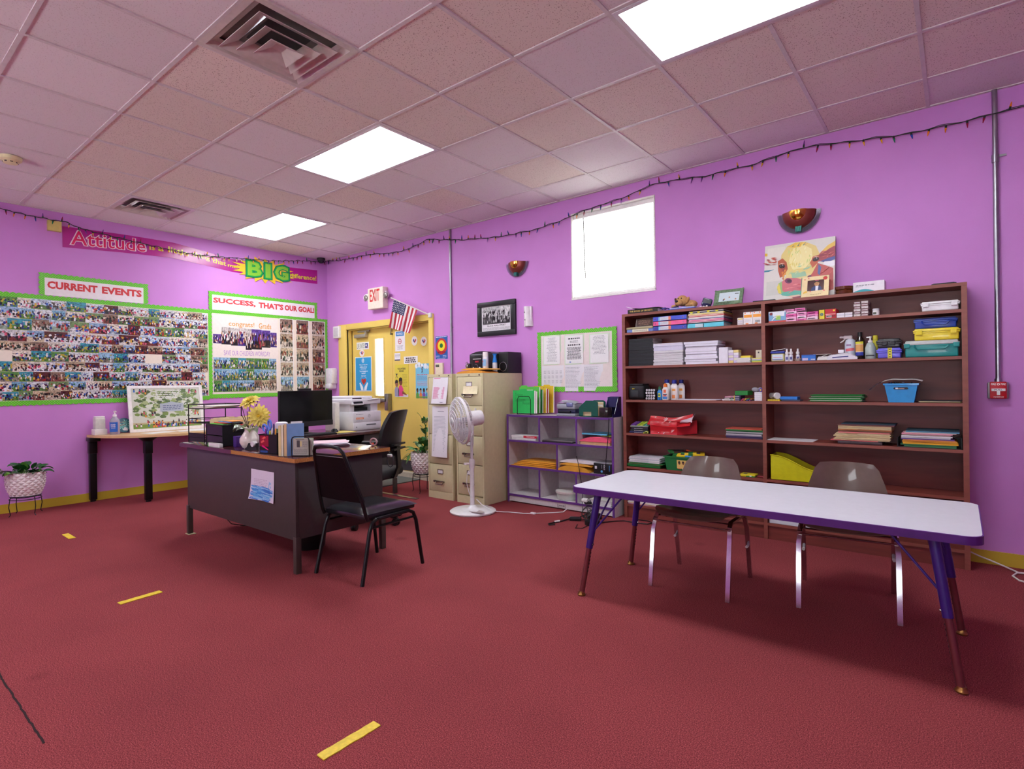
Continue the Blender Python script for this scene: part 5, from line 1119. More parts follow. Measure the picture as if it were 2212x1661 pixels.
#  small things: helpers
FRY=-.225
def fp(y):return Pl((0,y-.0008,0),(1,0,0),(0,0,1))
def carton(x0,x1,z0,z1,col,label,cat='box',group=None,y=FRY,dep=.11,fn=None,name='carton',mt=None,r=.0015):
 """a small printed carton; fn draws on its front"""
 m=M().use(mt or mat(col,.45,var=.04)); m.box(x0,x1,y,min(-.014,y+dep),z0,z1,r,1)
 if fn:fn(m,fp(y),x0,x1,z0,z1)
 return solo(name,m,label,cat,group)
def bars(*rows):
 def f(m,q,x0,x1,z0,z1):
  for a,b,c,d,col in rows:m.ink(col); m.rect(q,x0+(x1-x0)*a,x0+(x1-x0)*b,z0+(z1-z0)*c,z0+(z1-z0)*d,0)
 return f
def stack(n,x0,x1,z0,z1,cols,label,group,name,cat,y=FRY,dep=.2,jit=.008,page=None,spiral=False,seed=1,labels=None):
 """n separate flat books or pads piled up, each a thing with cover and pages"""
 q=random.Random(seed); h=(z1-z0)/n
 for k in range(n):
  a,b=x0+jit*(q.random()-.5),x1+jit*(q.random()-.5); yy=y+abs(jit)*q.random(); c=cols[k%len(cols)]; zb=z0+k*h; zt=zb+h*.97
  yb=min(-.014,yy+dep)
  lb=labels[k]if labels else label
  t=root(name,lb,cat,((a+b)/2,(yy+yb)/2,zb),group)
  e=min(.0012,h*.18); m=M().use(mat(c,.4,var=.05)); m.box(a,b,yy,yb,zb,zb+e); m.box(a,b,yy,yb,zt-e,zt)
  if page is None:m.box(a,b,yy,yy+.0015,zb,zt)
  part('cover',m,t)
  m=M().use(mat(page or(226,224,228),.7,var=.03)); m.box(a+.002,b-.002,yy+(.0016 if page is None else .0005),yb-.002,zb+e,zt-e); part('pages',m,t)
def sheets(x0,x1,y0,y1,z,n,cols,label,name='paper_sheet',cat='paper',group=None,seed=1,fan=.01,h=.0025,labels=None,curl=.0):
 q=random.Random(seed)
 for k in range(n):
  dx,dy=fan*(q.random()-.5)*2,fan*(q.random()-.5); c=cols[k%len(cols)]; zz=z+k*h
  m=M().use(mat(c,.6,var=.03)); cz=lambda a,b:curl*(abs(2*a-1)**3)*(.4+q.random()*0)
  m.grid(6,1,lambda a,b:Vector((x0+dx+(x1-x0)*a,y0+dy+(y1-y0)*b,zz+h*.92+cz(a,b)))); m.grid(6,1,lambda a,b:Vector((x0+dx+(x1-x0)*a,y0+dy+(y1-y0)*b,zz+cz(a,b))))
  for bb in(0,1):m.grid(6,1,lambda a,b,bb=bb:Vector((x0+dx+(x1-x0)*a,y0+dy+(y1-y0)*bb,zz+h*.92*b+cz(a,0))))
  for aa in(0,1):m.grid(1,1,lambda a,b,aa=aa:Vector((x0+dx+(x1-x0)*aa,y0+dy+(y1-y0)*a,zz+h*.92*b+cz(aa,0))))
  solo(name,m,labels[k]if labels else label,cat,group)
  #  bookcase top
ZT=BT+.0006
t=root('book','black book lying at the left end of the bookcase top, gold letters on its spine','book',(5.22,-.15,ZT))
m=M().use(mat((24,18,18),.4)); m.box(5.075,5.36,-.235,-.05,ZT,ZT+.004); m.box(5.075,5.36,-.235,-.05,ZT+.032,ZT+.036); m.box(5.075,5.36,-.235,-.23,ZT,ZT+.036); part('cover',m,t)
m=M().use(PAPER); m.box(5.08,5.355,-.2295,-.055,ZT+.004,ZT+.032); part('pages',m,t)
m=M().ink((214,180,84)); m.text('THE BOOK OF SECRETS',fp(-.236),5.095,5.315,ZT+.012,ZT+.026,0,.02); part('lettering',m,t)
m=M().use(mat((234,228,228),.6)); m.grid(14,4,lambda a,b:Vector((5.058+.32*a,-.238+.19*b,ZT+.0385+.006*(1-a)*(1+math.sin(9*a))+.024*max(0,.12-a)/.12)))
solo('paper_sheet',m,'curled white paper on top of the black book at the left end of the bookcase','paper')
m=M().use(mat((66,82,190),.5)); m.box(5.42,5.69,-.235,-.06,ZT,ZT+.008,.002); m.use(mat((186,196,232),.5)); m.box(5.47,5.685,-.236,-.07,ZT+.008,ZT+.016,.002); m.use(mat((70,92,208),.5)); q=random.Random(3)
for k in range(7):x=5.385+.03*k; m.grid(3,3,lambda a,b:Vector((x+.045*a,-.235+.05*b,ZT+.017+.013*math.sin(3*a+k)*math.sin(2*b+k))))
solo('blue_folder',m,'blue papers and ribbon lying under the plush dog','folder')
t=root('plush_dog','tan plush dog with dark ears lying on top of the bookcase','plush toy',(5.56,-.15,ZT+.016))
TAN=mat((196,152,96),.9,var=.14,scale=140,bump=.5,name='tan_plush'); DBR=mat((70,46,32),.9,var=.15,scale=140,bump=.4)
zq=ZT+.0165
m=M().use(TAN); m.ball((5.60,-.10,zq+.036),(.062,.055,.036)); m.ball((5.552,-.155,zq+.064),(.050,.050,.047)); m.ball((5.54,-.205,zq+.044),(.034,.034,.028)); m.ball((5.495,-.18,zq+.016),(.03,.04,.016)); m.ball((5.645,-.16,zq+.02),(.028,.036,.02)); m.ball((5.62,-.19,zq+.014),(.026,.04,.014)); part('body',m,t)
for x,s_,mm in((5.503,-1,DBR),(5.598,1,TAN)):m=M().use(mm); m.ball((0,0,0),(.013,.022,.034)); m.xf(Matrix.Translation((x,-.158,zq+.062))@Matrix.Rotation(R(24*s_),4,'Y')); part('ear',m,t)
m=M().use(BLACK); m.ball((5.532,-.235,zq+.052),(.015,.010,.011)); part('nose',m,t)
for x in(5.534,5.562):m=M().use(BLACK); m.ball((x,-.200,zq+.080),.006,10,6); part('eye',m,t)
m=M().use(mat((34,40,78),.25,coat=.4)); m.box(-.04,.04,-.03,.03,0,.07,.012); m.use(mat((18,20,34),.2)); m.box(-.032,.032,-.031,-.028,.03,.062); m.xf(Matrix.Translation((5.765,-.19,ZT+.006))@Matrix.Rotation(R(18),4,'Y')@Matrix.Rotation(R(20),4,'Z')); m.use(WHITE)
for x in(5.735,5.76,5.785):m.ball((x,-.225,ZT+.006),(.010,.006,.006),8,6)
solo('music_box',m,'dark blue cube beside the plush dog on the bookcase top','box')
def leaning(name,lab,cat,x0,x1,yb,yt,h,z0,fn,thick=.014,group=None):
 """a flat panel that stands on its lower edge and leans back; fn(parent, plane) builds the parts"""
 v=Vector((0,yt-yb,h)); pl=Pl((x0,yb,z0),(1,0,0),v); t=root(name,lab,cat,((x0+x1)/2,yb,z0),group); fn(t,pl,x1-x0,v.length); return t
def gfr(t,pl,w,h):
 m=M().use(mat((120,148,116),.4,.3,var=.25,scale=60,bump=.6))
 for a,b,c,d in((0,w,0,.032),(0,w,h-.022,h),(0,.035,.032,h-.022),(w-.026,w,.032,h-.022)):m.slab(pl,a,b,c,d,-.008,.006)
 for k in range(26):a=w*k/25; m.cyl(pl(a,0.004,.006),pl(a,.004,.009),.005,n=6); m.cyl(pl(a,h-.004,.006),pl(a,h-.004,.009),.005,n=6)
 for k in range(15):a=h*k/14; m.cyl(pl(.004,a,.006),pl(.004,a,.009),.005,n=6); m.cyl(pl(w-.004,a,.006),pl(w-.004,a,.009),.005,n=6)
 part('frame',m,t)
 m=M().ink((206,222,226),GLOSSPRINT); m.slab(pl,.035,w-.026,.032,h-.022,-.004,.001); m.ink((60,70,60),GLOSSPRINT); m.rect(pl,.16,.19,h-.045,h-.038,.0015); m.ink((190,150,120),GLOSSPRINT)
 for u,v in((.08,.055),(.12,.07),(.17,.05)):m.disc(pl,u,v,.007,.0015)
 m.ink((40,40,44),GLOSSPRINT); m.disc(pl,.075,.048,.006,.0018); part('picture',m,t)
 m=M().ink((52,66,52)); m.text('Friends',pl,.02,.13,.006,.028,.0095,.0); part('lettering',m,t)
leaning('photo_frame','green beaded photo frame leaning on top of the bookcase','photo frame',5.84,6.065,-.225,-.165,.128,ZT,gfr)
m=M().use(BLACK); m.box(6.15,6.31,-.24,-.08,ZT,ZT+.008,.002); solo('black_folder',m,'thin black folder under the left corner of the cow painting','folder')
# cow painting
def cow(t,pl,w,h):
 m=M().use(mat((214,206,196),.7)); m.slab(pl,0,w,0,h,-.03,-.0002); part('canvas',m,t)
 m=M(); L_=[0]
 def P_(col,pts):m.ink(col); L_[0]+=.00004; fan(m,pl,[(u*w,v*h)for u,v in pts],L_[0])
 def E_(col,u,v,a,b,rot=0,n=20):P_(col,[(u+(a*math.cos(k*2*math.pi/n)*math.cos(rot)-b*math.sin(k*2*math.pi/n)*math.sin(rot)),v+(a*math.cos(k*2*math.pi/n)*math.sin(rot)+b*math.sin(k*2*math.pi/n)*math.cos(rot)))for k in range(n)])
 m.ink((218,214,206)); m.rect(pl,0,w,0,h,.0001); m.ink((206,204,196)); m.rect(pl,.02,w*.4,h*.1,h*.35,.0002); m.ink((226,222,210)); m.rect(pl,.02,w*.3,h*.75,h*.95,.00022)
 P_((150,62,60),[(0,.86),(.08,.85),(.20,.78),(.24,.70),(.16,.60),(.05,.55),(0,.56)]); P_((86,70,120),[(0,.64),(.10,.64),(.19,.62),(.10,.54),(0,.53)]); P_((226,186,60),[(0,.87),(.08,.86),(.19,.79),(.17,.76),(.08,.81),(0,.82)]); P_((60,130,150),[(0,.56),(.08,.56),(.15,.56),(.07,.53),(0,.53)])
 P_((168,74,84),[(1,.86),(.88,.80),(.78,.72),(.76,.60),(.86,.60),(1,.62)]); P_((74,84,150),[(1,.66),(.90,.64),(.80,.60),(.88,.57),(1,.60)]); P_((226,190,90),[(1,.92),(.90,.86),(.78,.73),(.84,.74),(.92,.80),(1,.84)]); P_((236,236,240),[(1,.58),(.86,.59),(.84,.54),(.95,.50),(1,.50)])
 P_((186,84,80),[(.72,.60),(.84,.54),(.98,.46),(.99,.1),(.80,.06),(.62,.08),(.66,.35)]); P_((80,100,150),[(.78,.56),(.82,.50),(.80,.36),(.77,.40)])
 P_((226,206,128),[(.24,.62),(.25,.80),(.33,.94),(.45,.99),(.60,.97),(.74,.88),(.79,.74),(.76,.56),(.70,.42),(.62,.30),(.40,.28),(.33,.42)])
 P_((240,228,160),[(.36,.66),(.40,.88),(.55,.94),(.68,.84),(.70,.66),(.60,.52),(.42,.52)]); P_((232,196,80),[(.33,.94),(.45,.99),(.60,.975),(.52,.90),(.42,.90)])
 for k in range(9):P_([(70,120,110),(226,170,60),(236,220,120)][k%3],[(.40+.025*k,.92),(.42+.025*k,.92),(.43+.03*k,1.0-.004*abs(k-4)*3)])
 P_((180,84,52),[(.20,.70),(.27,.74),(.33,.66),(.35,.54),(.30,.42),(.24,.40),(.21,.52)]); P_((222,140,60),[(.26,.50),(.33,.54),(.32,.44),(.27,.42)])
 P_((190,96,64),[(.66,.60),(.70,.70),(.79,.72),(.77,.58),(.70,.50)])
 E_((40,34,44),.262,.60,.045,.036,-.4); E_((96,60,50),.262,.603,.028,.024,-.4); E_((20,18,22),.262,.603,.016,.016); E_((236,236,240),.275,.614,.007,.007)
 E_((40,34,44),.742,.645,.045,.034,.3); E_((110,66,50),.742,.647,.028,.022,.3); E_((20,18,22),.742,.647,.015,.015); E_((236,236,240),.752,.657,.007,.007)
 P_((226,206,140),[(.34,.44),(.66,.42),(.70,.30),(.60,.20),(.34,.20),(.26,.30)]); P_((156,196,160),[(.40,.46),(.60,.46),(.62,.38),(.42,.36)])
 P_((206,110,120),[(.24,.30),(.34,.38),(.48,.36),(.62,.30),(.70,.24),(.70,.12),(.50,.12),(.30,.12),(.22,.18)]); P_((150,190,120),[(.22,.30),(.27,.33),(.28,.16),(.34,.10),(.24,.11),(.20,.20)]); P_((96,180,160),[(.24,.13),(.45,.15),(.62,.12),(.60,.07),(.40,.05),(.28,.08)]); P_((226,210,90),[(.20,.24),(.23,.30),(.25,.20),(.27,.11),(.22,.13)])
 E_((110,40,84),.365,.325,.055,.042,-.5); E_((60,26,50),.375,.325,.030,.026,-.5); E_((110,50,80),.66,.36,.03,.022,.4)
 P_((226,190,170),[(.36,.06),(.52,.07),(.56,.02),(.44,.0)]); P_((150,70,90),[(.42,.03),(.56,.05),(.62,.0),(.46,0)])
 q=random.Random(6)
 for(u0,v0,ru,rv,n,cols,a0)in((.50,.74,.20,.20,46,((240,230,160),(232,214,120),(222,206,110),(246,240,190),(206,214,130)),1.4),(.52,.50,.16,.10,16,((190,206,160),(226,220,150),(150,200,170),(236,226,160)),.4),(.28,.50,.05,.14,16,((206,110,50),(150,60,60),(226,160,70),(190,80,60)),1.2),(.50,.18,.18,.08,20,((206,90,100),(226,140,140),(190,80,110),(216,120,120)),.15),(.10,.70,.10,.08,14,((176,70,62),(196,90,70),(140,54,70)),-.3),(.90,.72,.09,.07,14,((186,86,96),(150,66,90),(206,110,110)),.5),(.88,.34,.08,.16,14,((200,96,90),(176,76,84),(216,120,100)),1.2)):
  for k in range(n):
   r_,th=math.sqrt(q.random()),6.283*q.random(); u,v=u0+ru*r_*math.cos(th),v0+rv*r_*math.sin(th); an=a0+(q.random()-.5)*.9; l_,b_=.02+.035*q.random(),.006+.006*q.random(); c_,s_=math.cos(an),math.sin(an)
   P_(cols[q.randrange(len(cols))],[(u-l_*c_,v-l_*s_),(u+b_*s_,v-b_*c_),(u+l_*c_,v+l_*s_),(u-b_*s_,v+b_*c_)])
 for(eu,ev)in((.262,.60),(.742,.645)):E_((30,26,34),eu,ev,.040,.030,.1); E_((96,70,66),eu,ev+.004,.028,.020,.1); E_((18,16,20),eu,ev+.003,.017,.017); E_((236,236,240),eu+.012,ev+.014,.007,.007); P_((236,226,200),[(eu-.05,ev+.036),(eu,ev+.048),(eu+.05,ev+.036),(eu,ev+.04)])
 part('painted_cow',m,t)
leaning('cow_painting','large square canvas painting of a colourful cow leaning above the bookcase','painting',6.199,6.692,-.13,-.05,.452,ZT+.0085,cow)
def kid(t,pl,w,h):
 m=M().use(mat((232,212,160),.5))
 for a,b,c,d in((0,w,0,.05),(0,w,h-.03,h),(0,.038,.05,h-.03),(w-.032,w,.05,h-.03)):m.slab(pl,a,b,c,d,-.012,0)
 m.use(mat((60,130,110),.5)); m.slab(pl,-.004,0,0,h,-.012,0); part('frame',m,t)
 m=M().ink((70,26,30),GLOSSPRINT); m.slab(pl,.038,w-.032,.05,h-.03,-.01,-.004); q=Pl(pl(0,0,-.0035),pl.u,pl.v)
 m.ink((40,50,104),GLOSSPRINT); fan(m,q,[(.062,.05),(.136,.05),(.13,.078),(.112,.09),(.088,.09),(.068,.078)],0); m.ink((226,226,234),GLOSSPRINT); fan(m,q,[(.092,.05),(.108,.05),(.112,.088),(.092,.09)],.0003)
 m.ink((190,140,96),GLOSSPRINT); m.disc(q,.10,.108,.017,.0006,rv=.021); m.ink((54,34,28),GLOSSPRINT); fan(m,q,[(.082,.112),(.10,.122),(.118,.112),(.118,.128),(.10,.136),(.083,.128)],.0009); m.ink((226,110,150),GLOSSPRINT); m.rect(q,.088,.113,.13,.137,.0012)
 for x in(.094,.106):m.ink((30,20,20),GLOSSPRINT); m.disc(q,x,.11,.002,.0012,8)
 part('photo',m,t)
 m=M().ink((196,44,40)); m.disc(pl,w-.025,h-.022,.014,.001); m.ink((70,100,40)); m.shape(pl,[(w-.026,h-.01),(w-.018,h-.002),(w-.02,h-.01)],.0015); m.ink((226,180,60)); m.shape(pl,[(.01,.03),(.04,.04),(.035,.055),(.015,.045)],.001); m.ink((222,130,120))
 for u,v in((.02,h-.02),(w-.03,.045),(.06,.045),(.045,h-.012)):m.disc(pl,u,v,.006,.0012,8)
 m.ink((180,160,110)); m.lines(pl,.06,w-.05,.015,.025,1,.001,.5,True); part('ornament',m,t)
leaning('photo_frame','cream photo frame with a red apple and child portrait before the cow painting','photo frame',6.487,6.667,-.215,-.165,.158,ZT,kid)
m=M().use(mat((92,44,14),.12,coat=.6,var=.2,name='amber_glass')); m.lathe([(.042,0),(.056,.006),(.059,.026),(.053,.031),(.059,.036),(.06,.056),(.052,.058),(.048,.02),(.001,.014)],(6.76,-.17,ZT),20); solo('amber_bowl',m,'dark amber glass bowl on the bookcase beside the cow painting','bowl')
def wb(m,q,x0,x1,z0,z1):
 m.ink((40,160,170)); m.shape(q,[(x0,z0)]+[(x0+.13*k/10,z0+.020*math.sin(math.pi*(k+.6)/10.9))for k in range(11)],0); m.ink((150,150,160)); m.lines(q,x0+.02,x1-.06,z1-.03,z1-.018,1,0,.6,False,3); m.lines(q,x0+.015,x0+.06,z0+.035,z0+.05,3,0,.35,False,4)
carton(6.822,7.008,ZT,ZT+.072,(232,228,234),'white box with a teal wave on top of the bookcase',y=-.22,fn=wb)
m=M().use(BLACK); m.box(7.265,7.395,-.225,-.16,ZT,ZT+.008,.003); m.box(7.275,7.385,-.215,-.17,ZT+.008,ZT+.012,.002); solo('black_tray',m,'flat black item lying at the right end of the bookcase top','tray')
#  bookcase shelf 1 (highest), left bay
Z=T1+.0005
t=root('book','pale blue and cream book at the bottom left of the highest shelf','book',(5.19,-.14,Z))
m=M().use(mat((110,140,206),.4)); m.box(5.062,5.312,-.228,-.05,Z,Z+.003); m.box(5.062,5.312,-.228,-.05,Z+.026,Z+.029); m.box(5.062,5.312,-.228,-.225,Z,Z+.029); m.ink((226,222,190)); m.rect(fp(-.228),5.115,5.27,Z+.002,Z+.027); m.ink((120,130,150)); m.lines(fp(-.228),5.125,5.26,Z+.008,Z+.02,2,.0004); part('cover',m,t)
m=M().use(PAPER); m.box(5.066,5.308,-.224,-.055,Z+.003,Z+.026); part('pages',m,t)
m=M().use(mat((190,180,140),.6)); m.box(5.055,5.31,-.23,-.06,Z+.0295,Z+.046,.003); m.use(mat((120,100,80),.7)); m.box(5.056,5.309,-.2305,-.22,Z+.036,Z+.039); solo('book',m,'tan book lying on the pale blue book, highest shelf','book')
def plq(t,pl,w,h):
 m=M().use(mat((96,84,76),.4,.3))
 for a,b,c,d in((0,w,0,.007),(0,w,h-.007,h),(0,.007,.007,h-.007),(w-.007,w,.007,h-.007)):m.slab(pl,a,b,c,d,-.006,.002)
 part('frame',m,t); m=M().use(mat((64,42,34),.6,var=.3,scale=80)); m.slab(pl,.007,w-.007,.007,h-.007,-.004,0); m.ink((150,110,90)); m.lines(pl,.02,w-.02,.015,h-.012,5,.0005,.35,True,5,.3); part('picture',m,t)
leaning('framed_plaque','small dark framed plaque standing on the tan book, highest shelf','plaque',5.14,5.305,-.215,-.195,.074,Z+.0465,plq)
def binder(z,col,label,k):
 t=root('ring_binder',label,'binder',(5.467,-.13,z),'binders stacked on the highest shelf'); a,b,h=5.318,5.617,.0405
 m=M().use(mat(col,.35,coat=.2)); m.box(a,b,-.234,-.02,z,z+.003); m.box(a,b,-.234,-.02,z+h-.003,z+h); m.box(a,b,-.234,-.231,z,z+h); part('cover',m,t)
 m=M().use(PAPER); m.box(a+.01,b-.01,-.22,-.03,z+.004,z+h-.004); part('pages',m,t)
 q=fp(-.2345); m=M().ink((120,190,226)); m.rect(q,a+.05,a+.065,z+.004,z+h-.004); m.ink((214,218,226)); m.rect(q,a+.065,a+.14,z+.005,z+h-.005); m.ink((140,146,170)); m.lines(q,a+.07,a+.135,z+.01,z+h-.01,3,.0005,.3,False,k); m.ink((232,130,100)); m.rect(q,a+.14,a+.162,z+.005,z+h-.005); part('spine_label',m,t)
 m=M().use(CHROME); m.cyl((a+.02,-.2355,z+h/2),(a+.02,-.231,z+h/2),.005,n=10); m.cyl((b-.03,-.2355,z+h/2),(b-.03,-.231,z+h/2),.005,n=10); part('rivet',m,t)
binder(Z,(50,66,176),'blue ring binder at the bottom of the binder stack on the highest shelf',1); binder(Z+.041,(236,90,150),'pink ring binder in the middle of the binder stack on the highest shelf',2); binder(Z+.082,(60,80,206),'blue ring binder on top of the binder stack on the highest shelf',3)
t=root('ring_binder','aqua ring binder under the colourful folder stack on the highest shelf','binder',(5.775,-.13,Z)); m=M().use(mat((90,200,220),.35)); m.box(5.625,5.925,-.234,-.02,Z,Z+.003); m.box(5.625,5.925,-.234,-.02,Z+.036,Z+.039); m.box(5.625,5.925,-.234,-.231,Z,Z+.039); part('cover',m,t)
m=M().use(PAPER); m.box(5.635,5.915,-.22,-.03,Z+.004,Z+.035); part('pages',m,t); m=M().ink((190,210,220)); m.rect(fp(-.2345),5.69,5.755,Z+.006,Z+.033); m.ink((30,30,40)); m.rect(fp(-.2345),5.757,5.763,Z+.004,Z+.034); part('spine_label',m,t)
FC=[((40,38,44),'black'),((190,30,110),'magenta'),((226,60,140),'bright pink'),((70,50,130),'violet'),((222,214,216),'white'),((206,50,46),'red'),((216,130,60),'orange'),((226,206,60),'yellow'),((30,40,44),'black with yellow tabs')]
zz_=Z+.0395
for k,(c,nme)in enumerate(FC):
 h=.0105 if k!=8 else .016; m=M().use(mat(c,.4)); sh_=.004*(k%3); m.box(5.628+sh_,5.925+.006*(k%2),-.232,-.02,zz_,zz_+h*.55,.001,1); m.use(mat((224,220,216),.7)); m.box(5.63+sh_,5.922,-.231,-.022,zz_+h*.55,zz_+h*.97)
 if k==8:
  m.use(mat((226,220,40),.4))
  for x in(5.65,5.71,5.79,5.86):m.box(x,x+.02,-.234,-.22,zz_+.001,zz_+h*.9)
 solo('folder',m,nme+' folder in the colourful stack on the highest shelf','folder','colourful folders on the highest shelf'); zz_+=h
def orange(m,q,x0,x1,z0,z1):
 w,h=x1-x0,z1-z0; m.ink((240,160,50)); m.rect(q,x0+.004,x1-.004,z0+h*.55,z0+h*.78); m.ink((236,130,90)); m.disc(q,x0+w*.2,z1-.008,.005,0); m.disc(q,x1-w*.2,z1-.008,.005,0); m.ink((200,196,206)); m.lines(q,x0+.008,x1-.008,z0+h*.2,z0+h*.45,4,.0004,.35,True,3); m.ink((236,140,80)); m.disc(q,x0+w*.4,z0+.006,.012,.0004,14,.006)
carton(6.073,6.141,Z,Z+.098,(232,228,226),'white box with orange stripe on the highest shelf, left of the bar coded one',y=-.22,fn=orange)
def barc(m,q,x0,x1,z0,z1):
 orange(m,q,x0,x1,z0,z1); m.ink((60,60,70)); w=x1-x0
 for k in range(9):m.rect(q,x0+.02+.004*k,x0+.022+.004*k,z0+.012,z0+.03,.0006)
carton(6.143,6.209,Z,Z+.098,(232,228,226),'orange striped box with bar code at the right end of the left bay',y=-.222,fn=barc)
for k,c in enumerate(((232,228,228),(226,222,228),(226,214,120))):carton(6.027,6.071,Z+.019*k,Z+.019*k+.0185,c if k!=2 else(232,230,226),['bottom','middle','top yellow banded'][k]+' small white box of the short pile beside the orange striped box',y=-.222,fn=bars((.1,.9,.3,.7,[(196,190,200),(200,196,206),(222,196,60)][k])))
carton(6.045,6.19,Z,Z+.108,(116,92,92),'dull mauve box standing behind the orange striped boxes, highest shelf',y=-.10,dep=.07)
# shelf 1, right bay
def mk(m,q,x0,x1,z0,z1):
 m.ink((120,170,206)); m.rect(q,x0,x1,z0+.012,z1-.012); m.ink((206,60,50)); m.rect(q,x0,x1,z0,z0+.012,.0003); m.ink((226,230,236)); m.rect(q,x0+.03,x1-.01,z0+.045,z1-.005,.0003); m.ink((150,200,90)); m.rect(q,x0+.05,x0+.085,z0+.018,z0+.05,.0006); m.ink((232,220,120)); m.rect(q,x0+.055,x0+.08,z0+.045,z0+.052,.0008); m.ink((130,50,60)); m.disc(q,x0+.018,z1-.018,.011,.0006); m.ink((240,238,230)); m.shape(q,[(x0+.02,z0+.014),(x0+.026,z0+.014),(x0+.045,z0+.034),(x0+.06,z0+.038),(x0+.06,z0+.044),(x0+.04,z0+.04)],.0008)
carton(6.262,6.383,Z,Z+.084,(200,206,214),'multicoloured marker box at the left of the right bay, highest shelf',y=-.226,fn=mk)
PK=[(232,150,196),(206,70,150),(236,176,208),(226,96,168),(238,206,224)]
def pinkf(k):return bars((.04,.96,.1,.9,PK[(k+2)%5]),(.12,.75,.3,.55,(246,226,238)))
k=0
for cx0,cx1,hs,dx in((6.384,6.456,(.036,.019,.022),0),(6.458,6.524,(.012,.03,.024),.0),(6.526,6.602,(.024,.018,.02),.003)):
 z=Z
 for j,h in enumerate(hs):
  carton(cx0+dx*(j%2),cx1-dx,z,z+h-.0006,PK[(k*2+j)%5],'pink sticky note box, '+['bottom','middle','upper'][j]+' one in the '+['left','middle','right'][k]+' pink column on the highest shelf',y=-.226+.004*j,dep=.09,fn=pinkf(k+j)); z+=h
 k+=1
carton(6.368,6.437,Z+.0775,Z+.094,(206,70,150),'dark pink note box lying on top of the pink pile, left of two',y=-.21,dep=.08,fn=pinkf(3)); carton(6.441,6.510,Z+.0775,Z+.098,(226,180,206),'pale pink note box lying on top of the pink pile, right of two',y=-.20,dep=.08,fn=pinkf(1))
carton(6.607,6.642,Z,Z+.068,(214,200,50),'yellow box with a blue dot beside the pink boxes, highest shelf',y=-.226,fn=lambda m,q,x0,x1,z0,z1:(m.ink((60,90,110)),m.disc(q,(x0+x1)/2,z0+.034,.011,0),m.ink((120,140,60)),m.disc(q,(x0+x1)/2,z0+.034,.004,.0003)))
carton(6.645,6.716,Z,Z+.069,(190,30,44),'red pencil box beside the yellow box, highest shelf',y=-.224,fn=bars((.05,.95,.42,.5,(236,180,180)),(.1,.6,.12,.34,(226,222,222)),(.12,.9,.2,.28,(60,40,44)),(.72,.9,.74,.92,(226,200,60))))
for k,(a,b)in enumerate(((6.718,6.768),(6.77,6.817))):
 for j in range(2):carton(a,b,Z+.018*j,Z+.018*j+.0175,(230,226,230),['lower','upper'][j]+' flat white box in the '+['left','right'][k]+' pair right of the red pencil box',y=-.222,fn=bars((.05,.95,.05,.3,(206,206,222))))
for j in range(6):
 for k,(a,b)in enumerate(((6.824,6.866),(6.868,6.912))):
  z=Z+.0005+.0178*j; carton(a+.002*(j%2),b,z,z+.0172,(128,96,96)if(j+k)%2 else(196,186,184),'small brown and white chalk box in the two column pile, '+['left','right'][k]+' column, '+['lowest','second','third','fourth','fifth','topmost'][j],y=-.224,fn=bars((.1,.9,.3,.6,(222,214,214)),(.15,.5,.15,.3,(130,60,66))),group='chalk boxes in a two column pile')
t=root('pill_bottle','small white round jar right of the chalk boxes, highest shelf','jar',(6.955,-.20,Z)); m=M().use(WHITE); m.lathe([(.019,0),(.021,.003),(.021,.03),(.018,.034)],(6.955,-.20,Z)); m.ink((70,80,60)); m.grid(6,1,lambda a,b:Vector((6.955+.0214*math.cos(-2.4+a),-.20+.0214*math.sin(-2.4+a),Z+.008+.014*b))); part('body',m,t); m=M().use(mat((214,212,216),.4)); m.lathe([(.02,.034),(.0205,.046),(.018,.048)],(6.955,-.20,Z)); part('lid',m,t)
def tackle(x0,x1,z0,h,col,lid,label,y=-.235,dep=.19,latches=(.14,.86),handle=False,lidh=.25):
 t=root('plastic_case',label,'plastic case',((x0+x1)/2,y+dep/2,z0),'plastic storage cases on the right of the bookcase'); zl=z0+h*(1-lidh)
 m=M().use(mat(col,.3,coat=.2)); m.box(x0+.008,x1-.008,y+.004,y+dep,z0,zl,.008,3); m.box(x0+.002,x1-.002,y+.001,y+dep,zl-.012,zl-.001,.003); part('base',m,t)
 m=M().use(mat(lid,.3,coat=.2)); m.box(x0,x1,y-.001,y+dep+.002,zl,zl+h*lidh*.45,.003); m.box(x0+.008,x1-.008,y+.006,y+dep-.004,zl+.002,z0+h,.008,3); part('lid',m,t)
 for f in latches:m=M().use(mat(col,.35)); xc=x0+(x1-x0)*f; m.box(xc-.016,xc+.016,y-.006,y,zl-.022,zl+.008,.002); m.box(xc-.012,xc+.012,y-.009,y-.004,zl-.02,zl-.012,.002); part('latch',m,t)
 if handle:m=M().use(mat(col,.35)); xc=(x0+x1)/2; w=(x1-x0)*.3; m.tube([(xc-w,y+.002,zl-.004),(xc-w,y-.009,zl-.012),(xc-w*.8,y-.010,zl-.03),(xc+w*.8,y-.010,zl-.03),(xc+w,y-.009,zl-.012),(xc+w,y+.002,zl-.004)],.005,6); part('handle',m,t)
 return t
tackle(7.205,7.412,Z,.064,(226,226,228),(232,230,232),'white plastic case alone at the right end of the highest shelf')
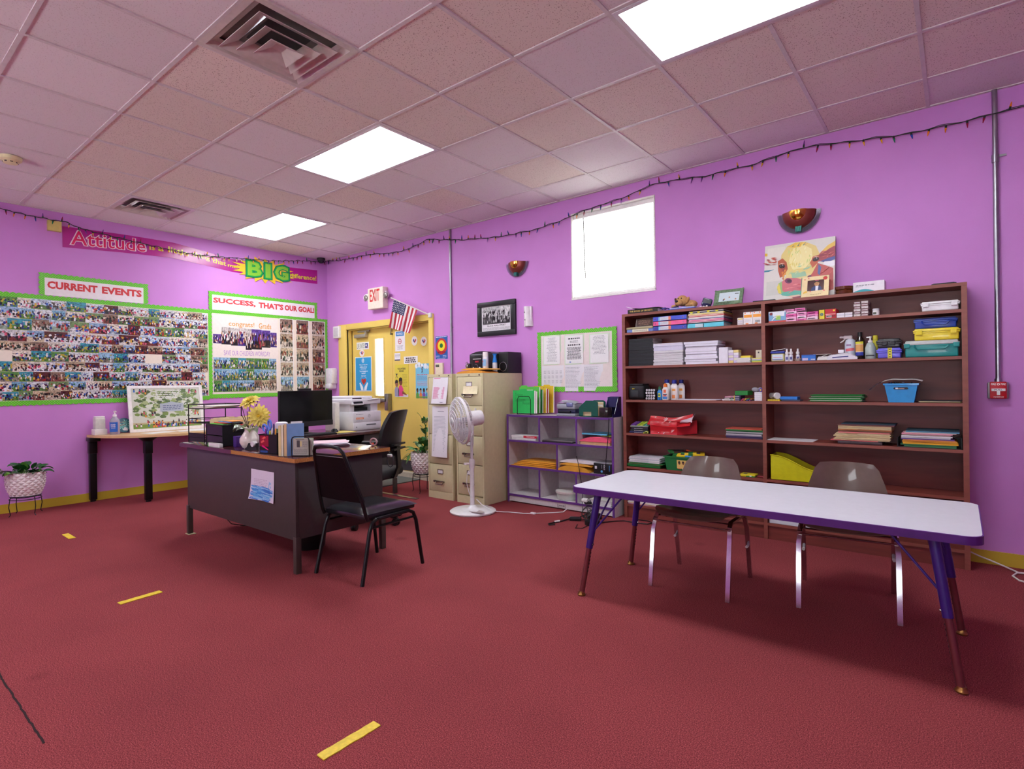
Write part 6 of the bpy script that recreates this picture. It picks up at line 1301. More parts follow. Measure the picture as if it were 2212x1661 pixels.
#  shelf 2
Z=T2+.0005
stack(21,5.074,5.306,Z,Z+.243,[(26,28,32),(20,22,26),(32,34,40)],'black notebook in the tall black stack at the left of the second shelf','black notebooks in the tall stack','notebook','notebook',jit=.006,seed=3)
stack(13,5.310,5.578,Z,Z+.125,[(226,224,228),(60,58,62)],'white edged notebook in the stack right of the black notebooks, second shelf','white notebooks in a stack','notebook','notebook',page=(224,222,226),jit=.007,seed=4)
stack(5,5.309,5.576,Z+.1255,Z+.19,[(206,204,222),(214,212,230),(206,200,222),(222,220,232),(206,180,136)],'','lavender notebooks on the white stack','notebook','notebook',page=(214,212,232),jit=.006,seed=5,labels=['pale lavender notebook in the upper part of the white stack, second shelf']*4+['tan covered notebook on top of the white notebook stack, second shelf'])
stack(9,5.588,5.862,Z,Z+.19,[(232,230,232),(70,66,74),(226,222,226)],'white pad in the loose stack in the middle of the second shelf','white pads in the loose stack','writing_pad','pad',page=(226,222,236),jit=.022,seed=6)
carton(5.878,5.950,Z,Z+.130,(226,224,234),'plain tall white box right of the loose pad stack, second shelf',y=-.222)
for k,(a,b)in enumerate(((5.953,5.992),(5.993,6.032))):
 for j in range(5):carton(a,b,Z+.0208*j,Z+.0208*j+.0204,[(226,206,130),(206,190,226),(222,220,200),(214,200,226),(232,230,232)][(j+k)%5],'pastel sticky note pad in the small block, '+['left','right'][k]+' column, '+['lowest','second','third','fourth','topmost'][j],'note pad','pastel note pads on the second shelf',y=-.22,dep=.075,name='note_pad')
sheets(6.02,6.122,-.232,-.15,Z,12,[(236,234,232),(230,228,226)],'white index card in the low loose pile, second shelf','index_card','card','index cards on the second shelf',2,.006,.0032)
carton(6.04,6.118,Z+.0386,Z+.056,(226,206,60),'yellow note pad lying on the index cards, second shelf','note pad',y=-.20,dep=.07,name='note_pad')
for j in range(4):carton(6.132,6.207,Z+.0085*j,Z+.0085*j+.008,[(226,214,70),(150,206,130),(206,190,226),(226,222,130)][j],['yellow','green','lilac','pale yellow'][j]+' sticky pad in the low pile against the divider, second shelf','note pad',y=-.225,dep=.075,name='note_pad')
carton(6.154,6.208,Z+.0345,Z+.096,(206,196,176),'small cream box on the sticky pads against the divider, second shelf',y=-.19,fn=bars((.3,.5,.6,.8,(60,56,60))))
# right bay
t=root('wipes_tub','yellowish clear tub with blue lid at the left of the right bay, second shelf','tub',(6.32,-.17,Z)); m=M().use(mat((196,190,130),.3,var=.05)); m.box(6.273,6.368,-.222,-.13,Z,Z+.062,.01,3); part('tub',m,t)
m=M().use(mat((36,50,140),.35)); m.box(6.270,6.371,-.225,-.127,Z+.062,Z+.080,.004); part('lid',m,t)
q=fp(-.2225); m=M().ink((206,222,236)); m.rect(q,6.283,6.358,Z+.010,Z+.054); m.ink((226,110,110)); m.rect(q,6.29,6.35,Z+.03,Z+.033,.0004); m.ink((40,50,120)); m.rect(q,6.283,6.358,Z+.014,Z+.018,.0004); part('tub_label',m,t)
m=M().use(PAPER); m.box(-.05,.05,-.045,.045,0,.004); m.xf(Matrix.Translation((6.327,-.178,Z+.088))@Matrix.Rotation(R(-7),4,'Y')); solo('paper_pack',m,'tilted white packet lying on the blue lidded tub','packet')
def dropper(x,y,label,h=.094):
 t=root('dropper_bottle',label,'bottle',(x,y,Z),'small white dropper bottles'); m=M().use(mat((222,222,230),.3)); m.lathe([(.013,0),(.0135,.003),(.0135,.045),(.008,.052)],(x,y,Z)); m.ink((90,90,150)); m.grid(5,1,lambda a,b:Vector((x+.0137*math.cos(-2.0+1.2*a),y+.0137*math.sin(-2.0+1.2*a),Z+.012+.022*b))); part('bottle',m,t); m=M().use(WHITE); m.lathe([(.0125,.053),(.0128,.068),(.007,.074),(.0065,h)],(x,y,Z)); part('cap',m,t)
dropper(6.385,-.215,'white dropper bottle touching the blue lidded tub, second shelf'); dropper(6.413,-.213,'white dropper bottle second from the blue lidded tub, second shelf'); dropper(6.455,-.19,'white dropper bottle standing apart behind the cotton swabs, second shelf')
m=M().use(mat((226,206,190),.7)); q=random.Random(6)
for k in range(16):x=6.432+.05*q.random(); z=Z+.003+.004*(k%5); m.cyl((x,-.235+.01*q.random(),z),(x+.02*(q.random()-.3),-.16,z+.004),.0022,n=5)
solo('cotton_swabs',m,'loose pile of cotton swabs left of the blue packet, second shelf','cotton swabs',kind='stuff')
carton(6.488,6.582,Z,Z+.044,(40,110,200),'bright blue packet with a bar code panel, second shelf',y=-.228,fn=bars((.05,.45,.06,.45,(196,190,226)),(.65,.95,.1,.3,(206,214,236)),(.0,1,.8,1,(30,90,180))))
t=root('open_carton','open dark carton with white strips right of the blue packet, second shelf','box',(6.62,-.18,Z)); m=M().use(mat((64,40,38),.6)); m.box(6.584,6.587,-.226,-.14,Z,Z+.042); m.box(6.66,6.663,-.226,-.14,Z,Z+.042); m.box(6.584,6.663,-.143,-.14,Z,Z+.042); m.box(6.584,6.663,-.226,-.14,Z,Z+.002); m.use(mat((206,190,180),.6)); m.box(6.56,6.672,-.2,-.135,Z+.043,Z+.046); part('box',m,t)
m=M().use(PAPER)
for k in range(4):m.box(6.59,6.655,-.222+.012*k,-.216+.012*k,Z+.002,Z+.014+.005*k)
m.cyl((6.60,-.22,Z+.02),(6.65,-.21,Z+.04),.002,n=5); part('strips',m,t)
m=M().use(mat((226,224,232),.8,bump=.3)); q=random.Random(2)
m.grid(16,8,lambda a,b:Vector((6.655+.19*a,-.238+.11*b,Z+.006+.042*math.sin(math.pi*min(1,.08+.9*a))**.5*math.sin(math.pi*(.12+.8*b))**.5+.004*math.sin(9*a+5*b)))); m.grid(16,2,lambda a,b:Vector((6.655+.19*a,-.239,Z+.0005+(.005+.030*math.sin(math.pi*min(1,.08+.9*a))**.5)*b)))
m.ink((40,50,120)); m.grid(8,1,lambda a,b:Vector((6.69+.10*a,-.2402,Z+.012+.006*a+.008*b))); solo('folded_cloth',m,'crumpled white cloth with blue stripe in front of the spray bottle','cloth')
carton(6.721,6.757,Z+.05,Z+.072,(232,230,236),'small white box resting on the crumpled cloth, second shelf',y=-.20,dep=.03)
t=root('spray_bottle','white trigger spray bottle standing behind the crumpled cloth','spray bottle',(6.782,-.10,Z)); m=M().use(mat((206,212,226),.3)); m.lathe([(.034,0),(.036,.005),(.036,.12),(.028,.145),(.016,.152)],(6.785,-.10,Z),24); m.ink((226,110,120)); m.grid(8,1,lambda a,b:Vector((6.785+.0364*math.cos(-2.4+1.7*a),-.10+.0364*math.sin(-2.4+1.7*a),Z+.06+.02*b+.006*a))); m.ink((150,120,160)); m.grid(6,1,lambda a,b:Vector((6.785+.0364*math.cos(-2.2+.9*a),-.10+.0364*math.sin(-2.2+.9*a),Z+.10+.012*b))); part('bottle',m,t)
m=M().use(mat((226,214,214),.35)); m.box(6.742,6.80,-.112,-.088,Z+.152,Z+.178,.008,3); m.box(6.718,6.75,-.107,-.093,Z+.160,Z+.174,.004); m.tube([(6.755,-.10,Z+.156),(6.738,-.10,Z+.138),(6.722,-.10,Z+.128)],.005,6); m.cyl((6.785,-.10,Z+.145),(6.785,-.10,Z+.158),.017); part('trigger',m,t)
t=root('peroxide_bottle','dark brown bottle with yellow topped label, second shelf','bottle',(6.853,-.16,Z)); m=M().use(mat((36,24,20),.15,coat=.4)); m.lathe([(.029,0),(.031,.004),(.031,.13),(.014,.158),(.013,.165)],(6.853,-.16,Z),24); part('bottle',m,t); m=M().use(BLACK); m.lathe([(.0145,.165),(.0145,.192),(.011,.194)],(6.853,-.16,Z)); part('cap',m,t)
m=M()
for z0,z1,c in((.03,.12,(226,222,222)),(.108,.125,(214,214,50)),(.055,.105,(214,160,90)),(.026,.05,(36,50,150))):m.ink(c); m.grid(8,1,lambda a,b:Vector((6.853+(.0314+.0004*(z0>.05)+.0003*(z0<.03))*math.cos(-2.5+1.7*a),-.16+(.0314+.0004*(z0>.05)+.0003*(z0<.03))*math.sin(-2.5+1.7*a),Z+z0+(z1-z0)*b)))
part('bottle_label',m,t)
t=root('pump_bottle','clear pump bottle of gel between the brown bottle and the violet box','pump bottle',(6.918,-.19,Z)); m=M().use(mat((170,186,180),.12,var=.05,coat=.4)); m.lathe([(.03,0),(.033,.004),(.033,.075),(.022,.108),(.012,.116)],(6.918,-.19,Z),24); m.ink((60,66,70)); m.grid(8,1,lambda a,b:Vector((6.918+.0333*math.cos(-2.5+1.8*a),-.19+.0333*math.sin(-2.5+1.8*a),Z+.018+.010*b))); part('bottle',m,t); m=M().use(WHITE); m.lathe([(.014,.115),(.014,.128),(.006,.130),(.006,.148),(.009,.150),(.009,.158)],(6.918,-.19,Z)); m.box(6.895,6.918,-.195,-.185,Z+.148,Z+.156,.003); part('pump',m,t)
m=M().use(mat((206,196,60),.35)); m.lathe([(.02,0),(.022,.004),(.022,.13),(.016,.134),(.016,.165),(.012,.168)],(6.94,-.11,Z)); solo('yellow_bottle',m,'yellow capped bottle behind the clear pump bottle','bottle')
tackle(6.955,7.103,Z,.070,(96,90,206),(106,100,214),'violet box with a yellow X strip under the black case, second shelf',y=-.232,dep=.15,latches=(),lidh=.3)
m=M().ink((226,222,60)); m.slab(fp(-.2335),7.022,7.046,Z+.0,Z+.0705,0,.001); m.ink((24,24,24))
for k in range(4):
 z=Z+.009+.0175*k; q=fp(-.2345)
 for s_ in(-1,1):m.shape(q,[(7.034-s_*.008-.0025,z-.006),(7.034-s_*.008+.0025,z-.006),(7.034+s_*.008+.0025,z+.006),(7.034+s_*.008-.0025,z+.006)],.0005)
solo('warning_tape',m,'yellow strip with black X marks down the front of the violet box','tape')
tackle(6.955,7.100,Z+.0708,.064,(26,26,30),(30,30,34),'glossy black case stacked on the violet box, second shelf',y=-.228,dep=.15,latches=(.35,.65),lidh=.4)
tackle(7.112,7.408,Z,.110,(22,140,136),(186,190,186),'teal case with pale lid at the bottom of the case stack, second shelf',handle=True,latches=(.06,.94),y=-.237)
tackle(7.163,7.412,Z+.1105,.078,(226,206,40),(230,212,50),'yellow case in the middle of the case stack, second shelf',y=-.23)
tackle(7.165,7.400,Z+.189,.070,(30,62,156),(60,90,176),'blue case on top of the case stack, second shelf',handle=True,latches=(),y=-.21)
#  shelf 3
Z=T3+.0005
t=root('gear_bag','small black padded bag at the left end of the third shelf','bag',(5.14,-.15,Z)); m=M().use(mat((26,26,30),.6,bump=.3)); m.box(5.062,5.218,-.226,-.08,Z,Z+.132,.028,4); part('body',m,t); m=M().use(mat((40,42,46),.5)); m.box(5.085,5.175,-.236,-.20,Z+.012,Z+.09,.018,3); part('pocket',m,t); m=M().use(mat((22,22,24),.5)); m.box(5.075,5.205,-.22,-.09,Z+.128,Z+.142,.006); part('lid',m,t); m=M().ink((220,200,40)); m.disc(fp(-.2365),5.115,Z+.098,.005,0); m.box(5.112,5.128,-.232,-.226,Z+.095,Z+.101); part('tag',m,t)
for j in range(4):
 for i in range(4):
  t=root('battery','silver and dark battery in the four by four pile beside the black bag, third shelf','battery',(5.243+.0225*i,-.19,Z+.0135+.0245*j),'batteries piled on the third shelf'); m=M().use(mat((70,68,72),.3,.4)); c=(5.243+.0225*i+.004*(j%2),-.225,Z+.012+.0245*j); m.cyl(c,(c[0],-.165,c[2]),.0108,n=14); part('case',m,t); m=M().use(mat((190,188,190),.3,.6)); m.cyl((c[0],-.227,c[2]),(c[0],-.225,c[2]),.0098,n=14); m.cyl((c[0],-.23,c[2]),(c[0],-.227,c[2]),.004,n=8); part('terminal',m,t)
def glue(x,y,w,h,col,cap,label,lab,caph=.03,tip=False):
 t=root('glue_bottle',label,'glue bottle',(x,y,Z),'glue bottles on the third shelf'); m=M().use(mat(col,.35)); m.lathe([(w*.46,0),(w*.5,.004),(w*.5,h-caph-.02),(w*.3,h-caph-.006),(w*.26,h-caph)],(0,0,0),24); m.xf(Matrix.Translation((x,y,Z))@Matrix.Diagonal((1,.62,1,1))); part('bottle',m,t)
 m=M().use(mat(cap,.35)); m.lathe([(w*.28,h-caph),(w*.28,h-caph*.35),(w*.10,h-caph*.2),(w*.06,h)]if tip else[(w*.3,h-caph),(w*.3,h-.004),(w*.24,h)],(x,y,Z),16); part('cap',m,t)
 m=M(); q=fp(y-w*.5*.62-.0004)
 for k,(a,b,c,d,cl)in enumerate(lab):m.ink(cl); m.grid(8,1,lambda u,v:Vector((x+w*(a-.5+(b-a)*u),y-.62*math.sqrt(max(0,(w*.503+.0004*k)**2-(w*(a-.5+(b-a)*u))**2)),Z+h*(c+(d-c)*v))))
 part('bottle_label',m,t)
LBW=[(.12,.88,.05,.62,(236,232,226)),(.15,.85,.05,.2,(60,130,200)),(.2,.8,.3,.36,(60,50,80)),(.3,.7,.42,.6,(226,110,70)),(.25,.75,.22,.28,(200,50,50))]
glue(5.36,-.21,.044,.12,(40,130,200),(44,110,70),'small blue glue bottle with green tip at the front of the third shelf',[(.15,.85,.1,.5,(40,110,180)),(.25,.75,.2,.48,(222,214,60)),(.35,.65,.28,.42,(40,120,70))],.03,True)
glue(5.415,-.215,.058,.148,(232,230,226),(232,120,40),'white glue bottle with orange tip at the front of the third shelf',LBW,.035,True)
LBC=[(.15,.85,.1,.6,(236,226,214)),(.3,.75,.45,.56,(232,160,70)),(.3,.7,.08,.25,(226,130,60))]
glue(5.392,-.13,.068,.178,(228,226,226),(40,50,140),'white glue bottle with blue cap, back row behind the orange tipped one',LBC); glue(5.476,-.17,.066,.172,(232,230,228),(40,50,140),'white glue bottle with blue cap and orange print right of the orange tipped one',LBC); glue(5.507,-.09,.062,.174,(226,224,226),(40,50,140),'white glue bottle with blue cap at the back right of the glue group',LBC)
sheets(5.525,5.86,-.24,-.05,Z,2,[(226,190,170),(226,222,236)],'',labels=['peach sheet under the white paper on the third shelf','white paper sheet lying in the middle of the third shelf'],fan=.012,h=.003)
for k,(c,nm)in enumerate((((226,222,228),'white'),((60,56,66),'dark'),((222,120,170),'pink'))):carton(5.902+.01*k,5.992,Z+.0118*k,Z+.0118*k+.0114,c,nm+' crayon pack in the low pile left of the green box, third shelf',y=-.226,dep=.13,fn=bars((.1,.6,.2,.8,(206,200,190)),(.7,.9,.2,.8,(110,150,110))))
for k in range(3):carton(5.994,6.046,Z+.0142*k,Z+.0142*k+.0138,(40,30,70),'dark marker box with yellow spot, '+['bottom','middle','top'][k]+' of the pile under the green box',y=-.228,dep=.12,fn=bars((.15,.8,.3,.6,(206,202,214)),(.0,.15,.1,.9,(222,206,50))))
carton(5.997,6.095,Z+.043,Z+.078,(24,130,50),'green box on top of the dark marker boxes, third shelf',y=-.21,dep=.14,fn=bars((0,1,.62,.66,(16,90,36))))
for k in range(9):
 c=[(206,40,110),(226,90,150),(230,180,60),(222,214,60),(40,90,180),(40,150,90),(130,60,160),(226,110,50),(30,30,34)][k]; m=M().use(mat(c,.35)); x=6.052+.0105*k; m.cyl((x,-.23,Z+.0055+.009*(k%2)),(x,-.12,Z+.0055+.009*(k%2)),.0045,n=8); solo('marker',m,['crimson','pink','amber','yellow','blue','green','purple','orange','black'][k]+' marker lying in the row right of the green box','marker','loose markers on the third shelf')
for k in range(5):carton(6.150,6.207,Z+.0138*k,Z+.0138*k+.0134,(230,226,232),'thin white box, '+['lowest','second','middle','fourth','topmost'][k]+' of five against the divider, third shelf',y=-.228)
t=root('goggles','pair of goggles with purple strap on the thin white boxes, third shelf','goggles',(6.17,-.2,Z+.07)); m=M().use(mat((190,186,196),.15,trans=.4)); m.ball((6.15,-.205,Z+.089),(.026,.014,.018)); m.ball((6.185,-.19,Z+.089),(.02,.014,.018)); part('lens',m,t); m=M().use(mat((96,60,160),.5)); m.box(6.185,6.207,-.225,-.18,Z+.07,Z+.10,.006); m.use(mat((222,200,60),.5)); m.box(6.192,6.2,-.2256,-.2,Z+.078,Z+.092); part('strap',m,t)
# right bay of shelf 3
m=M().use(mat((226,200,40),.4)); m.box(6.246,6.335,-.228,-.15,Z,Z+.013,.002); m.use(BLACK)
for k in range(6):m.box(6.256+.012*k,6.259+.012*k,-.2285,-.22,Z+.007,Z+.011)
solo('yellow_ruler',m,'thick yellow ruler block at the left of the right bay, third shelf','ruler')
t=root('clear_jar','clear little jar lying on the yellow ruler, white cap','jar',(6.30,-.19,Z+.015)); m=M().use(mat((222,214,206),.06,trans=.7,var=0)); m.cyl((6.262,-.17,Z+.040),(6.305,-.205,Z+.040),.024,n=20); part('jar',m,t); m=M().use(WHITE); m.cyl((6.305,-.205,Z+.040),(6.316,-.214,Z+.040),.0255,n=20); part('cap',m,t)
for k,(c,nm,a,b,h)in enumerate((((60,66,90),'dark slate',6.345,6.475,.012),((34,120,206),'bright blue',6.335,6.455,.022))):carton(a,b,Z+.0125*k,Z+.0125*k+h,c,nm+[' flat box under the bright blue box, third shelf',' flat box on the slate box beside the yellow ruler, third shelf'][k],y=-.226,dep=.1)
sheets(6.545,6.872,-.238,-.06,Z,14,[(24,120,44),(30,136,52),(206,210,196),(20,104,40)],'green paper folder in the flat green stack on the third shelf','paper_folder','folder','green folders on the third shelf',5,.012,.0036)
def bin_(name,lab,x0,x1,z0,h,col,taper,y0=-.24,y1=-.06,slot=False,open_=True):
 t=root(name,lab,'bin',((x0+x1)/2,(y0+y1)/2,z0)); mt=mat(col,.35,coat=.2); cx,cy=(x0+x1)/2,(y0+y1)/2; w0,w1,d=(x1-x0)/2*taper,(x1-x0)/2,(y1-y0)/2
 def sq(k,z,e=0):a=w0+(w1-w0)*k-e; b=d*(.9+.1*k)-e; return[(cx-a,cy-b,z),(cx+a,cy-b,z),(cx+a,cy+b,z),(cx-a,cy+b,z)]
 def loft(mm,*rg):
  vs=[v for r_ in rg for v in r_]; mm.add(vs,[(4*i+k,4*i+(k+1)%4,4*i+4+(k+1)%4,4*i+4+k)for i in range(len(rg)-1)for k in range(4)])
 m=M().use(mt); loft(m,sq(0,z0),sq(1,z0+h),sq(1,z0+h,.004),sq(0,z0+.004,.004)); m.add(sq(0,z0),[(0,1,2,3)]); m.add(sq(0,z0+.004,.004),[(0,1,2,3)]); part('body',m,t)
 m=M().use(mt); loft(m,sq(1,z0+h-.010,-.006),sq(1,z0+h+.001,-.006),sq(1,z0+h+.001,.004)); loft(m,sq(1,z0+h-.010,0),sq(1,z0+h-.010,-.006)); part('rim',m,t)
 return t,cx,cy
t,cx,cy=bin_('storage_basket','bright blue basket stuffed with papers on the third shelf',7.0,7.187,Z,.128,(40,150,214),.76)
m=M().use(mat((30,26,34),.5)); pl=Pl((7.0,cy-.0885,0),(1,0,0),(0,.07,1)); m.shape(Pl((7.0935,-.2405,Z+.095),(1,0,0),(0,-.07,1)),[(-.036,-.007),(.036,-.007),(.042,0),(.036,.008),(-.036,.008),(-.042,0)],.0006); m.ink((222,180,160)); m.rect(Pl((7.0935,-.2405,Z+.095),(1,0,0),(0,-.07,1)),-.03,.02,-.003,.001,.001); m.ink((226,226,236)); m.rect(Pl((7.0935,-.2405,Z+.095),(1,0,0),(0,-.07,1)),-.03,-.016,-.004,.005,.0013); part('handle_slot',m,t)
m=M().use(PAPER); m.grid(14,3,lambda a,b:Vector((6.985+.225*a,-.235+.16*b,Z+.138+.018*math.sin(3.1*a)+.010*b+.004*math.sin(9*a)))); m.grid(8,2,lambda a,b:Vector((6.985-.075*a,-.235+.10*b,Z+.138-.055*a**1.6))); solo('paper_sheet',m,'bent white paper spilling over the left side of the blue basket','paper')
m=M().use(mat((40,36,50),.5)); q=random.Random(3)
for k in range(10):x=7.02+.15*q.random(); y=-.20+.1*q.random(); m.use(mat([(40,36,50),(206,200,210),(120,60,120),(40,60,130)][k%4],.5)); m.cyl((x,y,Z+.09),(x+.03*(q.random()-.5),y,Z+.137),.005,n=6)
solo('pencils',m,'jumble of pens and pencils inside the blue basket','pencils',kind='stuff')
sheets(7.195,7.412,-.23,-.08,Z,5,[(70,40,38),(150,160,80),(206,196,150),(60,60,66),(40,34,40)],'',labels=['dark sheet at the bottom of the flat pile right of the blue basket','olive sheet in the flat pile right of the blue basket','cream sheet in the flat pile right of the blue basket','grey sheet in the flat pile right of the blue basket','black sheet on top of the flat pile right of the blue basket'],fan=.01,h=.003)
#  shelf 4
Z=T4+.0005
for k,(c,nm)in enumerate((((30,34,80),'dark navy'),((40,40,44),'black'),((36,30,50),'deep violet'))):
 m=M().use(mat(c,.45)); m.box(5.07+.01*k,5.25,-.225,-.09,Z+.017*k,Z+.017*k+.0165,.003); m.ink((206,202,206)); m.lines(fp(-.2255),5.12,5.2,Z+.017*k+.004,Z+.017*k+.010,1,0,.6,False,k); solo('marker_pack',m,nm+' art pack in the pile left of the red gift bag, fourth shelf','art pack','art packs on the fourth shelf')
m=M().use(mat((150,160,150),.4)); m.box(-.085,.085,-.06,.06,0,.01,.002)
for k in range(8):m.use(mat([(120,70,150),(130,80,160),(96,60,140),(180,206,60),(170,200,60),(200,216,80),(90,150,110),(110,190,180)][k],.4)); m.cyl((-.075+.02*k,-.05,.013),(-.07+.02*k,.05,.013),.008,n=8)
m.xf(Matrix.Translation((5.165,-.165,Z+.068))@Matrix.Rotation(R(14),4,'X')); solo('paint_set',m,'tray of purple, lime and teal paint tubes on the art packs, fourth shelf','paint set')
for k in range(4):m=M().use(mat([(206,206,60),(150,180,50),(222,216,120),(190,200,90)][k],.5)); m.box(5.21+.008*k,5.235+.008*k,-.236,-.226,Z+.001,Z+.012+.003*k,.002); solo('glue_stick',m,'yellow green stick in the row beside the red bag, fourth shelf','glue stick','yellow sticks on the fourth shelf')
# red gift bag
t=root('gift_bag','crumpled red gift bag with white star burst prints on the fourth shelf','gift bag',(5.44,-.14,Z)); RED=mat((196,36,44),.3,var=.1,scale=12,coat=.2,name='red_gift_paper')
def bagf(a,b):
 return Vector((5.275+.355*a,-.238+.004*math.sin(7*a),Z+.125*b+.006*math.sin(5*a)*b))
m=M().use(RED); m.grid(16,6,lambda a,b:Vector((5.278+.245*a,-.236+.010*math.sin(2.2*math.pi*b)*.5+.003*math.sin(11*a),Z+.115*b+.004*math.sin(6*a)*b))); m.grid(8,6,lambda a,b:Vector((5.523+.118*a,-.236+.15*a+.012*math.sin(math.pi*a)*math.sin(math.pi*b),Z+.115*b+.008*a))); m.grid(8,1,lambda a,b:Vector((5.278+.02*a*0+.0,-.236+.17*b,Z+.115*a))); m.grid(8,4,lambda a,b:Vector((5.278+.36*a,-.236+.17*b,Z+.115))); part('bag_body',m,t)
m=M().use(RED); m.grid(20,6,lambda a,b:Vector((5.252+.385*a,-.245+.03*math.sin(math.pi*b)*(.4+.3*math.sin(4*a))+.08*b,Z+.085+.082*b*(.85+.25*a+.06*math.sin(8*a))-.018*math.sin(math.pi*a)))); m.grid(20,2,lambda a,b:Vector((5.252+.385*a,-.165+.05*b,Z+.085+.082*(.85+.25*a+.06*math.sin(8*a))-.018*math.sin(math.pi*a)-.02*b))); part('folded_top',m,t)
m=M().use(mat((206,186,196),.5)); m.grid(8,4,lambda a,b:Vector((5.535+.11*a,-.215-.025*math.sin(math.pi*b)+.08*b,Z+.103+.07*b*(.4+.6*a)+.008*a))); part('lining',m,t,'pale lilac inside of the bag mouth')
m=M().ink((240,226,226))
for u,v,s_,z_ in((5.44,Z+.125,.03,-.262),(5.345,Z+.148,.012,-.262),(5.49,Z+.03,.022,-.2435),(5.41,Z+.012,.01,-.2435),(5.36,Z+.012,.009,-.2435),(5.475,Z+.112,.014,-.262)):
 pl=Pl((u,z_,v),(1,0,0),(0,0,1))
 for k in range(5):a=1.0+k*.62; m.shape(pl,[(0,0),(s_*math.cos(a-.16)*.6,s_*math.sin(a-.16)*.6),(s_*math.cos(a),s_*math.sin(a)),(s_*math.cos(a+.16)*.6,s_*math.sin(a+.16)*.6)],0)
part('star_print',m,t)
BK=[(96,70,120),(60,60,110),(150,140,160),(222,220,222),(120,120,128),(206,206,206),(24,120,60),(60,150,70),(206,90,70)]
stack(9,5.930,6.205,Z,Z+.078,BK,'','thin story books on the fourth shelf','story_book','book',y=-.228,dep=.18,jit=.012,seed=7,labels=['%s thin book, %s in the pile by the divider on the fourth shelf'%(a,b)for a,b in zip(('violet','navy','mauve','white','grey','pale','dark green','green','red'),('lowest','second','third','fourth','fifth','sixth','seventh','eighth','topmost'))])
sheets(6.245,6.56,-.24,-.05,Z,2,[(214,210,214),(226,222,226)],'',labels=['lower white sheet at the left of the right bay, fourth shelf','upper white sheet at the left of the right bay, fourth shelf'],fan=.006,h=.002)
m=M().use(mat((70,56,60),.3,var=.3,scale=50)); m.box(6.715,6.985,-.232,-.05,Z,Z+.022,.004); solo('plastic_sleeve',m,'brown glossy sleeve under the manila folder stack, fourth shelf','sleeve')
MAN=[(226,210,160),(222,200,150),(232,220,176),(214,190,140)]
def fstack(x0,x1,z,specs,lab,grp,seed):
 q=random.Random(seed)
 for k,(c,nm,h,a,b)in enumerate(specs):
  m=M().use(mat(c,.6,var=.04)); sag=.006*(q.random()-.3); xa,xb=x0+a,x1+b; yy=-.238+.01*q.random()
  for zz0 in(0,h*.45):
   m.grid(8,1,lambda u,v:Vector((xa+(xb-xa)*u,yy+.19*v,z+zz0+h*.4+sag*math.sin(3*u)*.3))); m.grid(8,1,lambda u,v:Vector((xa+(xb-xa)*u,yy+.19*v,z+zz0+sag*math.sin(3*u)*.3))); m.grid(8,1,lambda u,v:Vector((xa+(xb-xa)*u,yy,z+zz0+h*.4*v+sag*math.sin(3*u)*.3)))
   for s_ in(xa,xb):m.grid(1,1,lambda u,v:Vector((s_,yy+.19*u,z+zz0+h*.4*v)))
  if k%3==1:m.box(xa+.05,xa+.12,yy-.006,yy,z,z+.002)
  solo('file_folder',m,nm+lab,'folder',grp); z+=h
 return z
specs=[((206,90,96),'red edged',.006,-.02,-.10)]+[(MAN[k%4],'manila',.0085,.008*(k%3),-.03+.006*(k%2))for k in range(6)]+[((226,130,130),'pink',.007,.03,-.03),((120,76,56),'brown',.011,.03,-.02),((216,150,90),'orange',.009,.028,-.018)]+[(MAN[(k+1)%4],'manila',.008,.03,-.02)for k in range(3)]+[((120,70,66),'maroon',.009,.024,-.004),((40,60,76),'dark blue',.008,.05,0)]
names=[]
for k,s_ in enumerate(specs):
 if s_[1]=='manila':specs[k]=(s_[0],'manila folder in the lower half' if k<8 else 'manila folder in the upper half',*s_[2:])
 else:specs[k]=(s_[0],s_[1]+' folder',*s_[2:])
fstack(6.69,7.058,Z+.0225,specs,' of the tall stack on the fourth shelf','folders in the tall stack on the fourth shelf',3)
t=root('letter_tray','black tray under the colourful folders at the right of the fourth shelf','tray',(7.24,-.14,Z)); m=M().use(BLACK); m.box(7.07,7.412,-.238,-.03,Z,Z+.004); m.box(7.07,7.412,-.034,-.03,Z,Z+.06); m.box(7.408,7.412,-.238,-.03,Z,Z+.075); m.box(7.07,7.074,-.238,-.03,Z,Z+.06); part('tray',m,t)
sp2=[((60,130,84),'green',.011,.02,-.02),((50,116,76),'dark green',.007,.0,-.02),((232,170,40),'amber',.012,.012,-.01),((236,180,60),'golden',.010,.008,-.014),((230,150,70),'light orange',.008,.012,-.02),((110,76,150),'violet',.009,.004,-.03),((196,196,202),'grey',.009,.004,-.05),((222,218,222),'white',.009,.004,-.04),((232,214,196),'cream',.008,.006,-.05),((226,150,170),'pink',.007,.006,-.04),((226,196,190),'blush',.006,.02,-.02),((120,196,222),'sky blue',.011,.03,-.004),((30,60,76),'dark teal',.006,.03,-.004)]
fstack(7.088,7.404,Z+.0045,[(a,b+' folder',c,d,e)for a,b,c,d,e in sp2],' in the colourful stack on the black tray','colourful folders on the black tray',4)
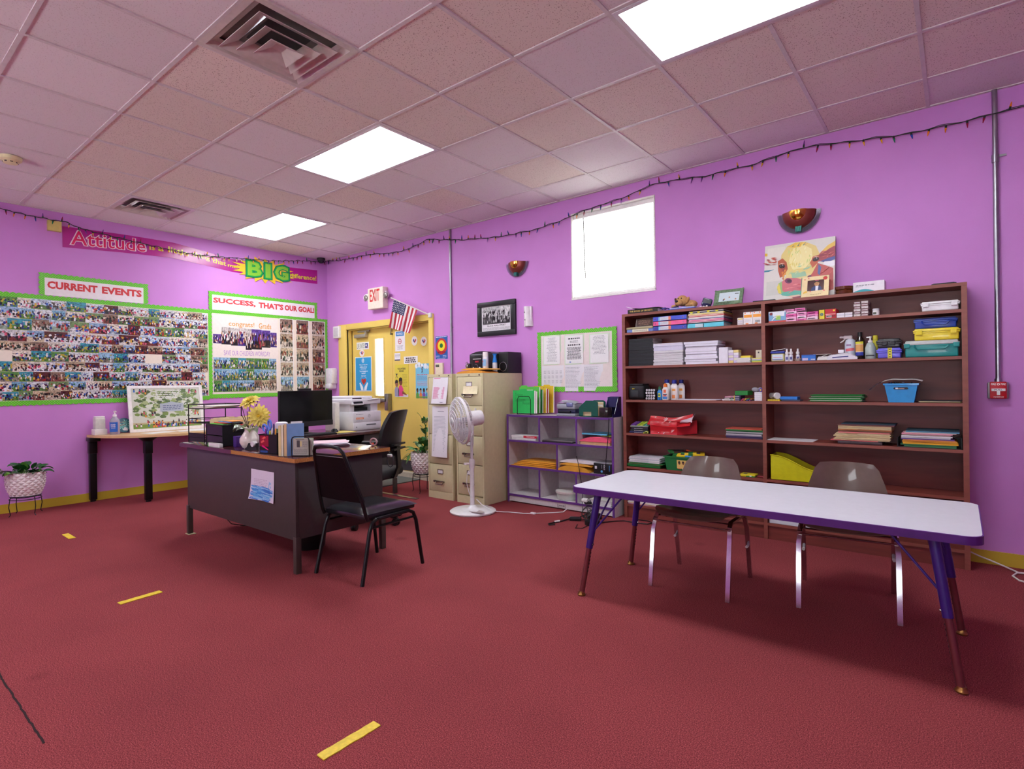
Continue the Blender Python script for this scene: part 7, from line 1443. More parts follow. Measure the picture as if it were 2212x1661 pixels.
#  shelf 5
Z=T5+.0005
sheets(5.062,5.375,-.238,-.04,Z,6,[(16,104,44),(24,126,54),(18,96,40),(40,120,60),(190,176,120),(30,110,50)],'','paper_folder','folder','green folders on the fifth shelf',8,.02,.0068,labels=['dark green folder under the magazines at the left of the fifth shelf']*4+['tan folder under the magazines at the left of the fifth shelf','green folder just under the magazines at the left of the fifth shelf'])
for k in range(6):m=M().use(mat([(226,224,228),(206,206,214),(232,230,232),(190,196,206),(226,222,226),(214,212,220)][k],.4)); a=5.066+.004*(k%3); m.box(a,5.36+.01*(k%2),-.236,-.04,Z+.0415+.0085*k,Z+.0415+.0085*k+.0082,.001,1); m.ink((150,150,160)); m.rect(fp(-.2362),a+.05,a+.19,Z+.0435+.0085*k,Z+.0455+.0085*k); solo('magazine',m,'white magazine in the pile on green folders at the left of the fifth shelf','magazine','magazines on the fifth shelf')
t,cx,cy=bin_('storage_basket','green basket of crayon boxes behind the left plastic chair',5.405,5.71,Z,.118,(20,112,60),.88)
m=M().ink((222,190,110)); pl=Pl((5.52,-.2385,Z+.02),(1,0,0),(0,-.08,1)); m.rect(pl,0,.18,0,.072,.002)
for k in range(5):girl(m,Pl(pl(0,0,.0008),pl.u,pl.v),.022+.034*k,.034,.26,[(206,60,50),(240,240,240),(60,90,160),(222,130,60),(90,60,120)][k],[(90,58,44),(120,76,54),(200,150,120),(96,62,46),(150,100,76)][k])
part('basket_label',m,t,'yellow label picturing a row of children')
for k,(x,y,rz,rx,c)in enumerate(((5.53,-.17,8,14,(232,200,40)),(5.60,-.14,-12,-8,(236,206,50)),(5.66,-.16,20,10,(226,190,40)),(5.47,-.13,35,5,(60,44,40)))):
 m=M().use(mat(c,.4)); m.box(-.065,.065,-.045,.045,0,.018,.002); m.use(mat((40,120,60),.4)); m.box(-.0655,-.03,-.0455,.0455,.004,.0185); m.use(mat((60,40,80),.4)); m.box(.0,.03,-.02,.02,.0182,.0190); m.xf(Matrix.Translation((x,y,Z+.118+.007*k))@Matrix.Rotation(R(rz),4,'Z')@Matrix.Rotation(R(rx),4,'X'))
 solo('crayon_box',m,['yellow and green crayon box at the front of the green basket','yellow crayon box lying flat at the middle of the green basket','yellow crayon box tilted at the right of the green basket','dark box at the left corner of the green basket'][k],'crayon box','crayon boxes in the green basket')
m=M().use(mat((230,90,40),.4)); m.cyl((5.555,-.12,Z+.165),(5.60,-.10,Z+.15),.006,n=8); solo('crayon',m,'orange crayon sticking out of the green basket','crayon')
m=M().use(mat((60,140,206),.4)); m.box(5.585,5.64,-.228,-.20,Z+.1195,Z+.131,.003); solo('eraser',m,'blue eraser at the rim of the green basket','eraser')
m=M().use(mat((226,206,40),.4)); m.box(6.03,6.145,-.225,-.13,Z,Z+.018,.002); m.use(mat((30,120,56),.4)); m.box(6.078,6.1455,-.2256,-.13,Z+.0002,Z+.008); m.use(mat((70,50,80),.4)); m.box(6.05,6.075,-.20,-.16,Z+.018,Z+.0188); m.use(WHITE); m.box(6.105,6.12,-.2262,-.2252,Z+.003,Z+.012); solo('crayon_box',m,'yellow and green crayon box lying right of the left plastic chair, fifth shelf','crayon box')
m=M().use(mat((150,30,50),.4)); m.cyl((6.155,-.19,Z+.006),(6.205,-.21,Z+.006),.005,n=8); m.use(WHITE); m.cyl((6.205,-.21,Z+.006),(6.21,-.212,Z+.006),.005,n=8); solo('marker',m,'dark red marker by the divider on the fifth shelf','marker')
t=root('magazine_bin','lime yellow book bin with a sloping side at the right bay of the fifth shelf','bin',(6.41,-.14,Z)); LY=mat((206,206,24),.35,coat=.2,name='lime_plastic')
prof=[(6.262,0),(6.585,0),(6.592,.085)]+[(6.592-.30*k/12,.085+.095*(.5-.5*math.cos(math.pi*k/12))+.006*(k/12))for k in range(1,13)]+[(6.262,.188)]
m=M().use(LY); fr=Pl((0,-.236,Z),(1,0,0),(0,0,1)); m.shape(fr,prof,0,-.004); bk=Pl((0,-.06,Z),(1,0,0),(0,0,1)); m.shape(bk,prof,0,-.004); m.box(6.262,6.266,-.236,-.06,Z,Z+.188); m.box(6.584,6.589,-.236,-.06,Z,Z+.08); m.box(6.262,6.588,-.236,-.06,Z,Z+.003); part('bin_body',m,t)
m=M().use(LY); m.tube([(u,-.238,Z+v)for u,v in prof[2:]],.004,6); m.tube([(u,-.058,Z+v)for u,v in prof[2:]],.004,6); part('rim',m,t)
m=M().use(mat((46,40,50),.5)); m.box(6.30,6.56,-.19,-.10,Z+.004,Z+.075); solo('book',m,'dark book inside the lime yellow bin','book')
# lowest compartment
Z=T6+.0005
sheets(5.06,5.39,-.24,-.05,Z,4,[(214,170,206),(226,200,90),(232,226,226),(222,214,206)],'',labels=['lilac sheet in the pile on the lowest bookcase shelf','yellow sheet in the pile on the lowest bookcase shelf','white sheet in the pile on the lowest bookcase shelf','top cream sheet in the pile on the lowest bookcase shelf'],fan=.02,h=.006)
carton(6.25,6.53,Z,Z+.03,(206,214,222),'flat pale box on the lowest bookcase shelf, right bay',y=-.235,dep=.2)
#  cubby contents
YC=CY+.03
def cshelf(z):return z+.0005
Z=cshelf(C1)
m=M().use(mat((206,202,204),.5)); m.box(3.775,4.085,YC,-.12,Z,Z+.022,.003); solo('grey_box',m,'flat pale grey box at the bottom of the top left cubby','box')
def wbk(m,q,x0,x1,z0,z1):m.ink((196,30,60)); m.rect(q,x0+.16,x1,z0,z1); m.ink((232,226,228)); m.lines(q,x0+.02,x0+.12,z0+.008,z0+.016,1,.0003,.5); m.lines(q,x0+.20,x0+.30,z0+.008,z0+.016,1,.0005,.7)
carton(3.772,4.10,Z+.0225,Z+.0455,(226,222,224),'white and red box lying on the grey box in the top left cubby',y=YC,dep=.17,fn=wbk)
t=root('laptop','closed silver laptop in the top middle cubby','laptop',(4.36,-.2,Z)); m=M().use(mat((60,60,64),.4,.5)); m.box(4.185,4.535,CY+.0,-.09,Z,Z+.013,.003); part('base',m,t); m=M().use(mat((150,152,154),.3,.8)); m.box(4.19,4.545,CY-.003,-.085,Z+.0135,Z+.022,.003); m.use(mat((206,200,190),.2,.8)); m.ball((4.40,-.2,Z+.0222),(.018,.018,.001),14,4); part('lid',m,t)
m=M().use(mat((196,154,110),.7)); m.box(4.605,4.92,YC,-.10,Z,Z+.028,.002); solo('cardboard_box',m,'flat tan cardboard box in the top right cubby','box')
def wavy(name,lab,cat,x0,x1,y0,y1,z,h,c,amp,sd,group=None,rough=.5):
 q=random.Random(sd); ph=[q.random()*6 for _ in range(4)]
 m=M().use(mat(c,rough,var=.06)); f=lambda a,b:amp*(.5+.5*math.sin(5*a+ph[0])*math.cos(3*b+ph[1]))+h*(1-abs(2*a-1)**4*.8)
 m.grid(14,8,lambda a,b:Vector((x0+(x1-x0)*a,y0+(y1-y0)*b,z+max(.0015,f(a,b))))); m.grid(14,8,lambda a,b:Vector((x0+(x1-x0)*a,y0+(y1-y0)*b,z+0.0)))
 for bb in(0,1):m.grid(14,1,lambda a,b,bb=bb:Vector((x0+(x1-x0)*a,y0+(y1-y0)*bb,z+max(.0015,f(a,bb))*b)))
 for aa in(0,1):m.grid(1,8,lambda a,b,aa=aa:Vector((x0+(x1-x0)*aa,y0+(y1-y0)*b,z+max(.0015,f(aa,b))*a)))
 return solo(name,m,lab,cat,group)
wavy('folded_fabric','pink folded plastic packet on the tan box in the top right cubby','packet',4.60,4.925,YC-.005,-.12,Z+.0285,.030,(232,90,120),.018,3,rough=.35)
m=M().use(mat((140,170,40),.5)); m.box(4.80,4.952,-.25,-.12,Z+.076,Z+.084,.002); solo('green_folder',m,'olive green folder at the right of the top right cubby','folder')
wavy('blue_folder','light blue bent folder on top in the top right cubby','folder',4.592,4.86,-.26,-.11,Z+.086,.006,(96,186,222),.016,7)
Z=cshelf(C2); MNL=(214,150,44)
for k in range(4):wavy('manila_envelope',['bottom golden envelope','second golden envelope','third golden envelope','top golden envelope'][k]+' of the flat pile in the middle left cubby','envelope',3.775+.03*k,4.335-.012*(k%2),YC-.02+.012*k,-.07,Z+.0145*k,.010,(MNL[0]+4*k,MNL[1]+4*k,MNL[2]+4*k),.003,k,'golden envelopes in the middle left cubby')
wavy('manila_envelope','bulging golden padded envelope at the bottom of the middle right cubby','envelope',4.372,4.72,YC-.03,-.10,Z,.040,(216,156,52),.014,9); wavy('manila_envelope','thinner golden envelope under the white packet in the middle right cubby','envelope',4.385,4.74,YC-.02,-.10,Z+.054,.018,(222,164,60),.006,11); wavy('paper_packet','white paper packet on the golden envelopes in the middle right cubby','packet',4.375,4.78,YC-.01,-.10,Z+.078,.022,(222,218,222),.008,12)
t=root('toner_box','black printed carton at the right of the middle right cubby','box',(4.83,-.22,Z)); m=M().use(mat((24,24,28),.4)); m.box(4.755,4.94,YC-.012,-.12,Z,Z+.098,.002); m.use(mat((150,150,156),.5)); m.box(4.756,4.939,YC-.011,-.121,Z+.0975,Z+.1005); part('carton',m,t)
q=fp(YC-.0122); m=M().ink((214,216,222)); m.rect(q,4.768,4.79,Z+.045,Z+.072); m.lines(q,4.862,4.876,Z+.04,Z+.09,5,0,.7); m.ink((90,170,226)); m.disc(q,4.84,Z+.025,.011,0); m.lines(q,4.915,4.925,Z+.03,Z+.085,8,0,.6); m.ink((190,194,200)); m.lines(q,4.838,4.842,Z+.05,Z+.085,7,0,.7); part('lettering',m,t)
Z=cshelf(C3)
t=root('plastic_tub','round clear tub with white lid in the bottom middle cubby','tub',(4.40,-.23,Z)); m=M().use(mat((196,204,196),.2,var=.1,scale=12)); m.lathe([(.098,0),(.104,.005),(.112,.062)],(4.40,-.22,Z),32); part('tub',m,t); m=M().use(mat((216,212,206),.4)); m.lathe([(.118,.062),(.120,.066),(.120,.082),(.10,.085),(.001,.084)],(4.40,-.22,Z),32); part('lid',m,t)
sheets(4.70,4.935,YC-.01,-.08,Z,12,[(222,220,228),(226,224,230),(206,202,196)],'white sheet in the paper pile in the bottom right cubby',group='paper pile in the bottom right cubby',seed=5,fan=.006,h=.0045)
# on top of the cubby
Z=.9025
t=root('folder_rack','black wire file rack on the left of the cubby shelf','file rack',(3.94,-.23,Z)); RK=mat((24,22,26),.35,.4)
for y in(-.325,-.25,-.18,-.11):m=M().use(RK); m.tube([(3.865,y,Z+.004),(3.865,y,Z+.15),(3.885,y,Z+.185),(4.015,y,Z+.185),(4.035,y,Z+.15),(4.035,y,Z+.004)],.0035,6); part('divider_wire',m,t)
m=M().use(RK); m.tube([(3.865,-.335,Z+.004),(3.865,-.10,Z+.004)],.003,6); m.tube([(4.035,-.335,Z+.004),(4.035,-.10,Z+.004)],.003,6); m.tube([(3.865,-.10,Z+.01),(4.035,-.10,Z+.01)],.003,6); part('base_wire',m,t)
def ffold(y,x0,x1,h,c,label,tab,th=.006,txt=None):
 m=M().use(mat(c,.5,var=.04)); pl=Pl((0,y,Z+.012),(1,0,0),(0,.03,1)); m.slab(pl,x0,x1,0,h,-.001,0); m.slab(pl,x0,x1,0,h-.008,-th,-th+.001); m.shape(pl,[(x0+tab,h),(x0+tab+.01,h+.014),(x0+tab+.08,h+.014),(x0+tab+.09,h)],0,-.001); m.use(PAPER); m.slab(pl,x0+.004,x1+.008,.0,h-.004,-th+.0012,-.0012)
 if txt:
  m.ink((16,100,50))
  for s_,u0,u1,v0,v1 in txt:m.text(s_,pl,x0+u0,x0+u1,v0,v1,.0006,-.01)
 solo('file_folder',m,label,'folder','file folders in the wire rack')
ffold(-.30,3.785,4.06,.235,(40,186,90),'bright green labelled folder at the front of the wire rack',.09,.012,[('Training',.03,.13,.165,.205),('Graduation',.03,.16,.12,.158),('Request',.13,.235,.08,.118)])
ffold(-.285,3.80,4.075,.225,(232,226,226),'white folder just behind the green one in the wire rack',.15)
ffold(-.215,3.80,4.06,.27,(90,196,74),'lime green taller folder in the middle of the wire rack',.02,.01); ffold(-.20,3.86,4.09,.24,(30,130,50),'dark green folder in the middle of the wire rack',.1); ffold(-.165,3.88,4.11,.255,(232,200,60),'yellow green edged folder behind the lime folder in the wire rack',.1); ffold(-.145,3.89,4.12,.245,(200,40,40),'red folder near the back of the wire rack',.1); ffold(-.09,3.90,4.15,.275,(226,196,50),'yellow folder at the back of the wire rack',.12)
t=root('electric_stapler','grey and navy electric stapler on the middle of the cubby shelf','stapler',(4.44,-.24,Z)); GR=mat((150,154,164),.35)
m=M().use(GR); m.box(4.338,4.552,-.315,-.16,Z,Z+.025,.008); part('base',m,t); m=M().use(mat((36,38,74),.3)); m.box(4.343,4.548,-.30,-.165,Z+.025,Z+.062,.008); m.use(mat((16,16,30),.5)); m.box(4.36,4.50,-.319,-.25,Z+.030,Z+.050,.004); part('throat',m,t)
m=M().use(GR); m.grid(12,8,lambda a,b:Vector((4.338+.214*a,-.315+.155*b,Z+.10+.05*math.sin(math.pi*(.12+.76*a))**.6*(.6+.4*math.sin(math.pi*b))))); m.box(4.338,4.552,-.315,-.16,Z+.062,Z+.118,.016,3); part('housing',m,t); m=M().use(mat((110,116,160),.1,coat=.6)); m.box(4.455,4.53,-.322,-.25,Z+.085,Z+.128,.012,3); part('window',m,t)
m=M().use(mat((200,202,208),.4)); m.box(4.38,4.45,-.28,-.22,Z+.138,Z+.150,.004); part('slot_plate',m,t)
t=root('letter_holder','dark green desk letter holder on the right of the cubby shelf','letter holder',(4.70,-.25,Z)); DG=mat((10,84,70),.3,coat=.3); pf=[(4.598,0),(4.64,0),(4.64,.045),(4.73,.045),(4.73,0),(4.80,0),(4.80,.135),(4.775,.15),(4.675,.15),(4.598,.085)]
for y in(-.315,-.17):m=M().use(DG); m.shape(Pl((0,y,Z),(1,0,0),(0,0,1)),pf,0,-.005); part('panel',m,t)
m=M().use(DG); m.box(4.60,4.80,-.315,-.165,Z+.0,Z+.006); part('base',m,t)
for k in range(4):m=M().use(mat([(226,206,160),(232,228,226),(222,196,150),(226,214,180)][k],.6)); m.box(4.615+.02*k,4.835-.012*k,-.295+.03*k,-.293+.03*k,Z+.0065,Z+.10+.012*k); solo('envelope',m,['front cream envelope','white envelope second','tan envelope third','rear cream envelope'][k]+' in the dark green letter holder','envelope','letters in the green holder')
t=root('card_holder','navy blue tall desktop tray beside the green letter holder','desk tray',(4.91,-.24,Z)); NB=mat((28,30,84),.3,coat=.3); sp=[(0,0),(.165,0),(.165,.185),(.11,.18),(.035,.03),(0,.03)]
m=M().use(NB); sd_=Pl((4.965,-.335,Z),(0,1,0),(0,0,1)); m.shape(sd_,sp,.0,-.004); sd2=Pl((4.86,-.335,Z),(0,1,0),(0,0,1)); m.shape(sd2,[(.05,0),(.165,0),(.165,.185),(.11,.18),(.05,.06)],.0,-.004); m.box(4.856,4.965,-.176,-.17,Z,Z+.185); m.box(4.856,4.965,-.23,-.22,Z+.09,Z+.178); part('body',m,t)
m=M().use(mat((70,60,60),.1,trans=.5,var=.0)); m.box(4.826,4.915,-.335,-.25,Z,Z+.09,.004); part('clear_bin',m,t); m=M().use(mat((190,150,110),.6))
q=random.Random(2)
for k in range(12):m.ball((4.845+.05*q.random(),-.31+.04*q.random(),Z+.008+.012*q.random()),(.008,.006,.003),8,4)
part('coins',m,t)
#  on the file cabinets
Z=1.3305
wavy('manila_envelope','crumpled golden padded envelope on top of the file cabinet, lower one','envelope',3.33,3.68,-.655,-.40,Z,.022,(220,150,48),.012,21); wavy('manila_envelope','golden envelope on the file cabinet under the stereo and cans, upper one','envelope',3.335,3.69,-.60,-.38,Z+.036,.010,(228,170,70),.010,23)
t=root('stereo','black mini stereo unit on top of the file cabinet','stereo',(3.40,-.27,Z)); BK_=mat((30,30,34),.35,coat=.2); q=fp(-.345)
m=M().use(BK_); m.box(3.215,3.555,-.34,-.03,Z,Z+.215,.012,3); m.grid(14,4,lambda a,b:Vector((3.225+.32*a,-.33+.29*b,Z+.212+.03*math.sin(math.pi*a)**.7))); m.grid(14,1,lambda a,b:Vector((3.225+.32*a,-.33,Z+.205+(.007+.03*math.sin(math.pi*a)**.7)*b))); part('body',m,t)
m=M().use(mat((60,64,66),.3)); m.box(3.235,3.50,-.345,-.338,Z+.175,Z+.205,.003); m.use(BLACK); m.box(3.30,3.40,-.347,-.343,Z+.185,Z+.192); part('cassette_strip',m,t)
m=M().use(BLACK); m.box(3.27,3.40,-.343,-.338,Z+.08,Z+.165); m.ink((196,194,196)); m.rect(q,3.275,3.395,Z+.155,Z+.163,.0); m.ink((110,16,34)); m.rect(q,3.305,3.36,Z+.118,Z+.142,0); m.ink((226,50,70)); m.lines(q,3.315,3.355,Z+.122,Z+.138,1,.0005,.6,False,2); part('display',m,t)
m=M().use(BLACK); m.cyl((3.325,-.362,Z+.07),(3.325,-.338,Z+.07),.026,n=24); m.use(CHROME); m.tube([(3.325+.028*math.cos(2*math.pi*k/24),-.352,Z+.07+.028*math.sin(2*math.pi*k/24))for k in range(24)],.004,6,True); part('volume_knob',m,t)
for x in(3.285,3.372):m=M().use(WHITE); m.cyl((x,-.35,Z+.062),(x,-.338,Z+.062),.010,n=14); part('button',m,t)
t=root('speaker','black stereo speaker at the right rear of the file cabinet top','speaker',(3.60,-.15,Z)); m=M().use(mat((34,28,38),.5)); m.box(3.56,3.69,-.25,-.02,Z,Z+.225,.004); part('cabinet',m,t); m=M().use(mat((24,22,26),.7)); m.box(3.57,3.68,-.254,-.249,Z+.012,Z+.212,.003); part('grille',m,t); m=M().use(mat((206,206,210),.2,.8)); m.tube([(3.625+.048*math.cos(2*math.pi*k/28),-.256,Z+.07+.048*math.sin(2*math.pi*k/28))for k in range(28)],.003,6,True); m.use(BLACK); m.cyl((3.625,-.257,Z+.07),(3.625,-.252,Z+.07),.043,n=24); part('woofer_ring',m,t)
def can(x,y,z,r,h,body,top,caph,label,band=None):
 t=root('spray_can',label,'spray can',(x,y,z)); m=M().use(mat(body,.25,.3)); m.lathe([(r*.96,0),(r,.004),(r,h-caph-.006),(r*.9,h-caph)],(x,y,z),24)
 if band:m.ink(band); m.grid(10,1,lambda a,b:Vector((x+(r+.0004)*math.cos(-2.9+2.2*a),y+(r+.0004)*math.sin(-2.9+2.2*a),z+h*(.12+.42*b)))); m.ink((200,90,120)); m.grid(6,1,lambda a,b:Vector((x+(r+.0008)*math.cos(-2.6+.9*a),y+(r+.0008)*math.sin(-2.6+.9*a),z+h*(.36+.12*b)))); m.ink((60,70,120)); m.grid(6,1,lambda a,b:Vector((x+(r+.0008)*math.cos(-2.6+.6*a),y+(r+.0008)*math.sin(-2.6+.6*a),z+h*(.22+.05*b))))
 part('can',m,t); return t,M().use(mat(top,.25,coat=.4))
t,m=can(3.515,-.41,Z+.0545,.031,.17,(226,222,230),(232,228,230),.05,'white and blue aerosol can standing in front of the stereo',(130,180,226)); m.lathe([(.028,.12),(.0305,.122),(.029,.168),(.024,.17)],(3.515,-.41,Z+.0545)); part('cap',m,t)
t,m=can(3.60,-.36,Z+.001,.026,.20,(196,200,206),(20,120,206),.09,'silver can with blue flared top beside the white aerosol can'); m.lathe([(.0255,.112),(.021,.14),(.015,.17),(.017,.19),(.024,.197),(.02,.202),(.004,.196)],(3.60,-.36,Z+.001)); part('cap',m,t)
t=root('push_bell','small metal and black gadget at the left corner of the file cabinet top','gadget',(3.36,-.40,Z+.047)); m=M().use(mat((150,146,150),.25,.8)); q=random.Random(5)
zz_=Z+.056
for k in range(12):a=2*math.pi*q.random(); e=q.random()*1.4; p=Vector((3.355,-.52,zz_+.02)); m.cyl(p,p+Vector((math.cos(a)*math.cos(e)*.035,math.sin(a)*math.cos(e)*.03,math.sin(e)*.05)),.0018,n=5)
m.ball((3.355,-.52,zz_+.018),(.022,.02,.02)); part('spokes',m,t); m=M().use(BLACK); m.box(3.365,3.395,-.53,-.50,zz_,zz_+.05,.004); m.use(mat((200,160,130),.4)); m.ball((3.378,-.533,zz_+.04),.004,8,6); part('clip',m,t)
#  on the grey desk
Z=DZ1+.0006
def wire_tray():
 t=root('letter_tray','black three tier wire tray at the left corner of the grey desk','tray',(2.39,-2.75,Z)); W_=RK; FL,FR=Vector((2.30,-2.845,0)),Vector((2.53,-2.815,0)); BLv=Vector((2.345,-2.56,0)); BR_=BLv+(FR-FL)
 for p in(FL,FR,BLv,BR_):m=M().use(W_); m.cyl((p.x,p.y,Z),(p.x,p.y,Z+.322),.0045,n=8); part('post',m,t)
 for k,z in enumerate((Z+.012,Z+.165,Z+.285)):
  m=M().use(W_); c=[FL,FR,BR_,BLv]
  for zz0 in(z,z+.035):m.tube([(p.x,p.y,zz0)for p in c],.003,6,True)
  for j in range(1,14):a=FL.lerp(FR,j/14); b=BLv.lerp(BR_,j/14); m.tube([(a.x,a.y,z),(b.x,b.y,z)],.0014,4)
  for j in range(1,12):a=FL.lerp(BLv,j/12); b=FR.lerp(BR_,j/12); m.tube([(a.x,a.y,z),(b.x,b.y,z)],.0014,4)
  if k==0:m.use(mat((30,26,32),.5)); m.add([(p.x,p.y,zz0)for zz0 in(z,z+.07)for p in(FL,FR)],[(0,1,3,2)])
  part('tier',m,t)
wire_tray()
for k in range(5):m=M().use(mat([(232,228,226),(206,196,170),(222,218,214),(190,186,190),(236,230,220)][k],.6)); m.box(-.115,.115,-.13,.13,0,.0035); m.xf(Matrix.Translation((2.44+.012*k,-2.70+.012*k,Z+.290+.004*k))@Matrix.Rotation(R(6+3*k),4,'Z')); solo('paper_sheet',m,['white','tan','pale','grey','cream'][k]+' sheet on the top tier of the black wire tray','paper','sheets in the wire tray')
m=M().use(PAPER); m.box(2.29,2.44,-2.89,-2.845,Z,Z+.002); solo('paper_slip',m,'white slip at the left corner of the grey desk','paper'); m=M().use(BLACK); m.cyl((2.36,-2.868,Z+.006),(2.42,-2.86,Z+.006),.004,n=8); solo('pen',m,'black pen on the white slip at the left corner of the grey desk','pen')
for k in range(6):
 m=M().use(mat([(230,208,160),(236,218,172),(226,200,150)][k%3],.55)); pl=Pl((2.60-.009*k,-2.80+.0043*k,Z),(.43,.9,0),(0,0,1)); x0,x1=.004*k,.30; h=.198+.003*(k%3); m.slab(pl,x0,x1,0,h,0,-.002); m.shape(pl,[(x0+.02+.04*k,h),(x0+.03+.04*k,h+.012),(x0+.09+.04*k,h+.012),(x0+.10+.04*k,h)],0,-.0015); m.use(PAPER); m.slab(pl,x0+.006,x1-.006,0,h-.008,-.0025,-.006); solo('file_folder',m,'manila folder standing, %s behind the black mesh sorter on the grey desk'%['first','second','third','fourth','fifth','last'][k],'folder','manila folders standing on the grey desk')
MESH=mat((26,25,28),.45,.3,name='black_mesh_metal')
t=root('desk_organizer','black mesh desk organizer with drawers left of the flower vase','organizer',(2.79,-2.72,Z)); FLx,FRx,y0,y1,hz=2.65,2.94,-2.85,-2.675,.165
m=M().use(MESH); m.box(FLx,FRx,y0+.002,y1,Z,Z+.004); m.box(FLx,FLx+.003,y0,y1,Z,Z+hz); m.box(FRx-.003,FRx,y0,y1,Z,Z+hz); m.box(FLx,FRx,y1-.003,y1,Z,Z+hz); m.box(FLx,FRx,y0+.002,y1,Z+hz-.06,Z+hz-.057); part('case',m,t)
for k in range(2):m=M().use(mat((34,34,38),.3,.4)); m.box(FLx+.006,FRx-.006,y0,y0+.004,Z+.006+.08*k,Z+.080+.08*k); m.tube([(FLx+.01,y0-.001,Z+.078+.08*k),(FRx-.01,y0-.001,Z+.078+.08*k)],.003,5); part('mesh_front',m,t)
m=M().use(RK)
for a,b in(((FLx,y0),(FRx,y0)),((FRx,y0),(FRx,y1)),((FLx,y0),(FLx,y1)),((FLx,y1),(FRx,y1))):m.tube([(*a,Z+hz),(*b,Z+hz)],.004,6)
for a in((FLx,y0),(FRx,y0),(FRx,y1),(FLx,y1)):m.tube([(*a,Z),(*a,Z+hz)],.004,6)
part('rim',m,t)
for k,(c,nm)in enumerate((((110,206,80),'lime green'),((230,90,60),'red'),((80,150,222),'blue'),((232,150,60),'orange'))):m=M().use(mat(c,.45)); m.box(2.68+.03*k,2.90+.012*k,-2.835+.02*k,-2.73+.015*k,Z+hz+.006+.006*k-(.003 if k==0 else 0),Z+hz+.0115+.006*k-(.003 if k==0 else 0),.001,1); solo('note_pad',m,nm+' pad lying on the black mesh organizer','pad','pads on the mesh organizer')
m=M().use(BLACK); m.box(2.93,2.96,-2.78,-2.70,Z+hz+.004,Z+hz+.02,.003); m.use(mat((200,30,40),.4)); m.box(2.945,2.965,-2.76,-2.68,Z+hz-.01,Z+hz+.003,.003); solo('stapler',m,'small black and red stapler at the right edge of the mesh organizer','stapler')
m=M().use(mat((226,226,222),.5)); m.box(2.79,2.985,-2.896,-2.868,Z,Z+.030,.002); m.use(mat((70,180,60),.5)); m.box(2.786,2.80,-2.897,-2.867,Z-.0,Z+.0305); solo('label_box',m,'narrow white box with a green end at the front edge of the grey desk','box')
m=M().use(mat((72,40,120),.4)); m.box(3.005,3.055,-2.80,-2.74,Z,Z+.082,.003); solo('purple_box',m,'small purple box left of the flower vase','box')
# vase and flowers
VX,VY=3.252,-2.79
t=root('vase','round white ceramic vase on the grey desk','vase',(VX,VY,Z)); m=M().use(mat((232,224,214),.12,coat=.6,var=.03,name='glazed_ceramic')); m.lathe([(.034,0),(.052,.012),(.072,.05),(.070,.08),(.048,.115),(.036,.135),(.036,.145),(.043,.158),(.040,.16),(.032,.145),(.030,.12)],(VX,VY,Z),32,False); m.lathe([(.001,.002),(.034,0)],(VX,VY,Z),32,False); part('body',m,t)
PET=mat((238,222,110),.6,var=.12,scale=20,name='yellow_petal'); STM=mat((96,104,50),.6)
def flower(tip,dirn,r,label,base):
 t=root('artificial_flower',label,'flower',base,'yellow artificial flowers'); tip=Vector(tip); d=Vector(dirn).normalized(); a=d.orthogonal().normalized(); b=d.cross(a); q=random.Random(int(r*1e4))
 m=M().use(STM); mid=Vector(base).lerp(tip,.6)+Vector((0,0,.02)); m.tube([base,mid,tip-d*.012],.0035,6); part('stem',m,t)
 m=M().use(PET)
 for ring_,(n,rr_,el)in enumerate(((16,1.0,.18),(15,.86,.42),(12,.62,.75),(9,.4,1.1))):
  for k in range(n):
   th=2*math.pi*(k+.5*ring_+.3*q.random())/n; rad=a*math.cos(th)+b*math.sin(th); tg=d.cross(rad); L_=r*rr_*(.88+.24*q.random()); e=el+.2*(q.random()-.5); w=r*.16
   m.grid(2,5,lambda u,v:tip+(rad*math.cos(e)+d*math.sin(e))*L_*v-d*(.35*L_*v*v*(1-.5*el))+tg*(2*u-1)*w*(math.sin(math.pi*(.12+.8*v))**.7)+d*abs(2*u-1)*w*.3)
 part('petals',m,t); m=M().use(mat((226,196,50),.8,bump=.8,scale=200)); m.ball(tip+d*.006,r*.22,12,8); part('flower_centre',m,t)
flower((3.345,-2.765,Z+.245),(.75,-.62,.12),.088,'larger yellow artificial flower facing forward in the white vase',(VX+.012,VY,Z+.13)); flower((3.255,-2.79,Z+.355),(.15,-.5,.7),.078,'yellow artificial flower at the top of the white vase',(VX-.006,VY-.004,Z+.13))
t=root('leaf_sprig','grey green leaves and dark twigs in the white vase','foliage',(VX,VY,Z+.13)); m=M(); q=random.Random(17); leafs(m,(VX,VY,Z+.14),q,14,.085,.030,.02,.35,[(150,164,146),(130,146,124),(96,110,60)]); part('leaves',m,t)
m=M().use(mat((70,50,40),.7))
for p in((3.20,-2.82,Z+.31),(3.235,-2.80,Z+.28),(3.31,-2.75,Z+.37),(3.22,-2.83,Z+.25)):m.tube([(VX,VY,Z+.13),Vector((VX,VY,Z+.13)).lerp(Vector(p),.55)+Vector((-.012,0,.01)),p],.0026,5)
part('twigs',m,t)
t=root('tape_dispenser','black desk tape dispenser in front of the white vase','tape dispenser',(3.345,-2.82,Z)); m=M().use(BLACK); m.shape(Pl((3.29,-2.845,Z),(1,.35,0),(0,0,1)),[(0,0),(.105,0),(.105,.05),(.07,.052),(.03,.05),(.015,.02),(0,.012)],0,-.04); part('body',m,t); m=M().use(mat((226,222,222),.3)); m.cyl((3.365,-2.83,Z+.045),(3.36,-2.80,Z+.045),.02,n=20); part('tape_roll',m,t)
t=root('pencil_box','black mesh pencil box with red stickers on the grey desk','pencil holder',(3.67,-2.80,Z)); A0,A1=Vector((3.585,-2.89,Z)),Vector((3.765,-2.855,Z)); pl=Pl(A0,A1-A0,(0,0,1)); wd=(A1-A0).length
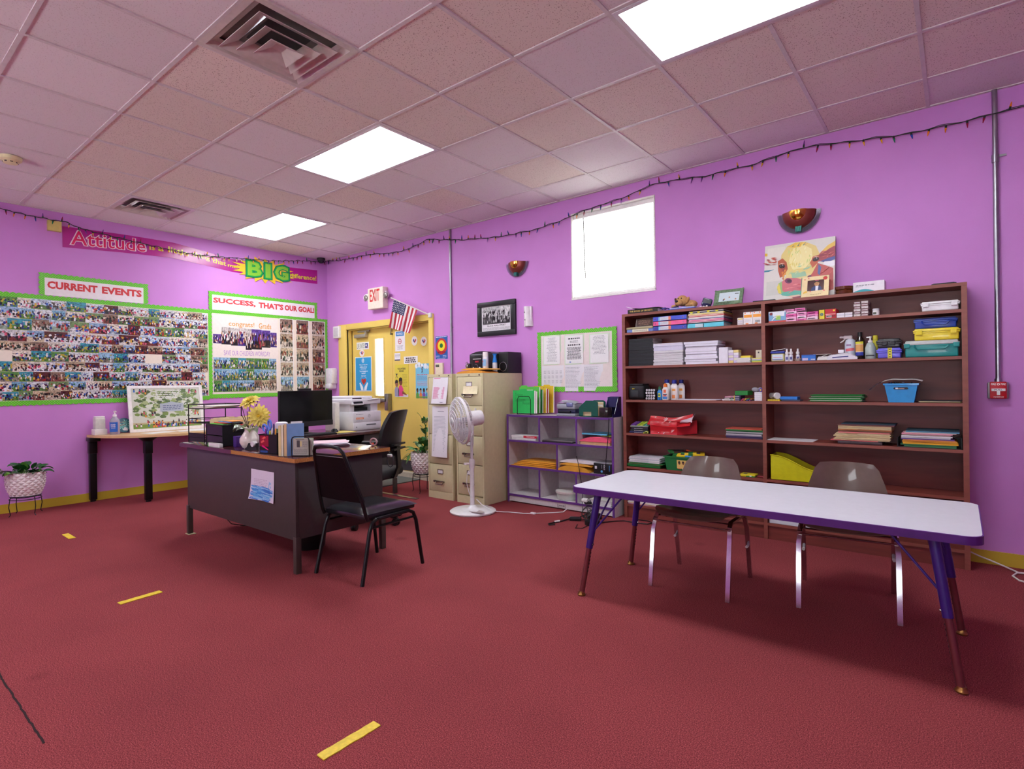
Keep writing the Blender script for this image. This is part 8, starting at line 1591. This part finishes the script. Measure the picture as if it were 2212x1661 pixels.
m=M().use(MESH); m.slab(pl,0,wd,0,.132,0,-.003); m.slab(pl,0,wd,0,.132,-.10,-.097); m.slab(pl,0,.003,0,.132,-.10,0); m.slab(pl,wd-.003,wd,0,.132,-.10,0); m.slab(pl,wd*.5,wd*.5+.003,0,.12,-.10,0); m.slab(pl,0,wd,0,.004,-.10,0); part('box',m,t); m=M().use(RK); m.tube([pl(0,.132,0),pl(wd,.132,0),pl(wd,.132,-.10),pl(0,.132,-.10)],.0035,6,True); part('rim',m,t)
m=M().ink((150,20,40),GLOSSPRINT); m.rect(pl,.012,.10,.05,.125,.001); m.ink((226,90,80),GLOSSPRINT); m.shape(pl,[(.03,.105),(.06,.12),(.075,.11),(.05,.10)],.0015); m.shape(pl,[(.02,.08),(.05,.098),(.06,.085),(.03,.072)],.0015); m.ink((226,30,120),GLOSSPRINT); m.shape(pl,[(.03,.05),(.095,.025),(.10,.03),(.04,.062)],.0015); m.ink((40,80,140),GLOSSPRINT); m.rect(pl,.015,.09,.008,.022,.001); m.ink((206,200,206),GLOSSPRINT)
for k in range(14):m.rect(pl,.0005,.006,.004+.009*k,.008+.009*k,.001)
part('stickers',m,t)
t=root('scissors','scissors with blue handles standing in the pencil box','scissors',(3.61,-2.84,Z+.01)); m=M().use(mat((80,120,206),.35,coat=.2));
def loop(c,rx,rz_,rot):m.tube([c+Vector((math.cos(rot)*rx*math.cos(a)-math.sin(rot)*rz_*math.sin(a),.0,math.sin(rot)*rx*math.cos(a)+math.cos(rot)*rz_*math.sin(a)))for a in[2*math.pi*k/20 for k in range(20)]],.007,8,True)
loop(Vector((3.565,-2.835,Z+.172)),.030,.022,-.5); loop(Vector((3.625,-2.83,Z+.195)),.020,.034,.25); m.tube([(3.585,-2.835,Z+.155),(3.605,-2.835,Z+.14),(3.612,-2.835,Z+.10)],.008,6); m.tube([(3.622,-2.83,Z+.165),(3.612,-2.833,Z+.14),(3.608,-2.835,Z+.10)],.008,6); part('handles',m,t); m=M().use(CHROME); m.box(3.604,3.616,-2.838,-2.832,Z+.006,Z+.10); part('blades',m,t)
for k,(dx,dy,h,c,nm,tip)in enumerate(((.035,-.03,.155,(140,30,150),'purple marker',.03),(.055,-.04,.15,(206,214,60),'yellow highlighter',.03),(.078,-.03,.165,(222,222,226),'white pen',.02),(.07,-.07,.19,(30,40,90),'dark blue pen',.02),(.10,-.05,.16,(232,150,60),'orange pencil',.02),(.125,-.06,.17,(90,180,60),'green pen',.03))):
 m=M().use(mat(c,.35)); b0=pl(dx,.006,dy); b1=pl(dx+.012*(k%3-1),h,dy-.008); m.cyl(b0,b1,.0055,n=10); m.cyl(b1,b1+(b1-b0).normalized()*.012,.0055,.003,10); solo('pen',m,nm+' standing in the black pencil box','pen','pens in the pencil box')
m=M().use(mat((226,222,230),.4)); m.lathe([(.045,0),(.047,.004),(.047,.15),(.042,.20),(.03,.205)],(3.545,-2.70,Z),24); m.ink((110,150,90)); m.grid(6,1,lambda a,b:Vector((3.545+.0474*math.cos(-1.5+.9*a),-2.70+.0474*math.sin(-1.5+.9*a),Z+.13+.03*b))); solo('wipes_canister',m,'white canister behind the scissors on the grey desk','canister')
BKX=Vector((3.848,-2.888,Z)); pl=Pl(BKX,(.80,.36,0),(0,0,1)); nn=Vector((-.36,.80,0))
for k,(u0,u1,h,dep,c,nm)in enumerate(((-.002,.019,.202,.14,(226,206,150),'pale yellow paperback at the left of the upright books on the grey desk'),(.020,.036,.207,.14,(232,226,200),'cream book second of the upright books on the grey desk'),(.0365,.040,.205,.135,(44,40,44),'thin black book third of the upright books on the grey desk'),(.0405,.062,.213,.15,(214,180,130),'tan book beside the blue one among the upright books on the grey desk'))):
 m=M().use(mat(c,.5));
 t=root('book',nm,'book',tuple(BKX+pl.u*u0),'upright books on the grey desk'); m.slab(pl,u0,u0+.0015,0,h,0,-dep); m.slab(pl,u1-.0015,u1,0,h,0,-dep); m.slab(pl,u0,u1,0,h,0,-.002); part('cover',m,t); m=M().use(mat((230,222,206),.7)); m.slab(pl,u0+.0016,u1-.0016,.002,h-.002,-.003,-dep+.002); part('pages',m,t)
t=root('book','large light blue book facing out among the upright books on the grey desk','book',tuple(BKX+pl.u*.07)); sdv=Pl(pl(.064,0,.0),(.16,.987,0),(0,0,1)); m=M().use(mat((126,166,214),.4,var=.04)); m.slab(sdv,0,.115,.0,.214,.001,-.001); m.slab(sdv,0,.115,0,.214,-.016,-.018); m.slab(sdv,0,.002,0,.214,-.018,.0); part('cover',m,t); m=M().use(PAPER); m.slab(sdv,.003,.113,.002,.211,-.002,-.015); m.slab(sdv,.03,.108,.211,.228,-.008,-.010); part('pages',m,t)
t=root('card_holder','black mesh letter holder with cards at the front right of the grey desk','card holder',(3.96,-2.80,Z)); P0,P1=Vector((3.943,-2.850,Z)),Vector((4.045,-2.785,Z)); pl=Pl(P0,P1-P0,(0,0,1)); w=(P1-P0).length; TR=mat((150,156,150),.5,var=.1,scale=300,name='fine_mesh')
def arch(d,h):return[pl(0,.004,d),pl(0,h-.02,d),pl(.006,h-.006,d),pl(.02,h,d),pl(w-.02,h,d),pl(w-.006,h-.006,d),pl(w,h-.02,d),pl(w,.004,d)]
for d,h in((0,.13),(-.03,.095),(-.052,.055)):m=M().use(RK); m.tube(arch(d,h),.0038,6,True); part('frame_wire',m,t)
m=M().use(RK); m.slab(pl,0,w,0,.004,-.052,0); part('base',m,t)
m=M().use(mat((176,172,160),.5)); m.slab(pl,.006,w-.006,.005,.118,-.005,-.007); q=Pl(pl(0,0,-.0045),pl.u,pl.v); m.ink((60,56,60)); m.rect(q,.034,.055,.06,.105,.0); m.rect(q,.026,.085,.112,.115,0); m.ink((210,190,130)); m.rect(q,.057,.068,.065,.10,0); m.ink((90,90,96)); m.lines(q,.014,.105,.012,.05,6,0,.3,False,3); m.lines(q,.075,.108,.06,.10,6,0,.3,False,5); solo('clipping',m,'newspaper clipping in the front slot of the mesh letter holder','card')
for k in range(4):m=M().use(mat([(120,90,70),(206,200,190),(226,222,214),(190,206,180)][k],.5)); m.slab(pl,.01,w+.004*k,.005,.10+.006*k,-.012-.009*k,-.014-.009*k); solo('card',m,['brown','grey','white','pale green'][k]+' card in the rear slots of the mesh letter holder','card','cards in the mesh holder')
pq=random.Random(12)
for k in range(9):m=M().use(mat([(222,190,200),(230,226,236),(234,230,240),(226,222,232)][k%4],.6)); m.box(-.108,.108,-.14,.14,0,.003); m.xf(Matrix.Translation((3.56+.05*pq.random(),-2.36+.04*pq.random(),Z+.0033*k))@Matrix.Rotation(R(-40+24*pq.random()),4,'Z')); solo('paper_sheet',m,'white or pinkish paper in the loose pile on the right of the grey desk','paper','loose paper pile on the grey desk')
m=M().use(mat((60,50,90),.4)); m.cyl((3.50,-2.20,Z+.006),(3.58,-2.19,Z+.006),.004,n=8); solo('pen',m,'dark pen at the back of the grey desk beside the papers','pen')
t=root('tape_roll','pinkish roll standing at the back edge of the grey desk','tape',(3.92,-2.17,Z)); m=M().use(mat((190,150,150),.4)); m.tube([(3.92+.026*math.cos(2*math.pi*k/24),-2.17+.01*math.cos(2*math.pi*k/24),Z+.032+.026*math.sin(2*math.pi*k/24))for k in range(24)],.006,8,True); part('roll',m,t); m=M().use(mat((226,90,60),.4)); m.box(3.895,3.915,-2.175,-2.16,Z,Z+.024,.004); part('core',m,t)
t=root('cable_coil','looped grey cable with a white wrap hanging at the back corner of the grey desk','cable',(4.035,-2.11,.60)); m=M().use(mat((70,70,76),.4)); m.tube([(4.03+.026*math.cos(2*math.pi*k/24),-2.10+.008*math.cos(2*math.pi*k/24),.655+.05*math.sin(2*math.pi*k/24))for k in range(24)],.004,6,True); m.tube([(4.03,-2.10,.705),(4.02,-2.12,.74),(4.00,-2.142,.755)],.003,6); part('cable',m,t); m=M().use(WHITE); m.box(4.012,4.055,-2.118,-2.10,.682,.702,.004); part('wrap',m,t)
#  on the computer desk
Z=.7246
t=root('monitor','black desktop monitor with a sound bar on top on the rear desk','monitor',(2.12,-1.66,Z)); MX=2.16
m=M().use(BLACK); m.box(MX-.035,MX-.002,-1.958,-1.358,Z+.082,Z+.452,.006); part('housing',m,t)
m=M().use(mat((14,15,17),.12,spec=.4)); m.box(MX-.003,MX,-1.953,-1.363,Z+.135,Z+.448); part('screen',m,t); m=M().use(mat((34,34,38),.35)); m.box(MX-.003,MX+.001,-1.958,-1.358,Z+.082,Z+.134,.001,1); part('chin',m,t)
m=M().use(BLACK); m.box(MX-.045,MX-.012,-1.737,-1.60,Z+.45,Z+.474,.004); part('camera_bar',m,t); m=M().use(BLACK); m.box(MX-.07,MX-.035,-1.70,-1.62,Z+.02,Z+.25,.006); part('stand',m,t); m=M().use(BLACK); m.box(MX-.16,MX+.06,-1.76,-1.56,Z,Z+.014,.006); part('stand_base',m,t)
t=root('keyboard','black keyboard in front of the monitor','keyboard',(2.34,-1.68,Z)); m=M().use(BLACK); m.box(2.265,2.405,-1.90,-1.47,Z,Z+.014,.004); part('base',m,t); m=M().use(mat((44,44,48),.5))
for j in range(5):
 for i in range(18):m.box(2.275+.025*j,2.296+.025*j,-1.893+.0232*i,-1.873+.0232*i,Z+.014,Z+.019,.001,1)
part('keys',m,t)
m=M().use(mat((206,186,96),.6)); m.box(2.12,2.36,-1.44,-1.20,Z,Z+.004); m.use(BLACK); m.box(2.12,2.361,-1.441,-1.20,Z-.0,Z+.0018); solo('mouse_pad',m,'yellowish mouse pad between keyboard and printer','mouse pad')
t=root('computer_mouse','black computer mouse on the yellowish pad','mouse',(2.20,-1.36,Z+.0045)); m=M().use(mat((22,22,24),.25,coat=.3)); m.ball((0,0,0),(.055,.031,.034)); m.xf(Matrix.Translation((2.19,-1.36,Z+.006)));
for v in m.v:v.z=max(v.z,Z+.0045)
part('body',m,t); m=M().use(mat((60,60,64),.4)); m.cyl((2.222,-1.364,Z+.032),(2.222,-1.356,Z+.032),.007,n=12); part('wheel',m,t)
m=M().use(BLACK); m.tube([(2.14,-1.36,Z+.012),(2.08,-1.30,Z+.006),(2.02,-1.22,Z+.006),(1.95,-1.20,Z+.006)],.003,6); part('mouse_cable',m,t)
m=M().use(mat((232,228,220),.4)); m.box(1.90,2.09,-1.285,-1.225,Z,Z+.31,.006); solo('white_tower',m,'slim white upright box between monitor and printer','box')
m=M().use(mat((80,190,60),.4)); m.grid(6,4,lambda a,b:Vector((2.28+.09*a,-2.02+.08*b,Z+.02+.012*math.sin(5*a)))); m.box(2.28,2.37,-2.02,-1.94,Z,Z+.006); solo('green_packet',m,'lime green packet at the near end of the rear desk','packet')
m=M().use(BLACK); m.box(2.20,2.30,-2.08,-2.0,Z,Z+.045,.008); solo('black_phone',m,'black desk gadget at the near end of the rear desk','gadget')
t=root('printer','white multifunction laser printer on the rear desk','printer',(1.97,-.98,Z)); PW=mat((222,222,226),.4,var=.02,name='printer_white'); PX0,PX1,PY0,PY1=1.72,2.245,-1.165,-.785
m=M().use(PW); m.box(PX0,PX1,PY0,PY1,Z,Z+.205,.008); m.box(PX0,PX1-.06,PY0+.004,PY0+.06,Z+.20,Z+.29); m.box(PX0,PX1-.06,PY1-.10,PY1-.004,Z+.20,Z+.29); m.box(PX0,PX0+.15,PY0+.004,PY1-.004,Z+.20,Z+.29); part('body',m,t)
m=M().use(mat((40,42,46),.5)); m.box(PX0+.15,PX1-.12,PY0+.06,PY1-.10,Z+.206,Z+.245); m.use(mat((150,154,160),.4)); m.box(PX0+.15,PX1-.075,PY0+.06,PY1-.10,Z+.205,Z+.212); part('output_slot',m,t)
m=M().use(PW); m.box(PX0-.02,PX1-.01,PY0-.01,PY1+.005,Z+.285,Z+.345,.01,3); m.box(PX0,PX1-.07,PY0+.01,PY1-.06,Z+.345,Z+.375,.012,3); m.use(mat((120,124,130),.4)); m.add([(PX1-.12,-1.0,Z+.332),(PX1+.0,-.96,Z+.328),(PX1-.0,-.80,Z+.345),(PX1-.12,-.80,Z+.352)],[(0,1,2,3)]); part('scanner_lid',m,t)
sp_=Pl((PX1-.002,-1.165,Z+.285),(0,1,0),(-.45,0,1)); m=M().use(PW); m.slab(sp_,.0,.15,.0,.085,-.02,.004); part('control_panel',m,t); m=M().use(mat((24,24,30),.12,coat=.5)); m.slab(sp_,.015,.135,.01,.078,.004,.007); part('touch_screen',m,t)
FPp=Pl((PX1+.0008,0,Z),(0,1,0),(0,0,1)); m=M().use(PW); m.box(PX1-.004,PX1+.003,PY0+.006,PY1-.006,Z+.012,Z+.085,.002); m.use(mat((96,100,106),.4)); m.box(PX1+.002,PX1+.0045,-.99,-.86,Z+.052,Z+.064); m.box(PX1+.002,PX1+.004,-1.125,-1.115,Z+.03,Z+.044); part('paper_drawer',m,t)
m=M().use(PW); m.box(PX1-.004,PX1+.0025,PY0+.006,PY1-.006,Z+.09,Z+.20,.002); part('front_door',m,t)
FPp=Pl((PX1+.003,0,Z),(0,1,0),(0,0,1)); m=M().ink((226,130,70)); m.rect(FPp,-1.125,-1.025,.122,.142,0); m.ink((236,226,220)); m.lines(FPp,-1.12,-1.035,.127,.137,1,.0004,.5,False,4); m.ink((130,130,146)); m.lines(FPp,-1.125,-1.03,.172,.180,1,0,.6,False,2); m.lines(FPp,-1.125,-1.04,.10,.112,2,0,.4,False,3); m.ink((80,86,96)); m.ring(FPp,-.95,.155,.016,.003,0); m.text('hp',FPp,-.957,-.943,.148,.164,.0003,.0); part('lettering',m,t)
#  on the half round table
Z=.7226
t=root('paper_cup_holder','white paper dispenser pack at the left end of the half round table','dispenser',(.12,-2.86,Z)); m=M().use(mat((226,222,218),.5)); m.box(.05,.17,-2.955,-2.84,Z,Z+.062,.004); part('tray',m,t); m=M().use(mat((206,204,196),.5)); m.box(.06,.15,-2.945,-2.85,Z+.02,Z+.185,.012,3); part('pack',m,t); m=M().use(PAPER); m.box(.065,.145,-2.94,-2.855,Z+.185,Z+.20,.004); part('tissues',m,t)
t=root('pump_bottle','clear hand sanitizer pump bottle with a blue label on the half round table','pump bottle',(.19,-2.80,Z)); sx,sy=.215,-2.785
m=M().use(mat((222,216,232),.08,trans=.6,var=.0,coat=.3)); m.lathe([(.044,0),(.047,.006),(.047,.14),(.04,.165),(.02,.19),(.016,.20)],(sx,sy,Z),28); part('bottle',m,t)
m=M().ink((30,96,190)); m.grid(14,1,lambda a,b:Vector((sx+.0476*math.cos(-1.9+2.2*a),sy+.0476*math.sin(-1.9+2.2*a),Z+.03+.105*b))); m.ink((236,236,244))
def lab(s_,a0,a1,z0,z1):m.text(s_,LW,0,1,0,1,fn=lambda a,b:Vector((sx+.0484*math.cos(a0+(a1-a0)*a),sy+.0484*math.sin(a0+(a1-a0)*a),Z+z0+(z1-z0)*b)),bold=.02)
lab('HAND',-1.1,-.15,.098,.116); lab('SANITIZER',-1.1,-.15,.080,.093); lab('antibacterial',-1.05,-.2,.068,.075); part('bottle_label',m,t)
m=M().use(WHITE); m.lathe([(.019,.195),(.019,.215),(.007,.218),(.006,.24),(.012,.243),(.012,.256)],(sx,sy,Z)); m.box(sx,sx+.045,sy-.006,sy+.006,Z+.243,Z+.254,.003); part('pump',m,t)
t=root('decorative_plate','teal round plate with palm trees leaning on the wall','plate',(.06,-2.64,Z)); pv=Vector((-.045,0,.155)); pc=Vector((.07,-2.655,Z+.0855)); pl=Pl(pc,(0,1,0),pv); m=M().use(mat((16,86,110),.25,coat=.4)); m.shape(pl,[(.082*math.cos(2*math.pi*k/40),.082*math.sin(2*math.pi*k/40))for k in range(40)],.004,-.004); part('disc',m,t)
m=M().ink((120,206,190))
for(u,v)in((.02,.03),(-.02,-.015),(.05,-.03)):
 for k in range(7):a=2*math.pi*k/7+.3; m.shape(pl,[(u,v),(u+.03*math.cos(a-.25),v+.03*math.sin(a-.25)),(u+.042*math.cos(a),v+.042*math.sin(a)),(u+.028*math.cos(a+.2),v+.028*math.sin(a+.2))]if(u+.042*math.cos(a))**2+(v+.042*math.sin(a))**2<.0062 else[(u,v),(u+.012,v),(u+.012,v+.006)],.0046)
m.ink((170,110,60))
for v in(.03,.022,-.002,-.01):m.shape(pl,[(-.07,v),(.01,v+.012),(.01,v+.015),(-.07,v+.003)],.0049)
m.ink((236,236,240)); m.shape(pl,[(-.012,-.06),(.03,-.064),(.028,-.035),(.012,-.03),(.006,-.012),(-.002,-.03),(-.02,-.045)],.0052); m.disc(pl,-.055,-.02,.007,.0052,rv=.01); part('palm_picture',m,t)
def bigp(t,pl,w,h):
 m=M().use(mat((236,234,232),.35))
 for a,b,c,d in((0,w,0,.035),(0,w,h-.03,h),(0,.035,.035,h-.03),(w-.035,w,.035,h-.03)):m.slab(pl,a,b,c,d,-.012,.006)
 part('frame',m,t); m=M().ink((206,210,196),GLOSSPRINT); m.slab(pl,.034,w-.034,.034,h-.029,-.010,0); q=random.Random(4); k_=[0]
 for k in range(340):
  u=.06+(w-.12)*q.random(); v=h*(.50+.42*q.random())if k<270 else h*(.30+.2*q.random()); r=.010+.026*q.random(); c=[(116,140,76),(92,116,70),(140,162,96),(168,182,130),(214,220,204),(82,100,66)][q.randrange(6)]; m.ink(c,GLOSSPRINT)
  if .04+r<u<w-.04-r and v+r<h-.035:m.shape(pl,[(u+r*math.cos(2*math.pi*j/9)*(.7+.5*q.random()),v+r*.7*math.sin(2*math.pi*j/9)*(.7+.5*q.random()))for j in range(9)],.0003+.000004*k)
 m.ink((120,150,70),GLOSSPRINT); m.rect(pl,.035,w-.035,.036,.085,.0018); m.ink((190,176,140),GLOSSPRINT); m.rect(pl,.035,w-.035,.085,.105,.0018)
 for k in range(95):
  row=k%3; u=.05+(w-.10)*q.random(); v=(.07+.045*q.random())if row==0 else(.17+.05*q.random()if u<w*.34 or u>w*.82 else .075)if row==1 else(h-.085+.03*q.random()if(u<w*.27 or u>w*.78)else .06); s_=.010+.004*q.random(); c=[(200,50,70),(232,228,230),(60,110,190),(206,70,110),(40,40,50),(226,150,60)][q.randrange(6)]; m.ink(c,GLOSSPRINT); m.rect(pl,u-s_*.6,u+s_*.6,v-s_*1.2,v+s_*.6,.002+.000006*k); m.ink([(90,58,44),(150,104,80),(60,40,32)][k%3],GLOSSPRINT); m.disc(pl,u,v+s_*1.1,s_*.55,.0021+.000006*k,8)
 m.ink((170,180,190),GLOSSPRINT); m.shape(pl,[(w*.40,h*.42),(w*.72,h*.42),(w*.72,h*.60),(w*.68,h*.60),(w*.62,h*.615),(w*.56,h*.64),(w*.50,h*.615),(w*.44,h*.60),(w*.40,h*.60)],.0031); m.ink((70,80,120),GLOSSPRINT); m.lines(pl,w*.44,w*.69,h*.45,h*.57,3,.0034,.35,True,6); m.ink((236,240,230),GLOSSPRINT); m.lines(pl,w*.30,w*.72,h*.70,h*.90,5,.0034,.4,True,8,.4); part('picture',m,t)
vv=Vector((-.085,0,.525)); pl=Pl((.145,-2.622,Z),(0,1,0),vv); t=root('framed_collage','large white framed collage of park group photos leaning on the wall','picture',(.145,-2.22,Z)); bigp(t,pl,.795,vv.length)
for k,(x,y,rz,w,h)in enumerate(((.40,-2.42,15,.21,.28),(.46,-2.10,-8,.21,.28),(.36,-1.95,4,.21,.28))):m=M().use(PAPER); m.box(-w/2,w/2,-h/2,h/2,0,.0015); m.xf(Matrix.Translation((x,y,Z+.0017*k))@Matrix.Rotation(R(rz),4,'Z')); solo('paper_sheet',m,['left white sheet lying in front of the white framed collage','middle white sheet lying in front of the white framed collage','right white sheet lying in front of the white framed collage'][k],'paper','sheets on the half round table')
